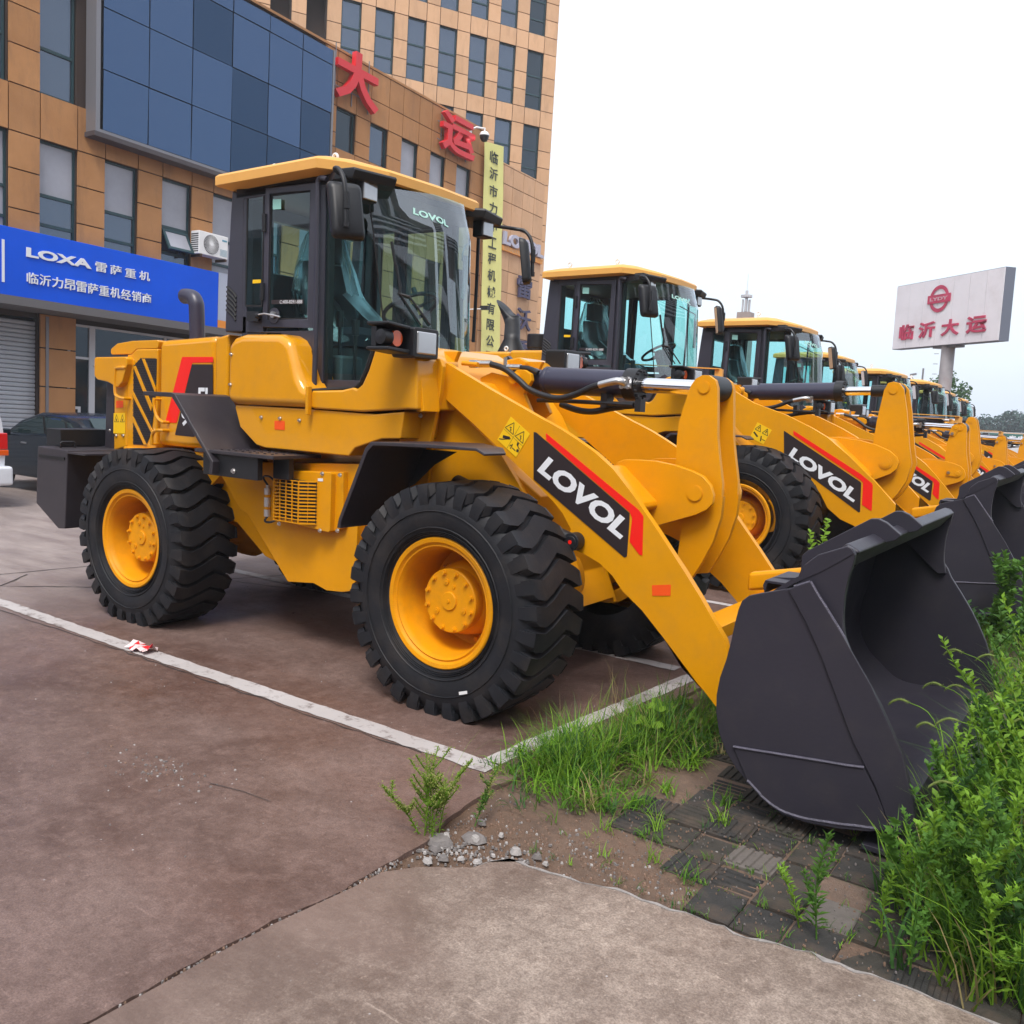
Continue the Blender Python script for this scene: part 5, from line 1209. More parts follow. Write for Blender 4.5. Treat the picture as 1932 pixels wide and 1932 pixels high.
def variant(label, ov):
    """the second machine is of a larger kind: longer arms, bigger front tyre"""
    make_loader(label); r = [o for o in COL.objects if o.get('label') == label][0]
    def kids(n, base=r): return [o for o in base.children if o.name.split('.')[0] == n]
    def kill(o):
        for c in list(o.children): kill(c)
        bpy.data.objects.remove(o)
    def replace(n, prof, ypairs, m_=YARM, bev=.004, **k):
        for o in kids(n): kill(o)
        out = []
        for y0, y1 in ypairs:
            q = MB(); q.prism(prof, y0, y1); out.append(q.build(n, m_, r, bevel=bev))
        return out
    am = replace('boom_arm', ov['arm'], ((.50, .545), (2*YC-.545, 2*YC-.50)), bev=.005)[0]
    replace('rocker_lever', ov['lever'], ((.92, .955), (2*YC-.955, 2*YC-.92)))
    replace('rocker_bracket', ov['bracket'], ((.84, .875), (2*YC-.875, 2*YC-.84)))
    replace('boom_cross_tube', rc(ov['tube'], .02), ((.545, 2*YC-.545),))
    def dcl(n, pts, m_, par, t=.0015):
        q = MB(); q.prism(pts, .4985-t, .4985); return q.build(n, m_, par)
    d = dcl('boom_decal', ov['dec'], DBK, am); dcl('boom_stripe', ov['red'], RED, am); wl = dcl('warning_label', ov['warn'], YST, am)
    a, b, c = ov['let']; q = MB(); text_quad(q, 'LOVOL', (a[0], .4965, a[1]), (b[0], .4965, b[1]), (c[0], .4965, c[1]), .0005, .045); q.build('lettering', WHT, d)
    w = [Vector((p[0], 0, p[1])) for p in ov['warn']]; q = MB()
    U_ = w[1]-w[0]; V_ = w[3]-w[0]
    def pt(a, b): p = w[0]+U_*a+V_*b; return (p.x, .4962, p.z)
    def st(P, wd=.003):
        for i in range(len(P)-1):
            p0, p1 = Vector(pt(*P[i])), Vector(pt(*P[i+1])); dd = (p1-p0).normalized(); nn = Vector((-dd.z, 0, dd.x))*wd; q.poly([p0-nn, p0+nn, p1+nn, p1-nn])
    for ox in (0, .5): st([(ox+.06, .42), (ox+.25, .06), (ox+.44, .42), (ox+.06, .42)]); st([(ox+.25, .18), (ox+.25, .34)], .005)
    st([(.08, .6), (.42, .75)], .008); st([(.6, .6), (.7, .9)], .006); st([(.65, .75), (.95, .75)]); q.build('pictogram', DBK, wl)
    tx, tz = ov['pin']; px_, pz_ = ov['bpin']
    for n_ in ('rocker_pin', 'lever_pin', 'rod_head', 'tilt_cylinder'):
        for o in kids(n_): kill(o)
    q = MB(); q.cyl((px_, .834, pz_), (px_, 2*YC-.834, pz_), .040, n=28); q.cyl((px_, .829, pz_), (px_, .834, pz_), .055, n=28); q.cyl((px_, .824, pz_), (px_, .829, pz_), .038, n=28); q.build('rocker_pin', YARM, r, sharp=25)
    q = MB(); q.cyl((tx, .915, tz), (tx, 2*YC-.915, tz), .040, n=24); q.cyl((tx, .912, tz), (tx, .915, tz), .034, n=24); q.build('lever_pin', YARM, r, sharp=25)
    q = MB(); q.cyl((tx, .955, tz), (tx, 2*YC-.955, tz), .07, n=24); q.build('rod_head', BLK, r)
    c0 = Vector((ov['cyl0'][0], YC, ov['cyl0'][1])); c1 = Vector((tx, YC, tz)); ax_ = (c1-c0).normalized()
    def on(x): return c0+ax_*((x-c0.x)/ax_.x)
    q = MB(); q.cyl(on(-.02), on(.76), .085, n=32); q.cyl(on(-.2), on(0), .07, n=20); tcy = q.build('tilt_cylinder', CYL, r, sharp=30)
    q = MB(); q.cyl((c0.x, .86, c0.z), (c0.x, 1.24, c0.z), .05, n=24); q.cyl((c0.x, .85, c0.z), (c0.x, .86, c0.z), .035, n=24); q.build('cylinder_pin', YARM, tcy, sharp=25)
    q = MB(); q.cyl(on(.74), on(.82), .10, n=32)
    for k in range(14): a = 2*pi*k/14; o_ = Vector((0, .085*math.cos(a), .085*math.sin(a))); q.cyl(on(.82)+o_, on(.835)+o_, .01, n=6)
    q.build('gland', BLK, tcy, sharp=25)
    q = MB(); q.cyl(on(.82), on(tx-.2), .042, n=32); q.build('piston_rod', CHR, tcy)
    q = MB(); q.cyl(on(tx-.22), on(tx-.05), .055, n=24); q.build('rod_collar', BLK, tcy)
    for o in kids('exhaust_pipe'): kill(o)
    q = MB(); q.box((-3.62, .52, 2.0), (-2.84, 2*YC-.52, 2.235)); q.box((-2.83, .52, 2.0), (-2.33, 2*YC-.52, 2.25)); q.build('hood_top_cover', YEL, r, bevel=.03)
    q = MB()
    for x in (-3.55, -2.95): q.lathe((x, .62, 2.275), [(.022+.009*math.cos(a), .009*math.sin(a)) for a in [2*pi*k/10 for k in range(11)]], n=18)
    q.build('lifting_eye', WPL, r)
    sx_, sy_ = -3.18, YC; q = MB(); q.lathe((sx_, sy_, 0), [(.19, 2.22), (.18, 2.25), (.10, 2.42), (.095, 2.60)], 'z', n=28)
    c_ = [2*pi*k/28 for k in range(28)]
    q.loft([[(sx_+.095*math.cos(a), sy_+.095*math.sin(a), 2.60) for a in c_], [(sx_-.02+.10*math.cos(a), sy_+.10*math.sin(a), 2.68+.02*math.cos(a)) for a in c_], [(sx_-.12+.115*math.cos(a), sy_+.105*math.sin(a), 2.80-.10*math.cos(a)) for a in c_]], True, True)
    q.build('exhaust_stack', BLK, r, sharp=50)
    q = MB(); q.lathe((-2.79, YC, 0), [(.001, 2.475), (.128, 2.475), (.136, 2.465), (.136, 2.32), (.128, 2.31), (.128, 2.22)], 'z', n=30); q.build('air_precleaner', BLK, r)
    # front wheels of a bigger size
    dx, dz, sc = ov['fw']
    for w_ in kids('wheel'):
        t_ = [c for c in w_.children if c.name.startswith('tyre')][0]
        if t_.data.vertices[0].co.x+ROOT[0].x > -1.2:
            for c in w_.children:
                c.data = c.data.copy(); k = sc if c.name.startswith('tyre') else .93
                ctr = Vector((1.4, 0, .60)); yc0 = -YC if t_.data.vertices[0].co.y < 0 else YC
                for v in c.data.vertices: v.co = Vector((ctr.x+(v.co.x-ctr.x)*k+dx, v.co.y, ctr.z+(v.co.z-ctr.z)*k+dz))
    for b_ in kids('bucket'): b_.location = ov['bucket']
    for n_ in ('lower_cross_member', 'bucket_link'):
        for o in kids(n_): o.location = (.25, 0, .0)
    return r
L2 = variant('second yellow wheel loader in the row, right behind the nearest, with longer arms', OV)
L2.scale = (1.03,)*3; L2.location = (-.40-1.4*1.03, 4.65+YC*1.03, 0)
def put(src, s, off, label):
    c = copy_tree(src); c['label'] = label; c.scale = (s,)*3; c.location = (off[0]-1.4*s, off[1]+YC*s, off[2]); return c
# machines three, five and six carry bolted pin keepers; add them to a copy of the first
L3 = put(L1, 1.0, (.10, 7.69, -.15), 'third yellow wheel loader in the row, bolted pin keepers on its shorter rocker')
def keeper(r):
    q = MB(); q2 = MB()
    for (x, y, z, dx, dz) in ((.95, .917, 1.79, -.03, -.075), (1.04, .836, 1.236, -.105, .0)):
        a = Vector((x, y, z)); b = a+Vector((dx, 0, dz)); d = (b-a).normalized(); n_ = Vector((-d.z, 0, d.x))*.034
        q.prism([((a-n_*1.3).x, (a-n_*1.3).z), ((a+n_*1.3).x, (a+n_*1.3).z), ((b+n_).x+d.x*.02, (b+n_).z+d.z*.02), ((b-n_).x+d.x*.02, (b-n_).z+d.z*.02)], y-.010, y-.002)
        q.lathe((a.x, y-.012, a.z), [(.0, -.004), (.022, -.004), (.026, 0), (.040, .0), (.042, .006)], n=20); q2.bolt((b.x, y-.010, b.z), 'y', .013, .014)
    q.build('pin_keeper', YARM, r); q2.build('keeper_bolt', ZNC, r)
ROOT[0] = Vector((-1.4, YC, 0)); keeper(L3)
L4 = put(L2, .98, (-.85, 13.4, -.10), 'fourth yellow wheel loader in the row, tallest rocker of the far ones, plain pins')
L5 = put(L3, 1.0, (-.33, 15.84, -.32), 'fifth yellow wheel loader in the row, bolted pins, its rocker between two taller ones')
L6 = put(L3, 1.0, (-.22, 19.34, -.36), 'sixth yellow wheel loader in the row, only rocker and decal seen at the right edge')
L7 = put(L3, 1.0, (-.45, 22.9, -.45), 'seventh yellow wheel loader in the row, cab roof showing left of the sign pole')
L8 = put(L3, 1.0, (-.6, 26.4, -.52), 'farthest yellow wheel loader at the end of the row')
# sheet-metal level indicators: long yellow strips over some tilt cylinders
def strip(r, x0, x1, z0, z1, y=.93):
    q = MB(); q.obox(((x0+x1)/2, y, (z0+z1)/2), ((x1-x0)/2, 0, (z1-z0)/2), (0, .05, 0), (0, 0, .005)); q.box((x1-.05, y-.02, z1-.08), (x1+.03, y+.02, z1-.004)); q.build('level_indicator', YROOF, r)
for rt, P in ((L2, [(-1.654,2.135),(-0.422,2.088)]),): strip(rt, P[0][0], P[1][0], P[0][1], P[1][1])
for rt in (L3, L4, L5, L6): strip(rt, -.05, .98, 1.95, 1.93)

# ================================================================ the office building (local axes: out of the facade, along it, up)
BFR = [[0.99875, 0.04994, 0.0], [-0.04992, 0.99844, -0.02496], [-0.00125, 0.02493, 0.99969]]
def frame_obj(name, fr, org, label, cat, group=None):
    o = bpy.data.objects.new(name, None); COL.objects.link(o)
    m = Matrix([Vector(fr[0]), Vector(fr[1]), Vector(fr[2])]).transposed().to_4x4(); m.translation = Vector(org); o.matrix_world = m
    o['label'] = label; o['category'] = cat
    if group: o['group'] = group
    ROOT[0] = Vector((0, 0, 0)); return o
def wallmat(name, c1, c2, stain, rough=.75):
    m = bpy.data.materials.new(name); m.use_nodes = True; nt = m.node_tree; L = nt.links; p = nt.nodes['Principled BSDF']
    g = nd(nt, 'ShaderNodeNewGeometry')
    def noise(sc, det, ro, scale=None):
        n = nd(nt, 'ShaderNodeTexNoise'); n.inputs['Scale'].default_value = sc; n.inputs['Detail'].default_value = det; n.inputs['Roughness'].default_value = ro
        if scale:
            mp = nd(nt, 'ShaderNodeMapping'); mp.inputs['Scale'].default_value = scale; L.new(g.outputs['Position'], mp.inputs[0]); L.new(mp.outputs[0], n.inputs['Vector'])
        else: L.new(g.outputs['Position'], n.inputs['Vector'])
        return n.outputs[0]
    def ramp(x, a, b, lo=0, hi=1):
        mr = nd(nt, 'ShaderNodeMapRange'); mr.inputs[1].default_value = a; mr.inputs[2].default_value = b; mr.inputs[3].default_value = lo; mr.inputs[4].default_value = hi; L.new(x, mr.inputs[0]); return mr.outputs[0]
    mx = nd(nt, 'ShaderNodeMix', data_type='RGBA'); L.new(ramp(noise(.8, 8, .65), .35, .65), mx.inputs[0]); mx.inputs[6].default_value = (*c1, 1); mx.inputs[7].default_value = (*c2, 1)
    mx2 = nd(nt, 'ShaderNodeMix', data_type='RGBA'); L.new(ramp(noise(2.2, 9, .7, (1, 1, .25)), .50, .74, 0, .62), mx2.inputs[0]); L.new(mx.outputs[2], mx2.inputs[6]); mx2.inputs[7].default_value = (*stain, 1)
    oi = nd(nt, 'ShaderNodeObjectInfo'); hs = nd(nt, 'ShaderNodeHueSaturation'); L.new(mx2.outputs[2], hs.inputs['Color']); L.new(ramp(oi.outputs['Random'], 0, 1, .90, 1.08), hs.inputs['Value'])
    L.new(hs.outputs[0], p.inputs['Base Color']); p.inputs['Roughness'].default_value = rough
    b = nd(nt, 'ShaderNodeBump'); b.inputs['Strength'].default_value = .25; b.inputs['Distance'].default_value = .01; L.new(noise(40, 5, .6), b.inputs['Height']); L.new(b.outputs[0], p.inputs['Normal'])
    return m
PANEL = wallmat('ochre_wall_panel', (.37, .172, .060), (.46, .225, .085), (.19, .10, .05))
PANELF = wallmat('haze_paled_ochre_panel', (.56, .33, .18), (.62, .38, .22), (.36, .21, .12))  # ochre panel paled in its colour to stand in for haze
JOINT = mat('panel_joint', (.045, .028, .022), .9)
TEAL = mat('teal_window_frame', (.012, .045, .055), .45)
def wglass(name, base, rough, met):
    m = mat(name, base, rough, metal=met); nt = m.node_tree; p = nt.nodes['Principled BSDF']
    n = nd(nt, 'ShaderNodeTexNoise'); n.inputs['Scale'].default_value = .9; n.inputs['Detail'].default_value = 2; tc = nd(nt, 'ShaderNodeNewGeometry'); nt.links.new(tc.outputs['Position'], n.inputs['Vector'])
    b = nd(nt, 'ShaderNodeBump'); b.inputs['Strength'].default_value = .08; b.inputs['Distance'].default_value = .1; nt.links.new(n.outputs[0], b.inputs['Height']); nt.links.new(b.outputs[0], p.inputs['Normal']); return m
CG2 = wglass('dark_reflection_curtain_glass', (.030, .055, .10), .04, .95)  # darker copy of the curtain glass, painted in for mirrored buildings
WG = wglass('office_window_glass', (.10, .125, .165), .05, .75)
WG2 = wglass('dark_window_glass', (.035, .05, .065), .05, .6)
CG = wglass('blue_curtain_glass', (.058, .095, .170), .04, .95)
BLIND = mat('roller_blind', (.30, .31, .36), .5, coat=.5, var=.08, vscale=2)
GREYM = mat('grey_aluminium', (.20, .20, .22), .4, metal=.3)
_unit = {}
def piece(name, m, parent, n0, n1, s0, s1, t0, t1):
    if m.name not in _unit:
        q = MB(); q.box((0, 0, 0), (1, 1, 1)); o = q.build('piece', m, None); _unit[m.name] = o.data; bpy.data.objects.remove(o)
    o = bpy.data.objects.new(name, _unit[m.name]); COL.objects.link(o); o.parent = parent; o.location = (n0, s0, t0); o.scale = (n1-n0, s1-s0, t1-t0); return o
def clad(parent, S_, T_, holes, m, n0=-.03, n1=.012, gap=.013):
    """panels between the joint lines; a cell whose middle lies in a hole is left open"""
    rr_ = random.Random(17)
    for i in range(len(S_)-1):
        for j in range(len(T_)-1):
            cs, ct = (S_[i]+S_[i+1])/2, (T_[j]+T_[j+1])/2
            if any(a < cs < b and c < ct < d for a, b, c, d in holes): continue
            d = rr_.uniform(-.002, .003)
            piece('wall_panel', m, parent, n0, n1+d, S_[i]+gap, S_[i+1]-gap, T_[j]+gap, T_[j+1]-gap)
def window(parent, s0, s1, t0, t1, bars, m=WG, blind=None, rec=.14, opened=None):
    q = MB(); w = .045; n0, n1 = -rec, -rec+.05
    q.box((n0, s0, t0), (n1, s0+w, t1)); q.box((n0, s1-w, t0), (n1, s1, t1)); q.box((n0, s0+w, t0), (n1, s1-w, t0+w)); q.box((n0, s0+w, t1-w), (n1, s1-w, t1))
    for b in bars: q.box((n0, s0+w, b-w*.7), (n1+.005, s1-w, b+w*.7))
    f = q.build('window', TEAL, parent)
    lv = [t0+w]+list(bars)+[t1-w]
    for k in range(len(lv)-1):
        mm = m
        if blind is not None and k >= blind: mm = BLIND
        q = MB(); q.box((-rec+.008, s0+w, lv[k]), (-rec+.022, s1-w, lv[k+1])); q.build('pane', mm, f)
    q = MB(); q.box((-rec-.5, s0-.02, t0-.02), (-rec-.02, s1+.02, t1+.02)); q.build('window_reveal', JOINT, f)
    return f
bld = frame_obj('office_building', BFR, (-15.7, 0, 0), 'ochre panelled office block with blue curtain wall and red rooftop characters', 'building')
win2 = [(s, s+.80, 4.5, 6.79) for s in [6.06+1.44*k for k in range(-8, 16)]]
win3 = [(s, s+.80, 9.06, 10.17) for s in (14.50, 15.92, 17.37, 18.81, 20.25)]
win3L = [(6.03+1.44*k, 6.83+1.44*k, 7.70, 9.9) for k in range(-8, 1)]
curt = (7.04, 14.02, 7.21, 11.4)
# backing wall with openings left behind the panels (set back so the joints read dark)
q = MB()
def backing(S_, T_, holes, n0, n1, q):
    for i in range(len(S_)-1):
        for j in range(len(T_)-1):
            cs, ct = (S_[i]+S_[i+1])/2, (T_[j]+T_[j+1])/2
            if any(a < cs < b and c < ct < d for a, b, c, d in holes): continue
            q.box((n0, S_[i], T_[j]), (n1, S_[i+1], T_[j+1]))
SL = sorted(set([-6.2, 14.02, 14.50, 15.30, 15.92, 16.72, 17.37, 18.17, 18.81, 19.61, 20.25, 21.05, 21.95]+[round(6.06+1.44*k+d, 3) for k in range(-8, 6) for d in (0, .80)]))
SL = [s for s in SL if -6.2 <= s <= 21.95]
SLa = [s for s in SL if s <= 14.02]; SLb = [s for s in SL if s >= 14.02]
TLa = [0, .8, 1.8, 2.6, 3.3, 4.5, 5.30, 6.07, 6.79, 7.70, 8.45, 9.2, 9.9, 10.75, 11.65]
TLb = [0, .8, 1.8, 2.6, 3.3, 4.5, 5.30, 6.07, 6.79, 7.55, 8.3, 9.06, 9.45, 10.17, 10.83, 11.65]
shop = (-6.2, 14.02, 0, 3.2)
holes = win2+win3+win3L+[(curt[0]-.1, curt[1], curt[2]+.3, curt[3])]
backing(SLa, TLa, win2+win3L+[(-6.2, 6.24, 0, 3.3), (6.7, 14.02, 0, 3.3)], -.25, -.06, q); backing(SLb, TLb, win2+win3, -.25, -.06, q)
q.box((-9, -6.2, 0), (-.6, 21.95, 11.5)); q.build('wall', JOINT, bld)
clad(bld, SLa, TLa, holes+[(-6.2, 6.24, 0, 3.3), (6.7, 14.02, 0, 3.3)], PANEL); clad(bld, SLb, TLb, win2+win3, PANEL)
q = MB(); q.box((-.7, -6.2, 11.655), (.03, 21.95, 11.72)); q.build('parapet_cap', PANEL, bld)
for i, (a, b, c, d) in enumerate(win2):
    if a > 13.5: continue
    op = abs(a-8.94) < .05
    window(bld, a, b, c, d, (5.12, 5.71), blind=(2 if i % 4 != 3 else 0) if not op else 2)
    if op:   # the small sash that stands open
        q = MB(); p0 = Vector((-.08, a+.05, 5.66)); dn = Vector((.30, 0, -.50)).normalized()*.56; sd_ = Vector((0, .70, 0)); nn_ = dn.cross(sd_).normalized()*.02
        for u0, u1, v0, v1 in ((0, 1, 0, .12), (0, 1, .88, 1), (0, .09, .12, .88), (.91, 1, .12, .88)):
            q.obox(p0+sd_*((u0+u1)/2)+dn*((v0+v1)/2), sd_*((u1-u0)/2), dn*((v1-v0)/2), nn_)
        w_ = q.build('open_sash', TEAL, bld); q = MB(); q.obox(p0+sd_*.5+dn*.5, sd_*.41, dn*.38, nn_*.3); q.build('pane', BLIND, w_)
for i, (a, b, c, d) in enumerate(win3): window(bld, a, b, c, d, (), m=(WG2, WG, BLIND, BLIND, BLIND)[i])
for a, b, c, d in win3L: window(bld, a, b, c, d, (8.6,), m=WG)
# white reversed lettering stuck inside one window
# curtain wall
q = MB(); c0, c1, c2, c3 = curt
q.box((0, c0, c2), (.36, c0+.10, c3)); q.box((0, c1-.06, c2), (.36, c1, c3)); q.box((0, c0+.10, c2), (.36, c1-.06, c2+.06)); cwl = q.build('curtain_wall', GREYM, bld)
q = MB(); q.box((.0, c0-.03, c2-.10), (.37, c1, c2-.003)); q.build('sill_soffit', mat('soffit_dark', (.06, .05, .055), .6), cwl)
SS = [7.20, 8.30, 9.43, 10.57, 11.71, 12.84, 13.96]; TT = [7.27, 8.50, 9.75, 11.0, 12.2]
for i in range(6):
    for j in range(4):
        t1_ = min(TT[j+1], 11.4)
        if TT[j] < t1_:
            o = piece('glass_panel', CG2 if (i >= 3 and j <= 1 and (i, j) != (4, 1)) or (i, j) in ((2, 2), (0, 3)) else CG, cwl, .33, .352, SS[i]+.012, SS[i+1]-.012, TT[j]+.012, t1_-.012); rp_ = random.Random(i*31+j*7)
            o.rotation_euler = (0, rp_.uniform(-.012, .012), rp_.uniform(-.012, .012))
q = MB(); q.box((.0, c0+.1, c2+.06), (.30, c1-.06, c3)); q.build('mullion_backing', SEAL, cwl)
# right wing, a step lower, with joints at its own spacing
SR = [21.96, 22.45, 23.12, 23.75, 24.48, 25.30, 26.05]; TR_ = [3.3, 4.1, 4.9, 5.7, 6.48, 7.25, 8.0, 8.85, 9.68, 10.28, 10.93]
clad(bld, SR, [0, .8, 1.6, 2.45]+TR_, [], PANELF); q = MB(); q.box((-8, 21.95, 0), (-.035, 26.03, 10.9)); q.build('wing_wall', JOINT, bld)
q = MB(); q.box((-.5, 21.96, 10.935), (.02, 26.06, 10.98)); q.build('parapet_cap', PANELF, bld)
# ground floor: roller shutter, pier and glazed shopfront
SHM = mat('shutter_slat', (.42, .45, .50), .5, var=.08, vscale=3, dirt=(.25, .25, .26), dscale=2, damt=.4)
sh = bpy.data.objects.new('roller_shutter', None); COL.objects.link(sh); sh.parent = bld
_sl = MB(); _sl.prism([(-.10, 0), (-.075, .012), (-.065, .045), (-.075, .078), (-.10, .088)], -6.15, 6.18)
sl0 = _sl.build('shutter_slat', SHM, sh)
for k in range(34):
    o = sl0 if k == 0 else sl0.copy()
    if k: COL.objects.link(o)
    o.parent = sh; o.location = (-.1, 0, .02+.0915*k)
q = MB(); q.box((-.2, 6.18, 0), (.03, 6.245, 3.25)); q.build('shutter_rail', GREYM, sh)
q = MB(); q.box((-.5, -6.2, 3.2), (-.14, 14.0, 3.47)); q.build('lintel', JOINT, bld)
q = MB(); q.box((-.14, -6.2, 3.30), (1.0, 14.0, 3.465)); q.build('sign_soffit', mat('soffit_grey', (.11, .105, .11), .6), bld)
WFR = mat('white_door_frame', (.50, .52, .56), .4)
sf = bpy.data.objects.new('shopfront', None); COL.objects.link(sf); sf.parent = bld
q = MB()
for s in (6.705, 7.20, 9.1, 9.8, 11.6, 13.9): q.box((-.12, s, 0), (-.05, s+(.14 if s == 7.20 else .06), 3.18))
for t in (2.45, 3.14): q.box((-.115, 6.72, t), (-.055, 13.9, t+.05))
q.build('door_frame', WFR, sf); q = MB(); q.box((-.10, 6.72, 0), (-.085, 13.95, 3.19)); q.build('shop_glass', WG2, sf)
q = MB(); q.box((-.084, 6.74, 1.36), (-.07, 7.02, 1.42)); q.box((-.084, 6.96, .9), (-.07, 7.02, 1.36)); q.build('inner_door_frame', WFR, sf)
ROOT[0] = Vector((0, 0, 0))
# blue shop sign
BLUE = mat('sign_blue', (.0, .085, .68), .6, spec=.2, var=.06, vscale=1)
sg = frame_obj('shop_sign', BFR, (-15.7, 0, 0), 'long blue shop sign with white lettering above the roller shutter', 'sign')
q = MB(); q.box((.02, -6.0, 3.475), (.26, 10.38, 4.87)); q.build('sign_box', BLUE, sg, bevel=.01)
q = MB(); q.box((.262, 5.15, 3.78), (.275, 5.20, 4.60))
def fl(q, txt, s0, s1, t0, t1, n=.262, ex=.02, bold=0.0): text_quad(q, txt, (n, s0, t0), (n, s1, t0), (n, s0, t1), ex, bold)
fl(q, 'LOXA', 5.63, 7.03, 4.355, 4.545, bold=.04)
for k, ch in enumerate('雷萨重机'): fl(q, ch, 7.12+.355*k, 7.12+.355*k+.265, 4.335, 4.535, bold=.008)
for k, ch in enumerate('临沂力昂雷萨重机经销商'): fl(q, ch, 5.64+.2625*k, 5.64+.2625*k+.235, 3.84, 4.06, bold=.008)
q.build('lettering', WHT, sg)
sg2 = frame_obj('grey_sign', BFR, (-15.7, 0, 0), 'pale grey sign panel with orange lower band next to the blue sign', 'sign')
q = MB(); q.box((.02, 10.39, 3.73), (.25, 13.9, 4.88)); q.build('sign_box', mat('sign_grey', (.38, .42, .52), .5), sg2); q = MB(); q.box((.02, 10.39, 3.475), (.253, 13.9, 3.727)); q.build('orange_band', mat('sign_orange', (.75, .25, .02), .5), sg2)
# LOVOL and vertical characters on the wing
ls = frame_obj('brand_sign', BFR, (-15.7, 0, 0), 'raised silver lettering over an orange bar on the right wing wall', 'sign')
q = MB(); fl(q, 'LOVOL', 23.15, 26.0, 8.13, 8.60, .07, .10, .05); q.build('lettering', mat('silver_letters', (.42, .42, .52), .4), ls)
q = MB(); q.box((.02, 23.15, 7.93), (.10, 26.05, 8.10)); ob = q.build('orange_bar', mat('bar_orange', (.80, .33, .05), .5), ls); q = MB(); fl(q, 'CONSTRUCTION', 23.3, 25.2, 7.96, 8.07, .101, .003); q.build('bar_lettering', mat('bar_text', (.62, .42, .25), .5), ls)
IND = mat('indigo_letters', (.045, .04, .10), .5)
for k, (ch, s0, t0) in enumerate((('雷', 24.27, 6.42), ('沃', 24.35, 5.24), ('重', 24.42, 4.08), ('工', 24.50, 2.95))):
    o = frame_obj('wall_character', BFR, (-15.7, 0, 0), 'dark indigo character %s, number %s from the top of the wing wall' % (ch, ('one', 'two', 'three', 'four')[k]), 'letter', 'dark characters down the wing wall')
    q = MB(); fl(q, ch, s0, s0+1.0, t0, t0+.80, .09, .08, .018); q.build('character', IND, o)
REDM = mat('red_letters', (.62, .012, .02), .45)
for ch, s0, s1, t0, t1 in (('大', 14.15, 15.95, 10.32, 11.75), ('运', 19.05, 20.9, 10.33, 11.55)):
    o = frame_obj('roof_character', BFR, (-15.7, 0, 0), 'large raised red character %s on the facade %s' % (ch, 'beside the white camera' if ch == '运' else 'right of the curtain wall, partly out of sight'), 'letter', 'red characters along the parapet')
    q = MB(); fl(q, ch, s0, s1, t0, t1, .12, .16, .03); q.build('character', REDM, o)
    q = MB()
    for f in (.12, .5, .88): q.box((.03, s0+(s1-s0)*f-.012, t0), (.05, s0+(s1-s0)*f+.012, t1+.05))
    for f in (.25, .7): q.box((.05, s0, t0+(t1-t0)*f-.012), (.07, s1, t0+(t1-t0)*f+.012))
    q.build('mounting_frame', GREYM, o)
# hanging banner
BAN = mat('banner_cloth', (.72, .70, .25), .7, var=.08, vscale=.8); INK = mat('banner_ink', (.035, .045, .035), .7)
bn_ = frame_obj('hanging_banner', BFR, (-15.7, 0, 0), 'long pale yellow vertical banner with black characters hung down the facade', 'banner')
PB = [(21.579,11.268),(22.803,11.449),(23.090,6.595),(21.878,6.399),(22.016,4.471),(23.254,4.608)]
q = MB(); rows = []
L0, R0 = PB[0], PB[1]; L2_, R2_ = PB[4], PB[5]; n = 24
for k in range(n+1):
    f = k/n*1.30; a = Vector(L0)+(Vector(L2_)-Vector(L0))*f; b = Vector(R0)+(Vector(R2_)-Vector(R0))*f
    rows.append([(.15+.012*math.sin(k*.8+j), a.x+(b.x-a.x)*j/4, a.y+(b.y-a.y)*j/4) for j in range(5)])
q.loft(rows, False, False); q.build('cloth', BAN, bn_)
q = MB()
cen = [(22.193,10.896),(22.233,10.337),(22.275,9.766),(22.316,9.192),(22.351,8.608),(22.386,8.012),(22.417,7.456),(22.450,6.889),(22.483,6.305),(22.516,5.727),(22.549,5.151),(22.581,4.580)]
for k, ch in enumerate('临沂市力昂工程机械有限公司'):
    if k < len(cen): c = cen[k]
    else: c = (cen[-1][0]+(cen[-1][0]-cen[-2][0]), cen[-1][1]+(cen[-1][1]-cen[-2][1]))
    fl(q, ch, c[0]-.26, c[0]+.26, c[1]-.20, c[1]+.20, .168, .002, .02)
q.build('lettering', INK, bn_)
# cameras
cm = frame_obj('dome_camera', BFR, (-15.7, 0, 0), 'white dome security camera on a bracket above the banner', 'camera')
(a, b), = [(21.201,11.348)]
q = MB(); q.box((.02, a-.36, b+.0), (.05, a-.24, b+.22)); q.tube([(.04, a-.3, b+.12), (.2, a-.2, b+.20), (.4, a, b+.20), (.4, a, b+.05)], .035, 10); q.build('bracket', WPL, cm)
q = MB(); q.lathe((.4, a, b), [(.001, .10), (.12, .08), (.17, 0), (.17, -.04)], 'z', n=20); q.build('hood', WPL, cm); q = MB(); q.lathe((.4, a, b), [(.155, -.04), (.15, -.12), (.09, -.22), (.001, -.25)], 'z', n=20); q.build('dome', BLK, cm)
cm = frame_obj('small_camera', BFR, (-15.7, 0, 0), 'small black camera on a thin bracket in front of the banner', 'camera')
(a, b), = [(21.640,5.618)]
q = MB(); q.obox((.5, a, b), (.14, .03, 0), (0, .07, 0), (0, 0, .07)); q.build('camera_body', BLK, cm); q = MB(); q.tube([(.02, a-.35, b-.1), (.3, a-.2, b-.06), (.45, a, b-.04)], .02, 6); q.build('bracket', WPL, cm)
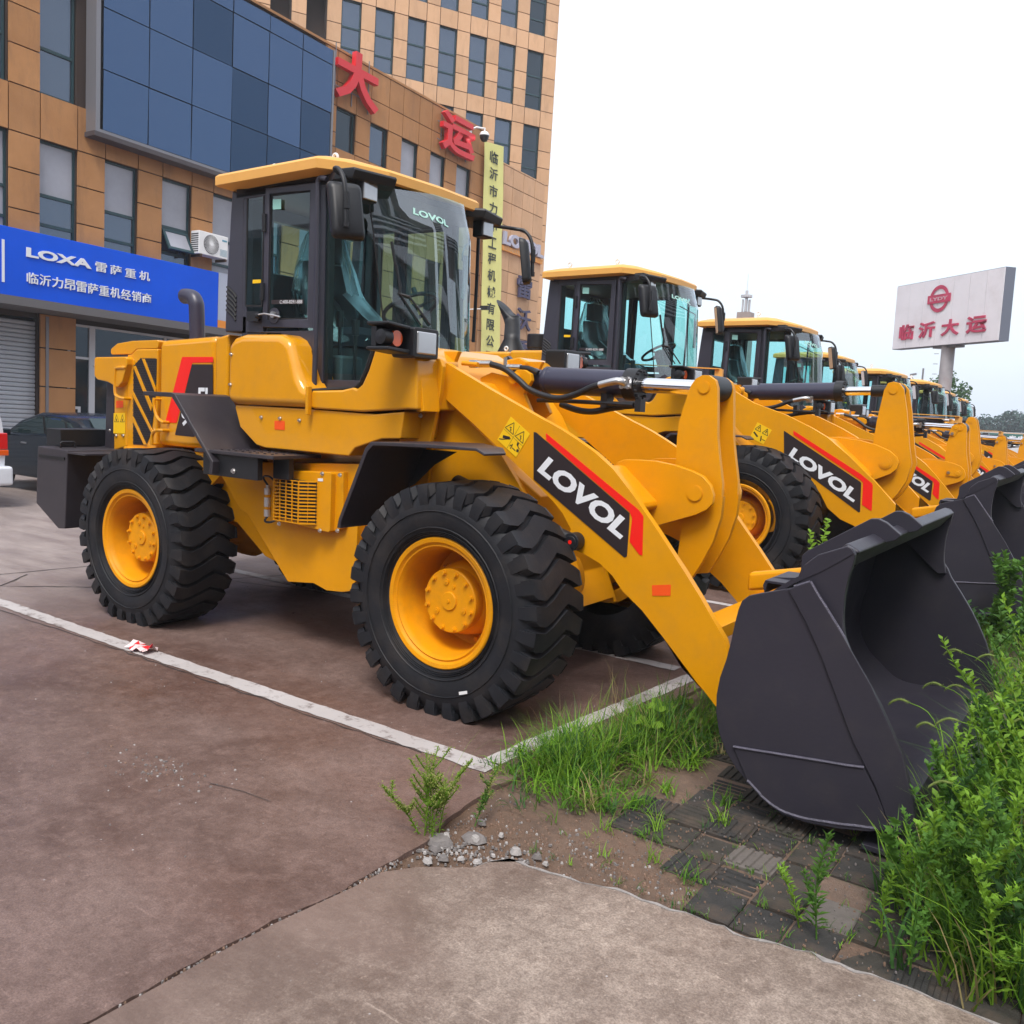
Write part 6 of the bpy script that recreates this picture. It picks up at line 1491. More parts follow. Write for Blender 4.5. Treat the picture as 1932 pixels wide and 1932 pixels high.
# air-conditioner
ac = frame_obj('air_conditioner', BFR, (-15.7, 0, 0), 'white outdoor air conditioner unit beside the open window', 'air conditioner')
s0, s1, t0, t1 = 9.70, 10.56, 5.20, 5.74
q = MB(); q.box((.06, s0, t0), (.36, s1, t1)); q.build('casing', WPL, ac, bevel=.015)
q = MB(); q.lathe((.362, 0, 0), [(.001, 0), (.21, 0), (.22, .006), (.225, 0)], 'x', n=30); q.v = [(x, y+s0+.36, z+(t0+t1)/2) for x, y, z in q.v]; fr_ = q.build('fan_opening', mat('fan_grey', (.12, .12, .13), .5), ac)
q = MB()
for k in range(36): a = 2*pi*k/36; q.obox((.374, s0+.36+.13*math.cos(a+.15), (t0+t1)/2+.13*math.sin(a+.15)), (.004, 0, 0), (0, .085*math.cos(a), .085*math.sin(a)), (0, -.0035*math.sin(a), .0035*math.cos(a)))
q.cyl((.365, s0+.36, (t0+t1)/2), (.385, s0+.36, (t0+t1)/2), .045, n=16); q.build('fan_guard', WPL, ac, stuff=True)
q = MB()
for k in range(9): q.box((.08, s0-.004, t0+.05+k*.05), (.34, s0+.001, t0+.075+k*.05))
q.build('side_grille', mat('grille_dark', (.02, .02, .03), .6), ac, stuff=True)
q = MB()
for k in range(6): q.box((.361, s1-.24, t0+.06+k*.028), (.364, s1-.03, t0+.068+k*.028))
q.box((.361, s1-.18, t1-.13), (.364, s1-.04, t1-.09)); q.build('badge_and_louvres', mat('badge_teal', (.1, .3, .4), .5), ac, stuff=True)
q = MB(); q.box((.0, s0+.05, t0-.06), (.38, s0+.09, t0)); q.box((.0, s1-.09, t0-.06), (.38, s1-.05, t0)); q.build('bracket', mat('rusty_steel', (.06, .03, .02), .8), ac)
# tower block behind, its face turned a little towards the lot
TFR = [[0.88211, -0.47087, 0.01284], [0.47105, 0.88185, -0.0214], [-0.00125, 0.02493, 0.99969], [-21.00291, 29.96316, -0.75382]]
tw = frame_obj('tower_block', TFR[:3], TFR[3], 'taller ochre tower, its colour paled for haze, rising behind the office block', 'building')
TS = sorted([round(-1.4*k-.0, 3) for k in range(0, 16)]+[round(.8-1.4*k, 3) for k in range(0, 17)]+[1.46]); TS = [-21.6]+[s for s in TS if s > -21.5]
TT_ = [3.0]; rows_ = [(-.15+k*3.22) for k in range(8)]
tw_w = [(-1.4*k, .8-1.4*k, b, b+2.45) for k in range(0, 16) for b in [12.55-3.22*2, 12.55-3.22, 12.55, 15.72, 18.9]]
TL = sorted(set([0, 2.0, 4.0, 5.3]+[round(v, 2) for b in (6.11, 9.33, 12.55, 15.72, 18.9) for v in (b, b+.72, b+1.45, b+2.45)]+[22.6, 23.4]))
clad(tw, TS, TL, tw_w, PANELF, gap=.016)
q = MB(); backing(TS, TL, tw_w, -.4, -.06, q); q.box((-9, -21.6, 0), (-.6, 1.43, 23.3)); q.build('wall', JOINT, tw)
for a, b, c, d in tw_w:
    if a < -8.5 or c < 9: continue
    window(tw, a, b, c, d, (c+.63, c+1.42), m=WG if (int(a*10)+int(c)) % 3 else WG2)

# ================================================================ vehicles at the far left
CARP = mat('dark_car_paint', (.008, .013, .020), .25, coat=.35, spec=.3, rvar=.03); CGL = wglass('car_glass', (.035, .06, .065), .04, .5); TAIL = mat('tail_lamp_red', (.55, .01, .01), .15, coat=1)
car = empty('parked_car', (-11.3, 4.25, 0), 'dark sedan parked nose to the shutter, half hidden by the dark counterweight', 'car')
def P2(prof, y0, y1, q, tum=0): q.prism(prof, y0, y1)
q = MB(); ya, yb = 3.5, 5.05
lo = [(-9.35, .32), (-9.22, .50), (-9.25, .80), (-9.42, .92), (-9.95, .95), (-12.0, .90), (-13.0, .76), (-13.3, .60), (-13.3, .32), (-13.0, .22), (-9.6, .22)]
q.loft([[(x, y, z*k if z > .4 else z) for x, z in lo] for y, k in ((ya+.05, .96), (ya, .93), (ya, .93))][:0] or [[(x+(-.06 if x > -11 else .06)*i_, y, z-(.04*i_ if z > .6 else 0)) for x, z in lo] for y, i_ in ((ya, 1), (ya+.06, .2), ((ya+yb)/2, 0), (yb-.06, .2), (yb, 1))], True, True)
q.build('car_body', CARP, car, bevel=.02)
q = MB(); up = [(-9.62, .91), (-10.05, 1.17), (-10.45, 1.245), (-11.2, 1.25), (-11.75, 1.13), (-12.35, .88)]
q.loft([[(x, y0_+(YM-y0_)*0, z) for x, z in up] for y0_, YM in ()] or [[(x+(.10 if x > -10.3 and i_ else 0)-(.10 if x > -10.3 and i_ else 0), y, z-.05*i_) for x, z in up] for y, i_ in ((3.62, 1), (3.70, .25), (4.27, 0), (4.85, .25), (4.93, 1))], True, True); q.build('roof', CARP, car, bevel=.015)
q = MB(); sw = [(-9.98, .885), (-10.22, 1.10), (-10.55, 1.165), (-11.2, 1.17), (-11.65, 1.08), (-12.15, .86)]
q.loft([[(x, 3.60, z-.02) for x, z in sw], [(x, 3.618, z) for x, z in sw]], True, True); sww = q.build('side_window', CGL, car)
q = MB()
for a, b in (((-10.95, .87), (-11.0, 1.19)), ((-10.28, .88), (-10.36, 1.13))): q.prism([(a[0]-.03, a[1]), (a[0]+.03, a[1]), (b[0]+.02, b[1]), (b[0]-.02, b[1])], 3.592, 3.60)
q.build('door_pillar', SEAL, car)
q = MB(); q.add([(-9.66, 3.72, .925), (-9.66, 4.83, .925), (-10.07, 4.72, 1.185), (-10.07, 3.80, 1.185)], [(0, 1, 2, 3)]); q.v += [(x+.012, y, z+.012) for x, y, z in q.v]; q.f += [(4, 5, 6, 7)]; q.mi += [0]; q.sm += [False]; q.build('rear_window', CGL, car)
q = MB(); q.box((-9.30, 3.50, .66), (-9.20, 3.78, .84)); q.build('tail_lamp', TAIL, car, bevel=.02)
q = MB(); q.box((-9.30, 4.77, .66), (-9.20, 5.05, .84)); q.build('tail_lamp', TAIL, car, bevel=.02)
for x in (-10.0, -12.35):
    for y in (3.50, 5.05):
        q = MB(); s = 1 if y < 4 else -1; q.lathe((x, y, .28), [(.17, 0), (.27, -.012*s), (.28, .02*s), (.28, .18*s)], n=28); wl = q.build('wheel', RUB, car); q = MB(); q.lathe((x, y, .28), [(.001, .03*s), (.15, .01*s), (.17, -.004*s)], n=20); q.build('wheel_disc', mat_alu, wl)
q = MB(); q.box((-12.0, 3.36, .86), (-11.86, 3.52, .95)); q.build('side_mirror', CARP, car, bevel=.02)
q = MB(); q.box((-11.50, 3.485, .74), (-11.34, 3.51, .765)); q.build('door_handle', GREYM, car, bevel=.005)
VANP = mat('white_van_paint', (.60, .63, .68), .3, coat=.6, dirt=(.35, .33, .32), dscale=2, damt=.3)
van = empty('parked_van', (-11.5, 1.45, 0), 'white van at the left edge, only its rear corner and red lamp in view', 'van')
q = MB(); vp = [(.62, .30), (2.30, .30), (2.34, .80), (2.30, 1.15), (2.14, 1.72), (1.9, 1.80), (.9, 1.80), (.66, 1.62), (.58, .80)]
q.loft([[(x_, 1.46+(a-1.46)*k, b) for a, b in rc(vp, .08)] for x_, k in ((-9.50, .97), (-9.56, 1.0), (-13.2, 1.0), (-13.5, .93))], True, True); q.build('van_body', VANP, van, bevel=.0, sharp=50)
q = MB(); q.box((-9.60, 2.20, .78), (-9.47, 2.335, 1.00)); q.build('tail_lamp', TAIL, van, bevel=.015); q = MB(); q.box((-9.60, 2.20, .70), (-9.465, 2.34, .776)); q.build('indicator_lamp', AMB, van, bevel=.01)
q = MB(); q.box((-9.65, .62, .30), (-9.38, 2.36, .56)); q.build('rear_bumper', VANP, van, bevel=.04)
for x in (-10.2, -12.6):
    for y in (.66, 2.28):
        q = MB(); s = 1 if y < 1.4 else -1; q.lathe((x, y, .29), [(.001, .02*s), (.17, 0), (.28, -.01*s), (.29, .02*s), (.29, .18*s)], n=24); q.build('wheel', RUB, van)
# ================================================================ pole sign, far things
ps = empty('pole_sign', (-2.9, 33.3, -.68), 'large weathered white billboard with red emblem and characters on a concrete pole', 'billboard')
cw_ = Vector(([2.9024, -3.5308, 1.6334]))
def far(p, k=1.5): return cw_+(Vector(p)-cw_)*k
A_, B_, Cc, Dd = far((-2.93, 22.46, 5.33)), far((-.04, 19.99, 5.38)), far((.02, 20.0, 3.69)), far((-2.80, 22.33, 3.67))
Uv = (Cc-Dd); Vv = (A_-Dd+B_-Cc)/2; Vv = Vv-Uv*(Vv.dot(Uv)/Uv.dot(Uv)); nb = Uv.cross(Vv).normalized(); TH_ = .42
PANW = mat('weathered_white_panel', (.82, .82, .88), .6, var=.03, vscale=1.2, dirt=(.55, .53, .55), dscale=1.0, damt=.4)
q = MB(); q.obox(Dd+Uv/2+Vv/2-nb*TH_/2, Uv/2, Vv/2, nb*TH_/2); bx_ = q.build('sign_box', mat('sign_edge_grey', (.13, .15, .20), .6), ps)
for k in range(7):
    a = k/7; q = MB(); q.obox(Dd+Uv*(a+1/14)+Vv/2+nb*.012, Uv*(1/14-.0012), Vv*.492, nb*.01); q.build('sign_panel', PANW, bx_)
PRD = mat('faded_red_letters', (.50, .045, .115), .6, var=.2, vscale=3)
def onb(a, b, d=.03): return Dd+Uv*a+Vv*b+nb*d
q = MB(); boxes = [(-2.144,2.767)][:0]
for k, ch in enumerate('临沂大运'):
    a0 = (.07, .27, .49, .72)[k]; a1 = a0+(.15, .16, .165, .175)[k]; b0 = .135+.0*k
    text_quad(q, ch, onb(a0, b0), onb(a1, b0), onb(a0, b0+.24), .03, .03)
q.build('lettering', PRD, ps)
q = MB(); n_ = 40; cen_ = (.445, .70); ar = Uv.length/Vv.length
ring_o = []; ring_i = []
for k in range(n_):
    t_ = 2*pi*k/n_; ring_o.append(onb(cen_[0]+.20/ar*math.cos(t_), cen_[1]+.20*math.sin(t_), .045)); ring_i.append(onb(cen_[0]+.145/ar*math.cos(t_), cen_[1]+.145*math.sin(t_), .045))
for k in range(n_): j = (k+1) % n_; q.add([ring_o[k], ring_o[j], ring_i[j], ring_i[k]], [(0, 1, 2, 3)])
q.obox(onb(.445, .70, .05), Uv*.108, Vv*.062, nb*.012); em = q.build('emblem', PRD, ps)
q = MB(); text_quad(q, 'LYDY', onb(.36, .675, .064), onb(.53, .675, .064), onb(.36, .725, .064), .004, .03); q.build('emblem_lettering', mat('faded_pink', (.62, .42, .48), .6), em)
CONP = mat('concrete_pole', (.36, .35, .37), .8, var=.12, vscale=2, dirt=(.28, .15, .11), dscale=.9, damt=.6)
pt_ = far((-1.34, 21.24, 3.69)); q = MB(); q.tube([pt_-nb*.2, (far((-1.30, 21.05, 2.05))-nb*.2), Vector((pt_.x+.05, pt_.y, -.9))-nb*.2], .24, 20); q.build('pole', CONP, ps)
q = MB(); q.obox(pt_-nb*.2+Vector((0, 0, -.04)), Uv.normalized()*.6, nb*.2, Vector((0, 0, .05))); q.build('cap_plate', GREYM, ps)
q = MB()
for k in range(14): q.tube([(pt_.x-.30, pt_.y-.1, 4.4-.38*k), (pt_.x-.14, pt_.y-.1, 4.4-.38*k)], .012, 5)
q.build('climbing_rungs', GREYM, ps, stuff=True)
# mobile mast on a far roof
mm_ = empty('mobile_mast', (-19.7, 55.4, -.88), 'small antenna mast on a square plinth showing above a loader cab', 'mast')
q = MB(); q.box((-20.15, 55.0, -.9), (-19.25, 55.9, 8.75)); q.build('plinth', mat('plinth_brown', (.30, .24, .22), .8, var=.1), mm_)
q = MB(); q.cyl((-19.7, 55.4, 8.75), (-19.7, 55.4, 10.2), .10, n=10); q.cyl((-19.7, 55.4, 9.75), (-19.7, 55.4, 9.9), .38, n=16); q.cyl((-19.7, 55.4, 9.9), (-19.7, 55.4, 11.3), .015, n=6)
for a in range(6): q.box((-19.7+.25*math.cos(a)-.05, 55.4+.25*math.sin(a)-.05, 8.8), (-19.7+.25*math.cos(a)+.05, 55.4+.25*math.sin(a)+.05, 9.6))
q.build('antenna', mat('mast_grey', (.45, .45, .47), .5), mm_)
sl_ = empty('street_light', (-7.4, 51.1, -.88), 'thin street light with curved arms left of the sign pole', 'street light')
q = MB(); q.cyl((-7.4, 51.1, -.88), (-7.4, 51.1, 4.9), .05, n=8)
q.tube(crv([(-7.4, 51.1, 3.9), (-7.1, 51.1, 4.05), (-6.85, 51.1, 4.4)], 4), .02, 5); q.tube(crv([(-7.4, 51.1, 3.9), (-7.7, 51.1, 4.05), (-7.95, 51.1, 4.4)], 4), .02, 5); q.build('pole', GREYM, sl_)
q = MB(); q.obox((-7.9, 51.1, 4.55), (.16, 0, .03), (0, .1, 0), (0, 0, .05)); q.build('lamp_head', GREYM, sl_)
# trees
def leafmat(name, col):
    m = mat(name, col, .55, var=.28, vscale=4, spec=.25); nt = m.node_tree; p = nt.nodes['Principled BSDF']; o = nt.nodes['Material Output']
    t = nd(nt, 'ShaderNodeBsdfTranslucent'); mx = nd(nt, 'ShaderNodeMixShader'); mx.inputs[0].default_value = .38
    hs = nd(nt, 'ShaderNodeHueSaturation'); hs.inputs['Value'].default_value = 1.35; hs.inputs['Hue'].default_value = .485
    nt.links.new(p.inputs['Base Color'].links[0].from_socket, hs.inputs['Color']); nt.links.new(hs.outputs[0], t.inputs[0])
    nt.links.new(p.outputs[0], mx.inputs[1]); nt.links.new(t.outputs[0], mx.inputs[2]); nt.links.new(mx.outputs[0], o.inputs[0]); return m
LEAFM = [leafmat('leaf_dark', (.038, .100, .024)), leafmat('leaf_mid', (.085, .20, .030)), leafmat('leaf_light', (.19, .35, .035)), leafmat('leaf_yellow', (.27, .31, .08)), mat('far_foliage', (.030, .065, .055), .8, var=.3, vscale=.6)]
BARK = mat('bark', (.10, .08, .06), .9, var=.2)
def tree(x, y, z0, h, w, seed, m, label, cat='tree', group=None, nl=1500, ls=.12, shape=1.0):
    r_ = random.Random(seed); t = empty('tree', (x, y, z0), label, cat, group)
    q = MB(); q.tube([(x, y, z0), (x+.05*h*.1, y, z0+h*.5), (x, y, z0+h*.93)], .03*h, 8, True, [.022*h, .015*h, .004*h])
    cl = []
    for k in range(16):
        f = .22+.74*k/16; a = k*2.4; rr_ = w*.5*(math.sin(pi*min(1, (1-f)*1.25+.12)))**.7*r_.uniform(.6, 1.0)*shape; e = (x+rr_*math.cos(a), y+rr_*math.sin(a), z0+h*f+rr_*.35); q.tube([(x, y, z0+h*f*.86), e], .008*h, 5, True, [.008*h, .002*h]); cl.append((e, rr_*.55+.07*w))
    cl.append(((x, y, z0+h*.95), .08*w))
    q.build('trunk', BARK, t); q = MB()
    for k in range(nl):
        c, s = cl[r_.randrange(len(cl))]; d = Vector((r_.gauss(0, 1), r_.gauss(0, 1), r_.gauss(0, .9))).normalized()*s*r_.random()**.4; p = Vector(c)+d
        u = Vector((r_.gauss(0, 1), r_.gauss(0, 1), r_.gauss(0, .5))).normalized()*ls*r_.uniform(.5, 1.2); v = u.cross(Vector((r_.gauss(0, 1), r_.gauss(0, 1), r_.gauss(0, 1)))).normalized()*ls*.5
        q.add([p-u, p+v, p+u, p-v], [(0, 1, 2, 3)])
    q.build('crown', m, t); return t
tree(-6.9, 57.3, -.88, 5.6, 2.6, 1, LEAFM[0], 'bushy green tree behind the concrete sign pole', nl=2600, ls=.13)
r5 = random.Random(5)
for k in range(26):
    f = k/25; x = -22+f*26+r5.uniform(-.4, .4); y = 119+f*6+r5.uniform(-3, 3)
    tree(x, y, -.9, 4.1+r5.uniform(-.5, 1.1), 2.6, 100+k, LEAFM[4], 'hazy dark green tree in the distant tree belt', group='trees of the distant belt', nl=620, ls=.26)
q = MB(); r6 = random.Random(8)
for k in range(7000):
    f = r6.random(); p = Vector((-24+f*30, 123+f*5+r6.uniform(-1, 2), -.9+3.2*r6.random()**.6)); u = Vector((r6.gauss(0, 1), r6.gauss(0, 1), r6.gauss(0, 1))).normalized()*.26; v = u.cross(Vector((r6.gauss(0, 1), r6.gauss(0, 1), r6.gauss(0, 1)))).normalized()*.16; q.add([p-u, p+v, p+u, p-v], [(0, 1, 2, 3)])
o = q.build('far_woodland', LEAFM[4], None); o['kind'] = 'stuff'; tag(o, 'hazy dark green woodland closing the view at the right edge', 'woodland')
# low buildings and a shop sign far behind the row
fb = empty('green_shop', (-2.5, 66, -.9), 'low far shop with a dark green fascia and white characters', 'building')
q = MB(); q.box((-16, 65.9, -.9), (3, 75, 1.5)); q.build('wall', mat('far_wall', (.45, .46, .48), .8), fb); q = MB(); q.box((-16.1, 65.6, .55), (3.2, 65.88, 1.42)); fs = q.build('fascia', mat('fascia_green', (.02, .12, .10), .6), fb)
q = MB()
for k, ch in enumerate('家电网'): text_quad(q, ch, (-4.3+.55*k, 65.58, .95), (-3.85+.55*k, 65.58, .95), (-4.3+.55*k, 65.58, 1.32), .02, .03)
q.build('lettering', WHT, fs, stuff=True)
wh = empty('white_shed', (-3.6, 50, -.88), 'low white shed with a blue stripe seen between the far loaders', 'shed')
q = MB(); q.box((-6.5, 50, -.88), (1.5, 53, .85)); q.build('wall', mat('shed_white', (.62, .64, .66), .7), wh); q = MB(); q.box((-6.52, 49.96, .35), (1.52, 49.99, .50)); q.build('stripe', mat('shed_blue', (.02, .10, .45), .6), wh)

# ================================================================ vegetation
def blade(q, x, y, z, h, w, a, bend, r_, seg=3):
    L_, R_ = [], []; px, py, pz = x, y, z; dx, dy = math.cos(a), math.sin(a); nx, ny = -dy, dx; th = .12
    for k in range(seg+1):
        f = k/seg; ww = w*(1-f)**.7*.5
        L_.append((px-nx*ww, py-ny*ww, pz)); R_.append((px+nx*ww, py+ny*ww, pz)); th += bend/seg; st = h/seg; px += dx*math.sin(th)*st; py += dy*math.sin(th)*st; pz += math.cos(th)*st
    n0 = len(q.v); q.v += L_+R_
    for k in range(seg): q.f.append((n0+k, n0+k+1, n0+seg+1+k+1, n0+seg+1+k)); q.mi.append(0); q.sm.append(True)
def tuft(q, x, y, r_, n, h, w=.006, spread=.03, bend=1.0, z=0.0):
    for _ in range(n):
        blade(q, x+r_.gauss(0, spread), y+r_.gauss(0, spread), z-.01, h*r_.uniform(.45, 1.15), w*r_.uniform(.6, 1.3), r_.uniform(0, 2*pi), bend*r_.uniform(.3, 1.4), r_)
GR = [leafmat('grass_green', (.095, .225, .022)), leafmat('grass_bright', (.18, .34, .030)), leafmat('grass_dark', (.045, .125, .028)), leafmat('grass_straw', (.32, .26, .12))]
rv = random.Random(31); Q = [MB() for _ in GR]
# patch between the line corner and the bucket
def dens(x, y):
    return max(math.exp(-(((x-.92)/.20)**2+((y+.08)/.30)**2)), .95*math.exp(-(((x-1.12)/.20)**2+((y-.45)/.45)**2)), .35*math.exp(-(((x-1.15)/.22)**2+((y+.35)/.15)**2)), .6*math.exp(-(((x-1.25)/.2)**2+((y-1.2)/.6)**2)))
cnt = 0
while cnt < 430:
    x, y = rv.uniform(.60, 1.65), rv.uniform(-.65, 2.0); d = dens(x, y)
    if rv.random() > d or (x < .69 and rv.random() < .5): continue
    cnt += 1; k = rv.choices((0, 1, 2, 3), (5, 3, 3, .8))[0]
    tuft(Q[k], x, y, rv, rv.randint(10, 17), (.10+.24*d)*rv.uniform(.7, 1.3), .0075, .026, 1.55)
for k in range(46):    # thin tall seeding stalks
    x, y = rv.gauss(.95, .16), rv.gauss(.1, .32); tuft(Q[rv.choice((0, 3, 1))], x, y, rv, 3, .34, .0032, .012, .7)
# between pavers and around the bucket heel
for k in range(150):
    x, y = (1.317+.166*rv.randint(0, 6)+rv.gauss(0, .006), rv.uniform(-.86, .1)) if k % 2 else (rv.uniform(1.2, 2.35), -.685+.19*rv.randint(-1, 3)+rv.gauss(0, .006)); tuft(Q[rv.choice((0, 2, 2, 1))], x, y, rv, rv.randint(3, 8), rv.uniform(.02, .06), .0035, .010, 1.2)
for x, y, n, h in ((1.68, -.20, 26, .13), (1.77, -.70, 24, .11), (1.50, -.40, 22, .12), (1.36, -.55, 16, .10), (1.62, -.03, 22, .13), (1.35, -.28, 22, .13), (1.60, -.66, 14, .09), (1.45, -.74, 8, .06), (1.2, -.42, 22, .12), (1.13, -.62, 10, .07)):
    tuft(Q[rv.choice((0, 1))], x, y, rv, n, h, .005, .018, 1.3)
# the rank growth on the right and along the noses of the row
def mass(n, fx, hgt, w=.009, kk=(5, 4, 3, 1.1)):
    for _ in range(n):
        x, y = fx(); k = rv.choices((0, 1, 2, 3), kk)[0]; tuft(Q[k], x, y, rv, rv.randint(7, 13), hgt(x, y)*rv.uniform(.6, 1.15), w, .03, .95, gz(y))
def fright():
    while True:
        x, y = rv.uniform(2.30, 3.7), rv.uniform(-.80, 2.6)
        lim = 2.34+.10*max(0, y+.3)+(.12 if y < -.55 else 0)
        if x > lim+abs(rv.gauss(0, .10)): return x, y
mass(1300, fright, lambda x, y: .22+.48*min(1, max(0, (x-2.30)/.5))*min(1, .55+.42*(y+.8)))
mass(260, lambda: (rv.uniform(.95, 3.4), rv.uniform(2.45, 4.5)), lambda x, y: .22)
mass(260, lambda: (rv.uniform(1.2, 3.8), rv.uniform(4.5, 16)), lambda x, y: .34, .02)
for a, m_, nm, lb in zip(Q, GR, ('green_grass', 'bright_grass', 'dark_grass', 'dry_grass'), ('mid green grass growing from pavement joints and beside the buckets', 'fresh bright green grass among the weeds', 'dark green grass low between the tufts', 'dry straw coloured blades among the grass')):
    o = a.build(nm, m_, None, sharp=180); o['kind'] = 'stuff'; tag(o, lb, 'grass')
def leaf(q, p, d, l, w, r_, notch=False):
    d = d.normalized(); s = d.cross(Vector((0, 0, 1)))
    if s.length < .05: s = Vector((1, 0, 0))
    s.normalize(); up = s.cross(d).normalized()
    s = (s+up*r_.uniform(-.5, .5)).normalized(); mid = p+d*l*.45+up*l*.06; tip = p+d*l-up*l*.12
    if notch:
        P = [p, p+d*l*.3+s*w*.5, p+d*l*.36+s*w*.18, p+d*l*.62+s*w*.55, p+d*l*.68+s*w*.16, tip, p+d*l*.68-s*w*.16, p+d*l*.62-s*w*.55, p+d*l*.36-s*w*.18, p+d*l*.3-s*w*.5]
        c = mid; n0 = len(q.v); q.v += [tuple(v) for v in P]+[tuple(c)]
        for k in range(10): q.f.append((n0+10, n0+k, n0+(k+1) % 10)); q.mi.append(0); q.sm.append(False)
    else: q.add([p, mid-s*w*.5, tip, mid+s*w*.5], [(0, 1, 2), (0, 2, 3)])
def weed(q, x, y, z, h, r_, ll=.05, lw=.014, nl=26, lean=.25, br=3, notch=False, tipq=None):
    a = r_.uniform(0, 2*pi); top = Vector((x+lean*h*math.cos(a), y+lean*h*math.sin(a), z+h)); b0 = Vector((x, y, z-.01)); m_ = (b0+top)/2+Vector((-.06*h*math.cos(a), -.06*h*math.sin(a), .03*h))
    path = [Vector(v) for v in crv([b0, m_, top], 4)]; q.tube(path, .004, 4, False, [.0032-.002*i/len(path) for i in range(len(path))])
    def along(P, n, l0, l1, f0=.12):
        for k in range(n):
            f = f0+(1-f0)*k/n; i = min(len(P)-2, int(f*(len(P)-1))); p = P[i]+(P[i+1]-P[i])*(f*(len(P)-1)-i); aa = k*2.4+r_.uniform(-.3, .3); el = r_.uniform(.1, .8)+.5*f
            leaf(q, p, Vector((math.cos(aa)*math.cos(el), math.sin(aa)*math.cos(el), math.sin(el))), (l0+(l1-l0)*f)*r_.uniform(.8, 1.2), lw*r_.uniform(.8, 1.2), r_, notch)
    along(path, nl, ll*1.15, ll*.55)
    for k in range(br):
        i = r_.randint(2, len(path)-2); aa = r_.uniform(0, 2*pi); e = path[i]+Vector((math.cos(aa)*.22*h, math.sin(aa)*.22*h, .30*h)); Pb = [Vector(v) for v in crv([path[i], (path[i]+e)/2+Vector((0, 0, -.02*h)), e], 3)]; q.tube(Pb, .0025, 4, False); along(Pb, nl//2, ll*.8, ll*.45)
        if tipq is not None:
            for _ in range(34): c = e+(path[i]-e)*r_.random()*.5+Vector((r_.gauss(0, .007), r_.gauss(0, .007), r_.gauss(0, .007))); leaf(tipq, c, Vector((r_.gauss(0, 1), r_.gauss(0, 1), r_.gauss(0, 1))), .008, .006, r_)
    if tipq is not None:
        for _ in range(90): c = path[-1]-(path[-1]-path[-4])*r_.random()*.9+Vector((r_.gauss(0, .009), r_.gauss(0, .009), r_.gauss(0, .008))); leaf(tipq, c, Vector((r_.gauss(0, 1), r_.gauss(0, 1), r_.gauss(0, 1))), .008, .006, r_)
rw = random.Random(77)
def plant(x, y, h, m_, label, seed, group=None, cat='weed', flower=None, **k):
    r_ = random.Random(seed); e = empty('weed_plant', (x, y, 0), label, cat, group); q = MB(); tq = MB() if flower else None; weed(q, x, y, 0, h, r_, tipq=tq, **k)
    st_ = k.get('stems', 0); q.build('foliage', m_, e, sharp=180)
    if flower: tq.build('flower_heads', flower, e)
    return e
# the tall yellowish weed at the joint: three stems from one root
e = empty('weed_plant', (.84, -1.06, 0), 'tall feathery weed with pale yellow tips at the corner of the paving joint', 'weed'); q = MB(); tq = MB()
for k, (dx, dy, h, ln) in enumerate(((0, 0, .33, .02), (.02, .02, .28, .10), (-.02, 0, .17, .75), (.03, .05, .26, .30), (.0, .03, .29, .12), (.03, .01, .20, .45), (-.01, .02, .25, .2))): weed(q, .84+dx, -1.06+dy, 0, h, random.Random(40+k), ll=.026, lw=.0045, nl=54, lean=ln, br=6, tipq=tq)
q.build('foliage', LEAFM[2], e, sharp=180); tq.build('flower_heads', LEAFM[3], e)
plant(.93, -.86, .20, LEAFM[1], 'spreading weed with yellowish tips just right of the tall feathery one', 51, flower=LEAFM[3], ll=.03, lw=.006, nl=40, lean=.7, br=6)
plant(2.235, -.76, .35, LEAFM[1], 'upright slender weed growing between the plain pavers', 52, ll=.05, lw=.011, nl=64, lean=.03, br=2)
plant(2.17, -.73, .20, LEAFM[2], 'short leaning weed left of the slender upright one on the pavers', 53, ll=.04, lw=.009, nl=44, lean=.45, br=1)
plant(2.40, -.62, .22, LEAFM[2], 'bright green spiky weed at the edge of the rank growth', 54, ll=.045, lw=.009, nl=44, lean=.1, br=1)
plant(2.16, 4.2, .62, LEAFM[1], 'leafy shrub growing in front of the second bucket', 55, ll=.10, lw=.04, nl=70, lean=.15, br=12, cat='shrub')
plant(2.45, 3.9, .45, LEAFM[1], 'smaller leafy shrub beside the second bucket', 56, ll=.09, lw=.035, nl=60, lean=.2, br=9, cat='shrub')
plant(1.10, 2.75, .78, LEAFM[2], 'green shoot behind the first bucket hinge', 57, ll=.08, lw=.05, nl=30, lean=.1, br=4)
plant(2.40, -.42, .24, LEAFM[1], 'lobed-leaf weed against the bucket corner', 58, ll=.07, lw=.05, nl=16, lean=.2, br=2, notch=True)
# big pale leaves under the arm
e = empty('broad_leaf_plant', (1.10, .55, 0), 'low plant with large pale green leaves under the boom arm', 'plant'); q = MB()
for k in range(9):
    a = k*.9; c = Vector((1.08+.16*math.cos(a)*rw.uniform(.3, 1), .62+.22*math.sin(a), .05+rw.uniform(0, .10))); R_ = rw.uniform(.04, .075); ring_ = [c+Vector((R_*(1+.18*math.cos(5*t_))*math.cos(t_), R_*(1+.18*math.cos(5*t_))*math.sin(t_), .012*math.sin(3*t_))) for t_ in [2*pi*j/20 for j in range(20)]]
    n0 = len(q.v); q.v += [tuple(v) for v in ring_]+[tuple(c+Vector((0, 0, -.008)))]
    for j in range(20): q.f.append((n0+20, n0+j, n0+(j+1) % 20)); q.mi.append(0); q.sm.append(True)
    q.tube([(1.10, .58, 0), c], .003, 4, False)
q.build('leaves', LEAFM[2], e, sharp=180)
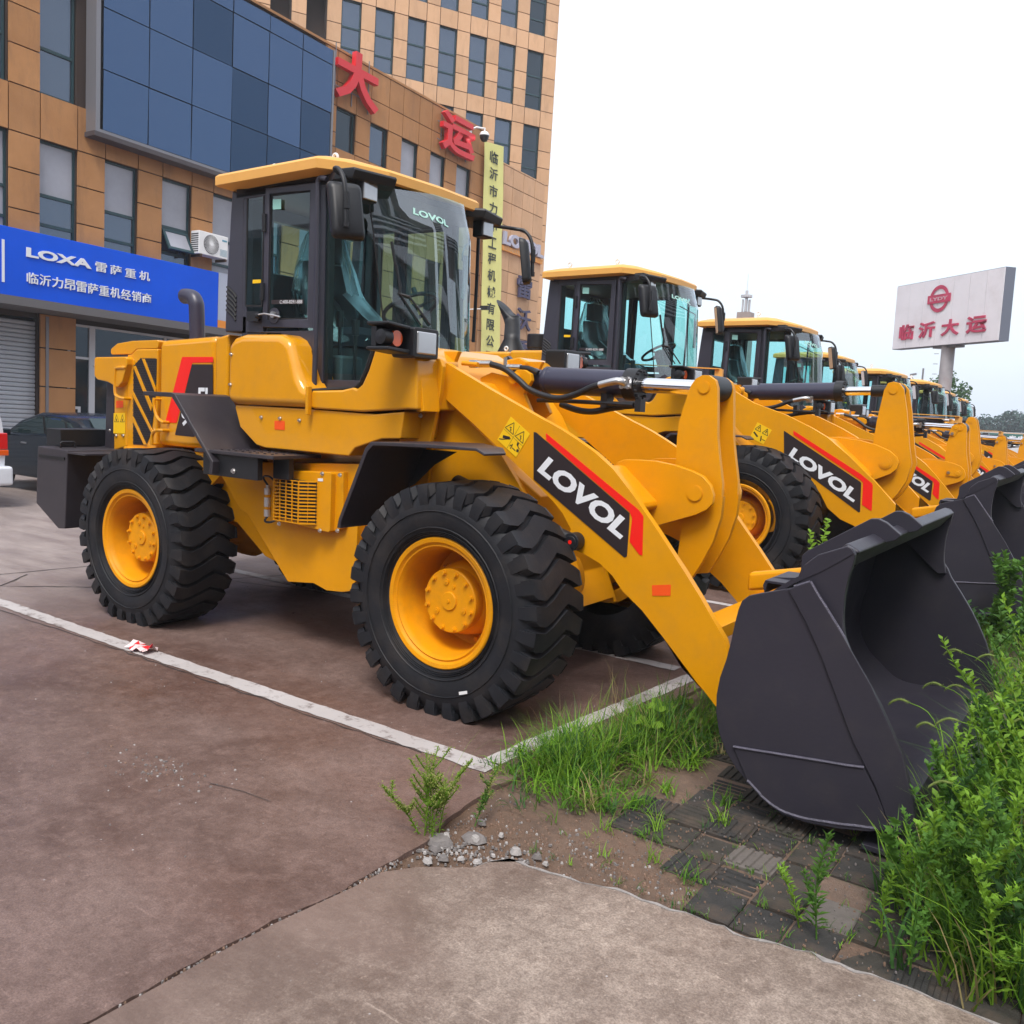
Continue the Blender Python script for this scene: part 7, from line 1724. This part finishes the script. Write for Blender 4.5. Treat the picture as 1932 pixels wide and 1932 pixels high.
# leafy weeds inside the rank growth: reads as one mass
QL = [MB() for _ in range(3)]
for k in range(270):
    x, y = fright(); x = max(x, 2.38+.06*rw.random()); kk = rw.choice((0, 1, 1, 2, 2)); h = (.24+.52*min(1, max(0, (x-2.32)/.48))*min(1, .58+.38*(y+.8)))*rw.uniform(.8, 1.25)
    weed(QL[kk], x, y, 0, h, rw, ll=.062, lw=.018, nl=46, lean=rw.uniform(.05, .35), br=3, notch=rw.random() < .35)
for k in range(40):
    x, y = rw.uniform(1.6, 3.6), rw.uniform(2.6, 12); weed(QL[rw.choice((0, 1))], x, y, gz(y), rw.uniform(.25, .5), rw, ll=.09, lw=.035, nl=24, lean=.2, br=3)
for a, m_, nm, lb in zip(QL, LEAFM, ('dark_weeds', 'leafy_weeds', 'pale_weeds'), ('dark leafy weeds deep in the rank growth', 'mid green leafy weeds on the right', 'bright young leaves among the weeds')):
    o = a.build(nm, m_, None, sharp=180); o['kind'] = 'stuff'; tag(o, lb, 'weeds')
# foxtail grasses with drooping seed heads
FOX = mat('foxtail_head', (.20, .27, .06), .7, var=.2, vscale=20, bump=.8, bscale=400)
def foxtail(x, y, h, a, seed, label, n=1):
    r_ = random.Random(seed); e = empty('foxtail_grass', (x, y, 0), label, 'foxtail', 'foxtail grasses nodding over the weeds'); d = Vector((math.cos(a), math.sin(a), 0))
    P = [Vector(v) for v in crv([Vector((x, y, 0)), Vector((x, y, 0))+d*h*.08+Vector((0, 0, h*.5)), Vector((x, y, 0))+d*h*.22+Vector((0, 0, h*.9)), Vector((x, y, 0))+d*h*.38+Vector((0, 0, h*.97))], 4)]
    q = MB(); q.tube(P, .0016, 4, False); 
    for k in (3, 6): blade(q, *P[k], .14, .006, a+r_.uniform(-1.5, 1.5), 1.0, r_)
    q.build('stem', GR[1], e, sharp=180)
    t = P[-1]; Ph = [Vector(v) for v in crv([t, t+d*.03+Vector((0, 0, .004)), t+d*.055-Vector((0, 0, .008)), t+d*.072-Vector((0, 0, .026))], 3)]
    q = MB(); q.tube(Ph, .004, 8, True, [.002]+[.0042]*(len(Ph)-2)+[.0015])
    for k in range(260):
        i = r_.randrange(len(Ph)); u = Vector((r_.gauss(0, 1), r_.gauss(0, 1), r_.gauss(0, 1))).normalized(); w = u.cross(Vector((.3, .5, .8))).normalized()*.0006; p = Ph[i]; q.add([p-w, p+w, p+u*.0125], [(0, 1, 2)])
    q.build('seed_head', FOX, e)
FX = [(2.42, .02, .70, pi*.95), (2.47, .12, .72, pi*.9), (2.52, -.05, .64, pi*1.05), (2.50, -.16, .56, pi*.85), (2.62, .10, .76, pi*.2), (2.66, .3, .80, pi*.1), (2.58, .35, .78, pi*.9), (2.72, .45, .86, 0.2), (2.76, .05, .74, pi), (2.58, -.25, .50, pi*1.1), (2.70, -.12, .62, pi*.1), (2.48, .3, .62, pi*.95), (2.83, .25, .80, pi*.9), (2.66, -.35, .42, pi), (2.45, -.42, .36, pi*1.0), (2.74, .7, .9, pi*.1), (2.80, -.3, .52, .3), (2.6, .55, .8, pi)]
ordn = ('first', 'second', 'third', 'fourth', 'fifth', 'sixth', 'seventh', 'eighth', 'ninth', 'tenth', 'eleventh', 'twelfth', 'thirteenth', 'fourteenth', 'fifteenth', 'sixteenth', 'seventeenth', 'eighteenth')
for k, (x, y, h, a) in enumerate(FX): foxtail(x+.10+.05*(k % 3), y, h*(.86+.05*((k*5) % 4)), a, 200+k, 'green foxtail grass with a bristly drooping head above the weeds on the right')

# rain water standing in the first bucket
q = MB(); pts = [(1.98, .35), (2.08, .30), (2.18, .42), (2.24, .8), (2.20, 1.2), (2.22, 1.7), (2.10, 2.0), (1.98, 1.6), (1.93, 1.1), (1.96, .7)]
q.prism(crv(pts, 4, True), .052, .058, 'z'); pd = q.build('rain_puddle', mat('muddy_water', (.018, .010, .006), .03), None); tag(pd, 'shallow dark puddle of rain water lying in the nearest bucket', 'puddle')
# blocks of flats across the street, behind the photographer: seen only mirrored in glass and paint
for k, (x, y, w, h) in enumerate(((46, -30, 20, 34), (54, 0, 22, 44), (50, 33, 24, 30))):
    ap = empty('apartment_block', (x, y, 0), ('southern', 'middle', 'northern')[k]+' grey block of flats across the street, mirrored in the blue glass', 'building', 'blocks of flats across the street')
    q = MB(); q.box((x, y-w/2, -1), (x+12, y+w/2, h)); q.build('wall', MATS['flats_wall'] if 'flats_wall' in MATS else mat('flats_wall', (.20, .17, .155), .8, var=.1, vscale=.4), ap)
    q = MB()
    for i in range(int(w/2.6)):
        for j in range(int(h/3)): q.box((x-.05, y-w/2+1+i*2.6, 1+j*3), (x-.002, y-w/2+2.5+i*2.6, 2.6+j*3))
    q.build('windows', WG2, ap, stuff=True)
    q = MB()
    for j in range(1, int(h/3)): q.box((x-.9, y-w/2+1, j*3-.1), (x-.06, y+w/2-1, j*3+.02)); q.box((x-.92, y-w/2+1, j*3), (x-.90, y+w/2-1, j*3+.9))
    q.build('balconies', WPL, ap, stuff=True)

# the humid air over the yard
hz = MB(); hz.box((-520, -320, -2.3), (620, 620, 27)); hzo = hz.build('haze', None, None); hzo['kind'] = 'stuff'
hm = bpy.data.materials.new('haze_air'); hm.use_nodes = True; nt = hm.node_tree; nt.nodes.clear(); o_ = nd(nt, 'ShaderNodeOutputMaterial'); v_ = nd(nt, 'ShaderNodeVolumePrincipled')
v_.inputs['Color'].default_value = (.84, .92, 1.0, 1); v_.inputs['Density'].default_value = .0011; v_.inputs['Anisotropy'].default_value = .2; nt.links.new(v_.outputs[0], o_.inputs['Volume'])
hzo.data.materials.clear(); hzo.data.materials.append(hm); hzo.display_type = 'BOUNDS'; S.cycles.volume_bounces = 1

# unseen hall added behind the camera, darkening reflections in the paint and cutting side light
wsb = empty('added_reflection_hall', (0, -26, 0), 'long brown unseen hall added behind the camera to darken reflections in the paint', 'building')
q = MB(); q.box((-60, -40, -1), (34, -26, 9.5)); q.build('wall', mat('hall_wall', (.16, .13, .11), .8, var=.2, vscale=.3), wsb)
q = MB(); q.prism([(-26.2+.0, 9.505), (-40.2, 9.505), (-40.2, 9.7), (-33, 12.0), (-26.2, 9.7)][::1], -60.2, 34.2, 'x'); q.build('roof', mat('hall_roof', (.10, .10, .11), .7), wsb)
q = MB()
for k in range(18): q.box((-58+k*5, -25.99, 0), (-55+k*5, -25.95, 4.2) if k % 2 else (-55+k*5, -25.95, 3.0))
q.build('doors', mat('hall_door', (.10, .13, .18), .5), wsb, stuff=True)
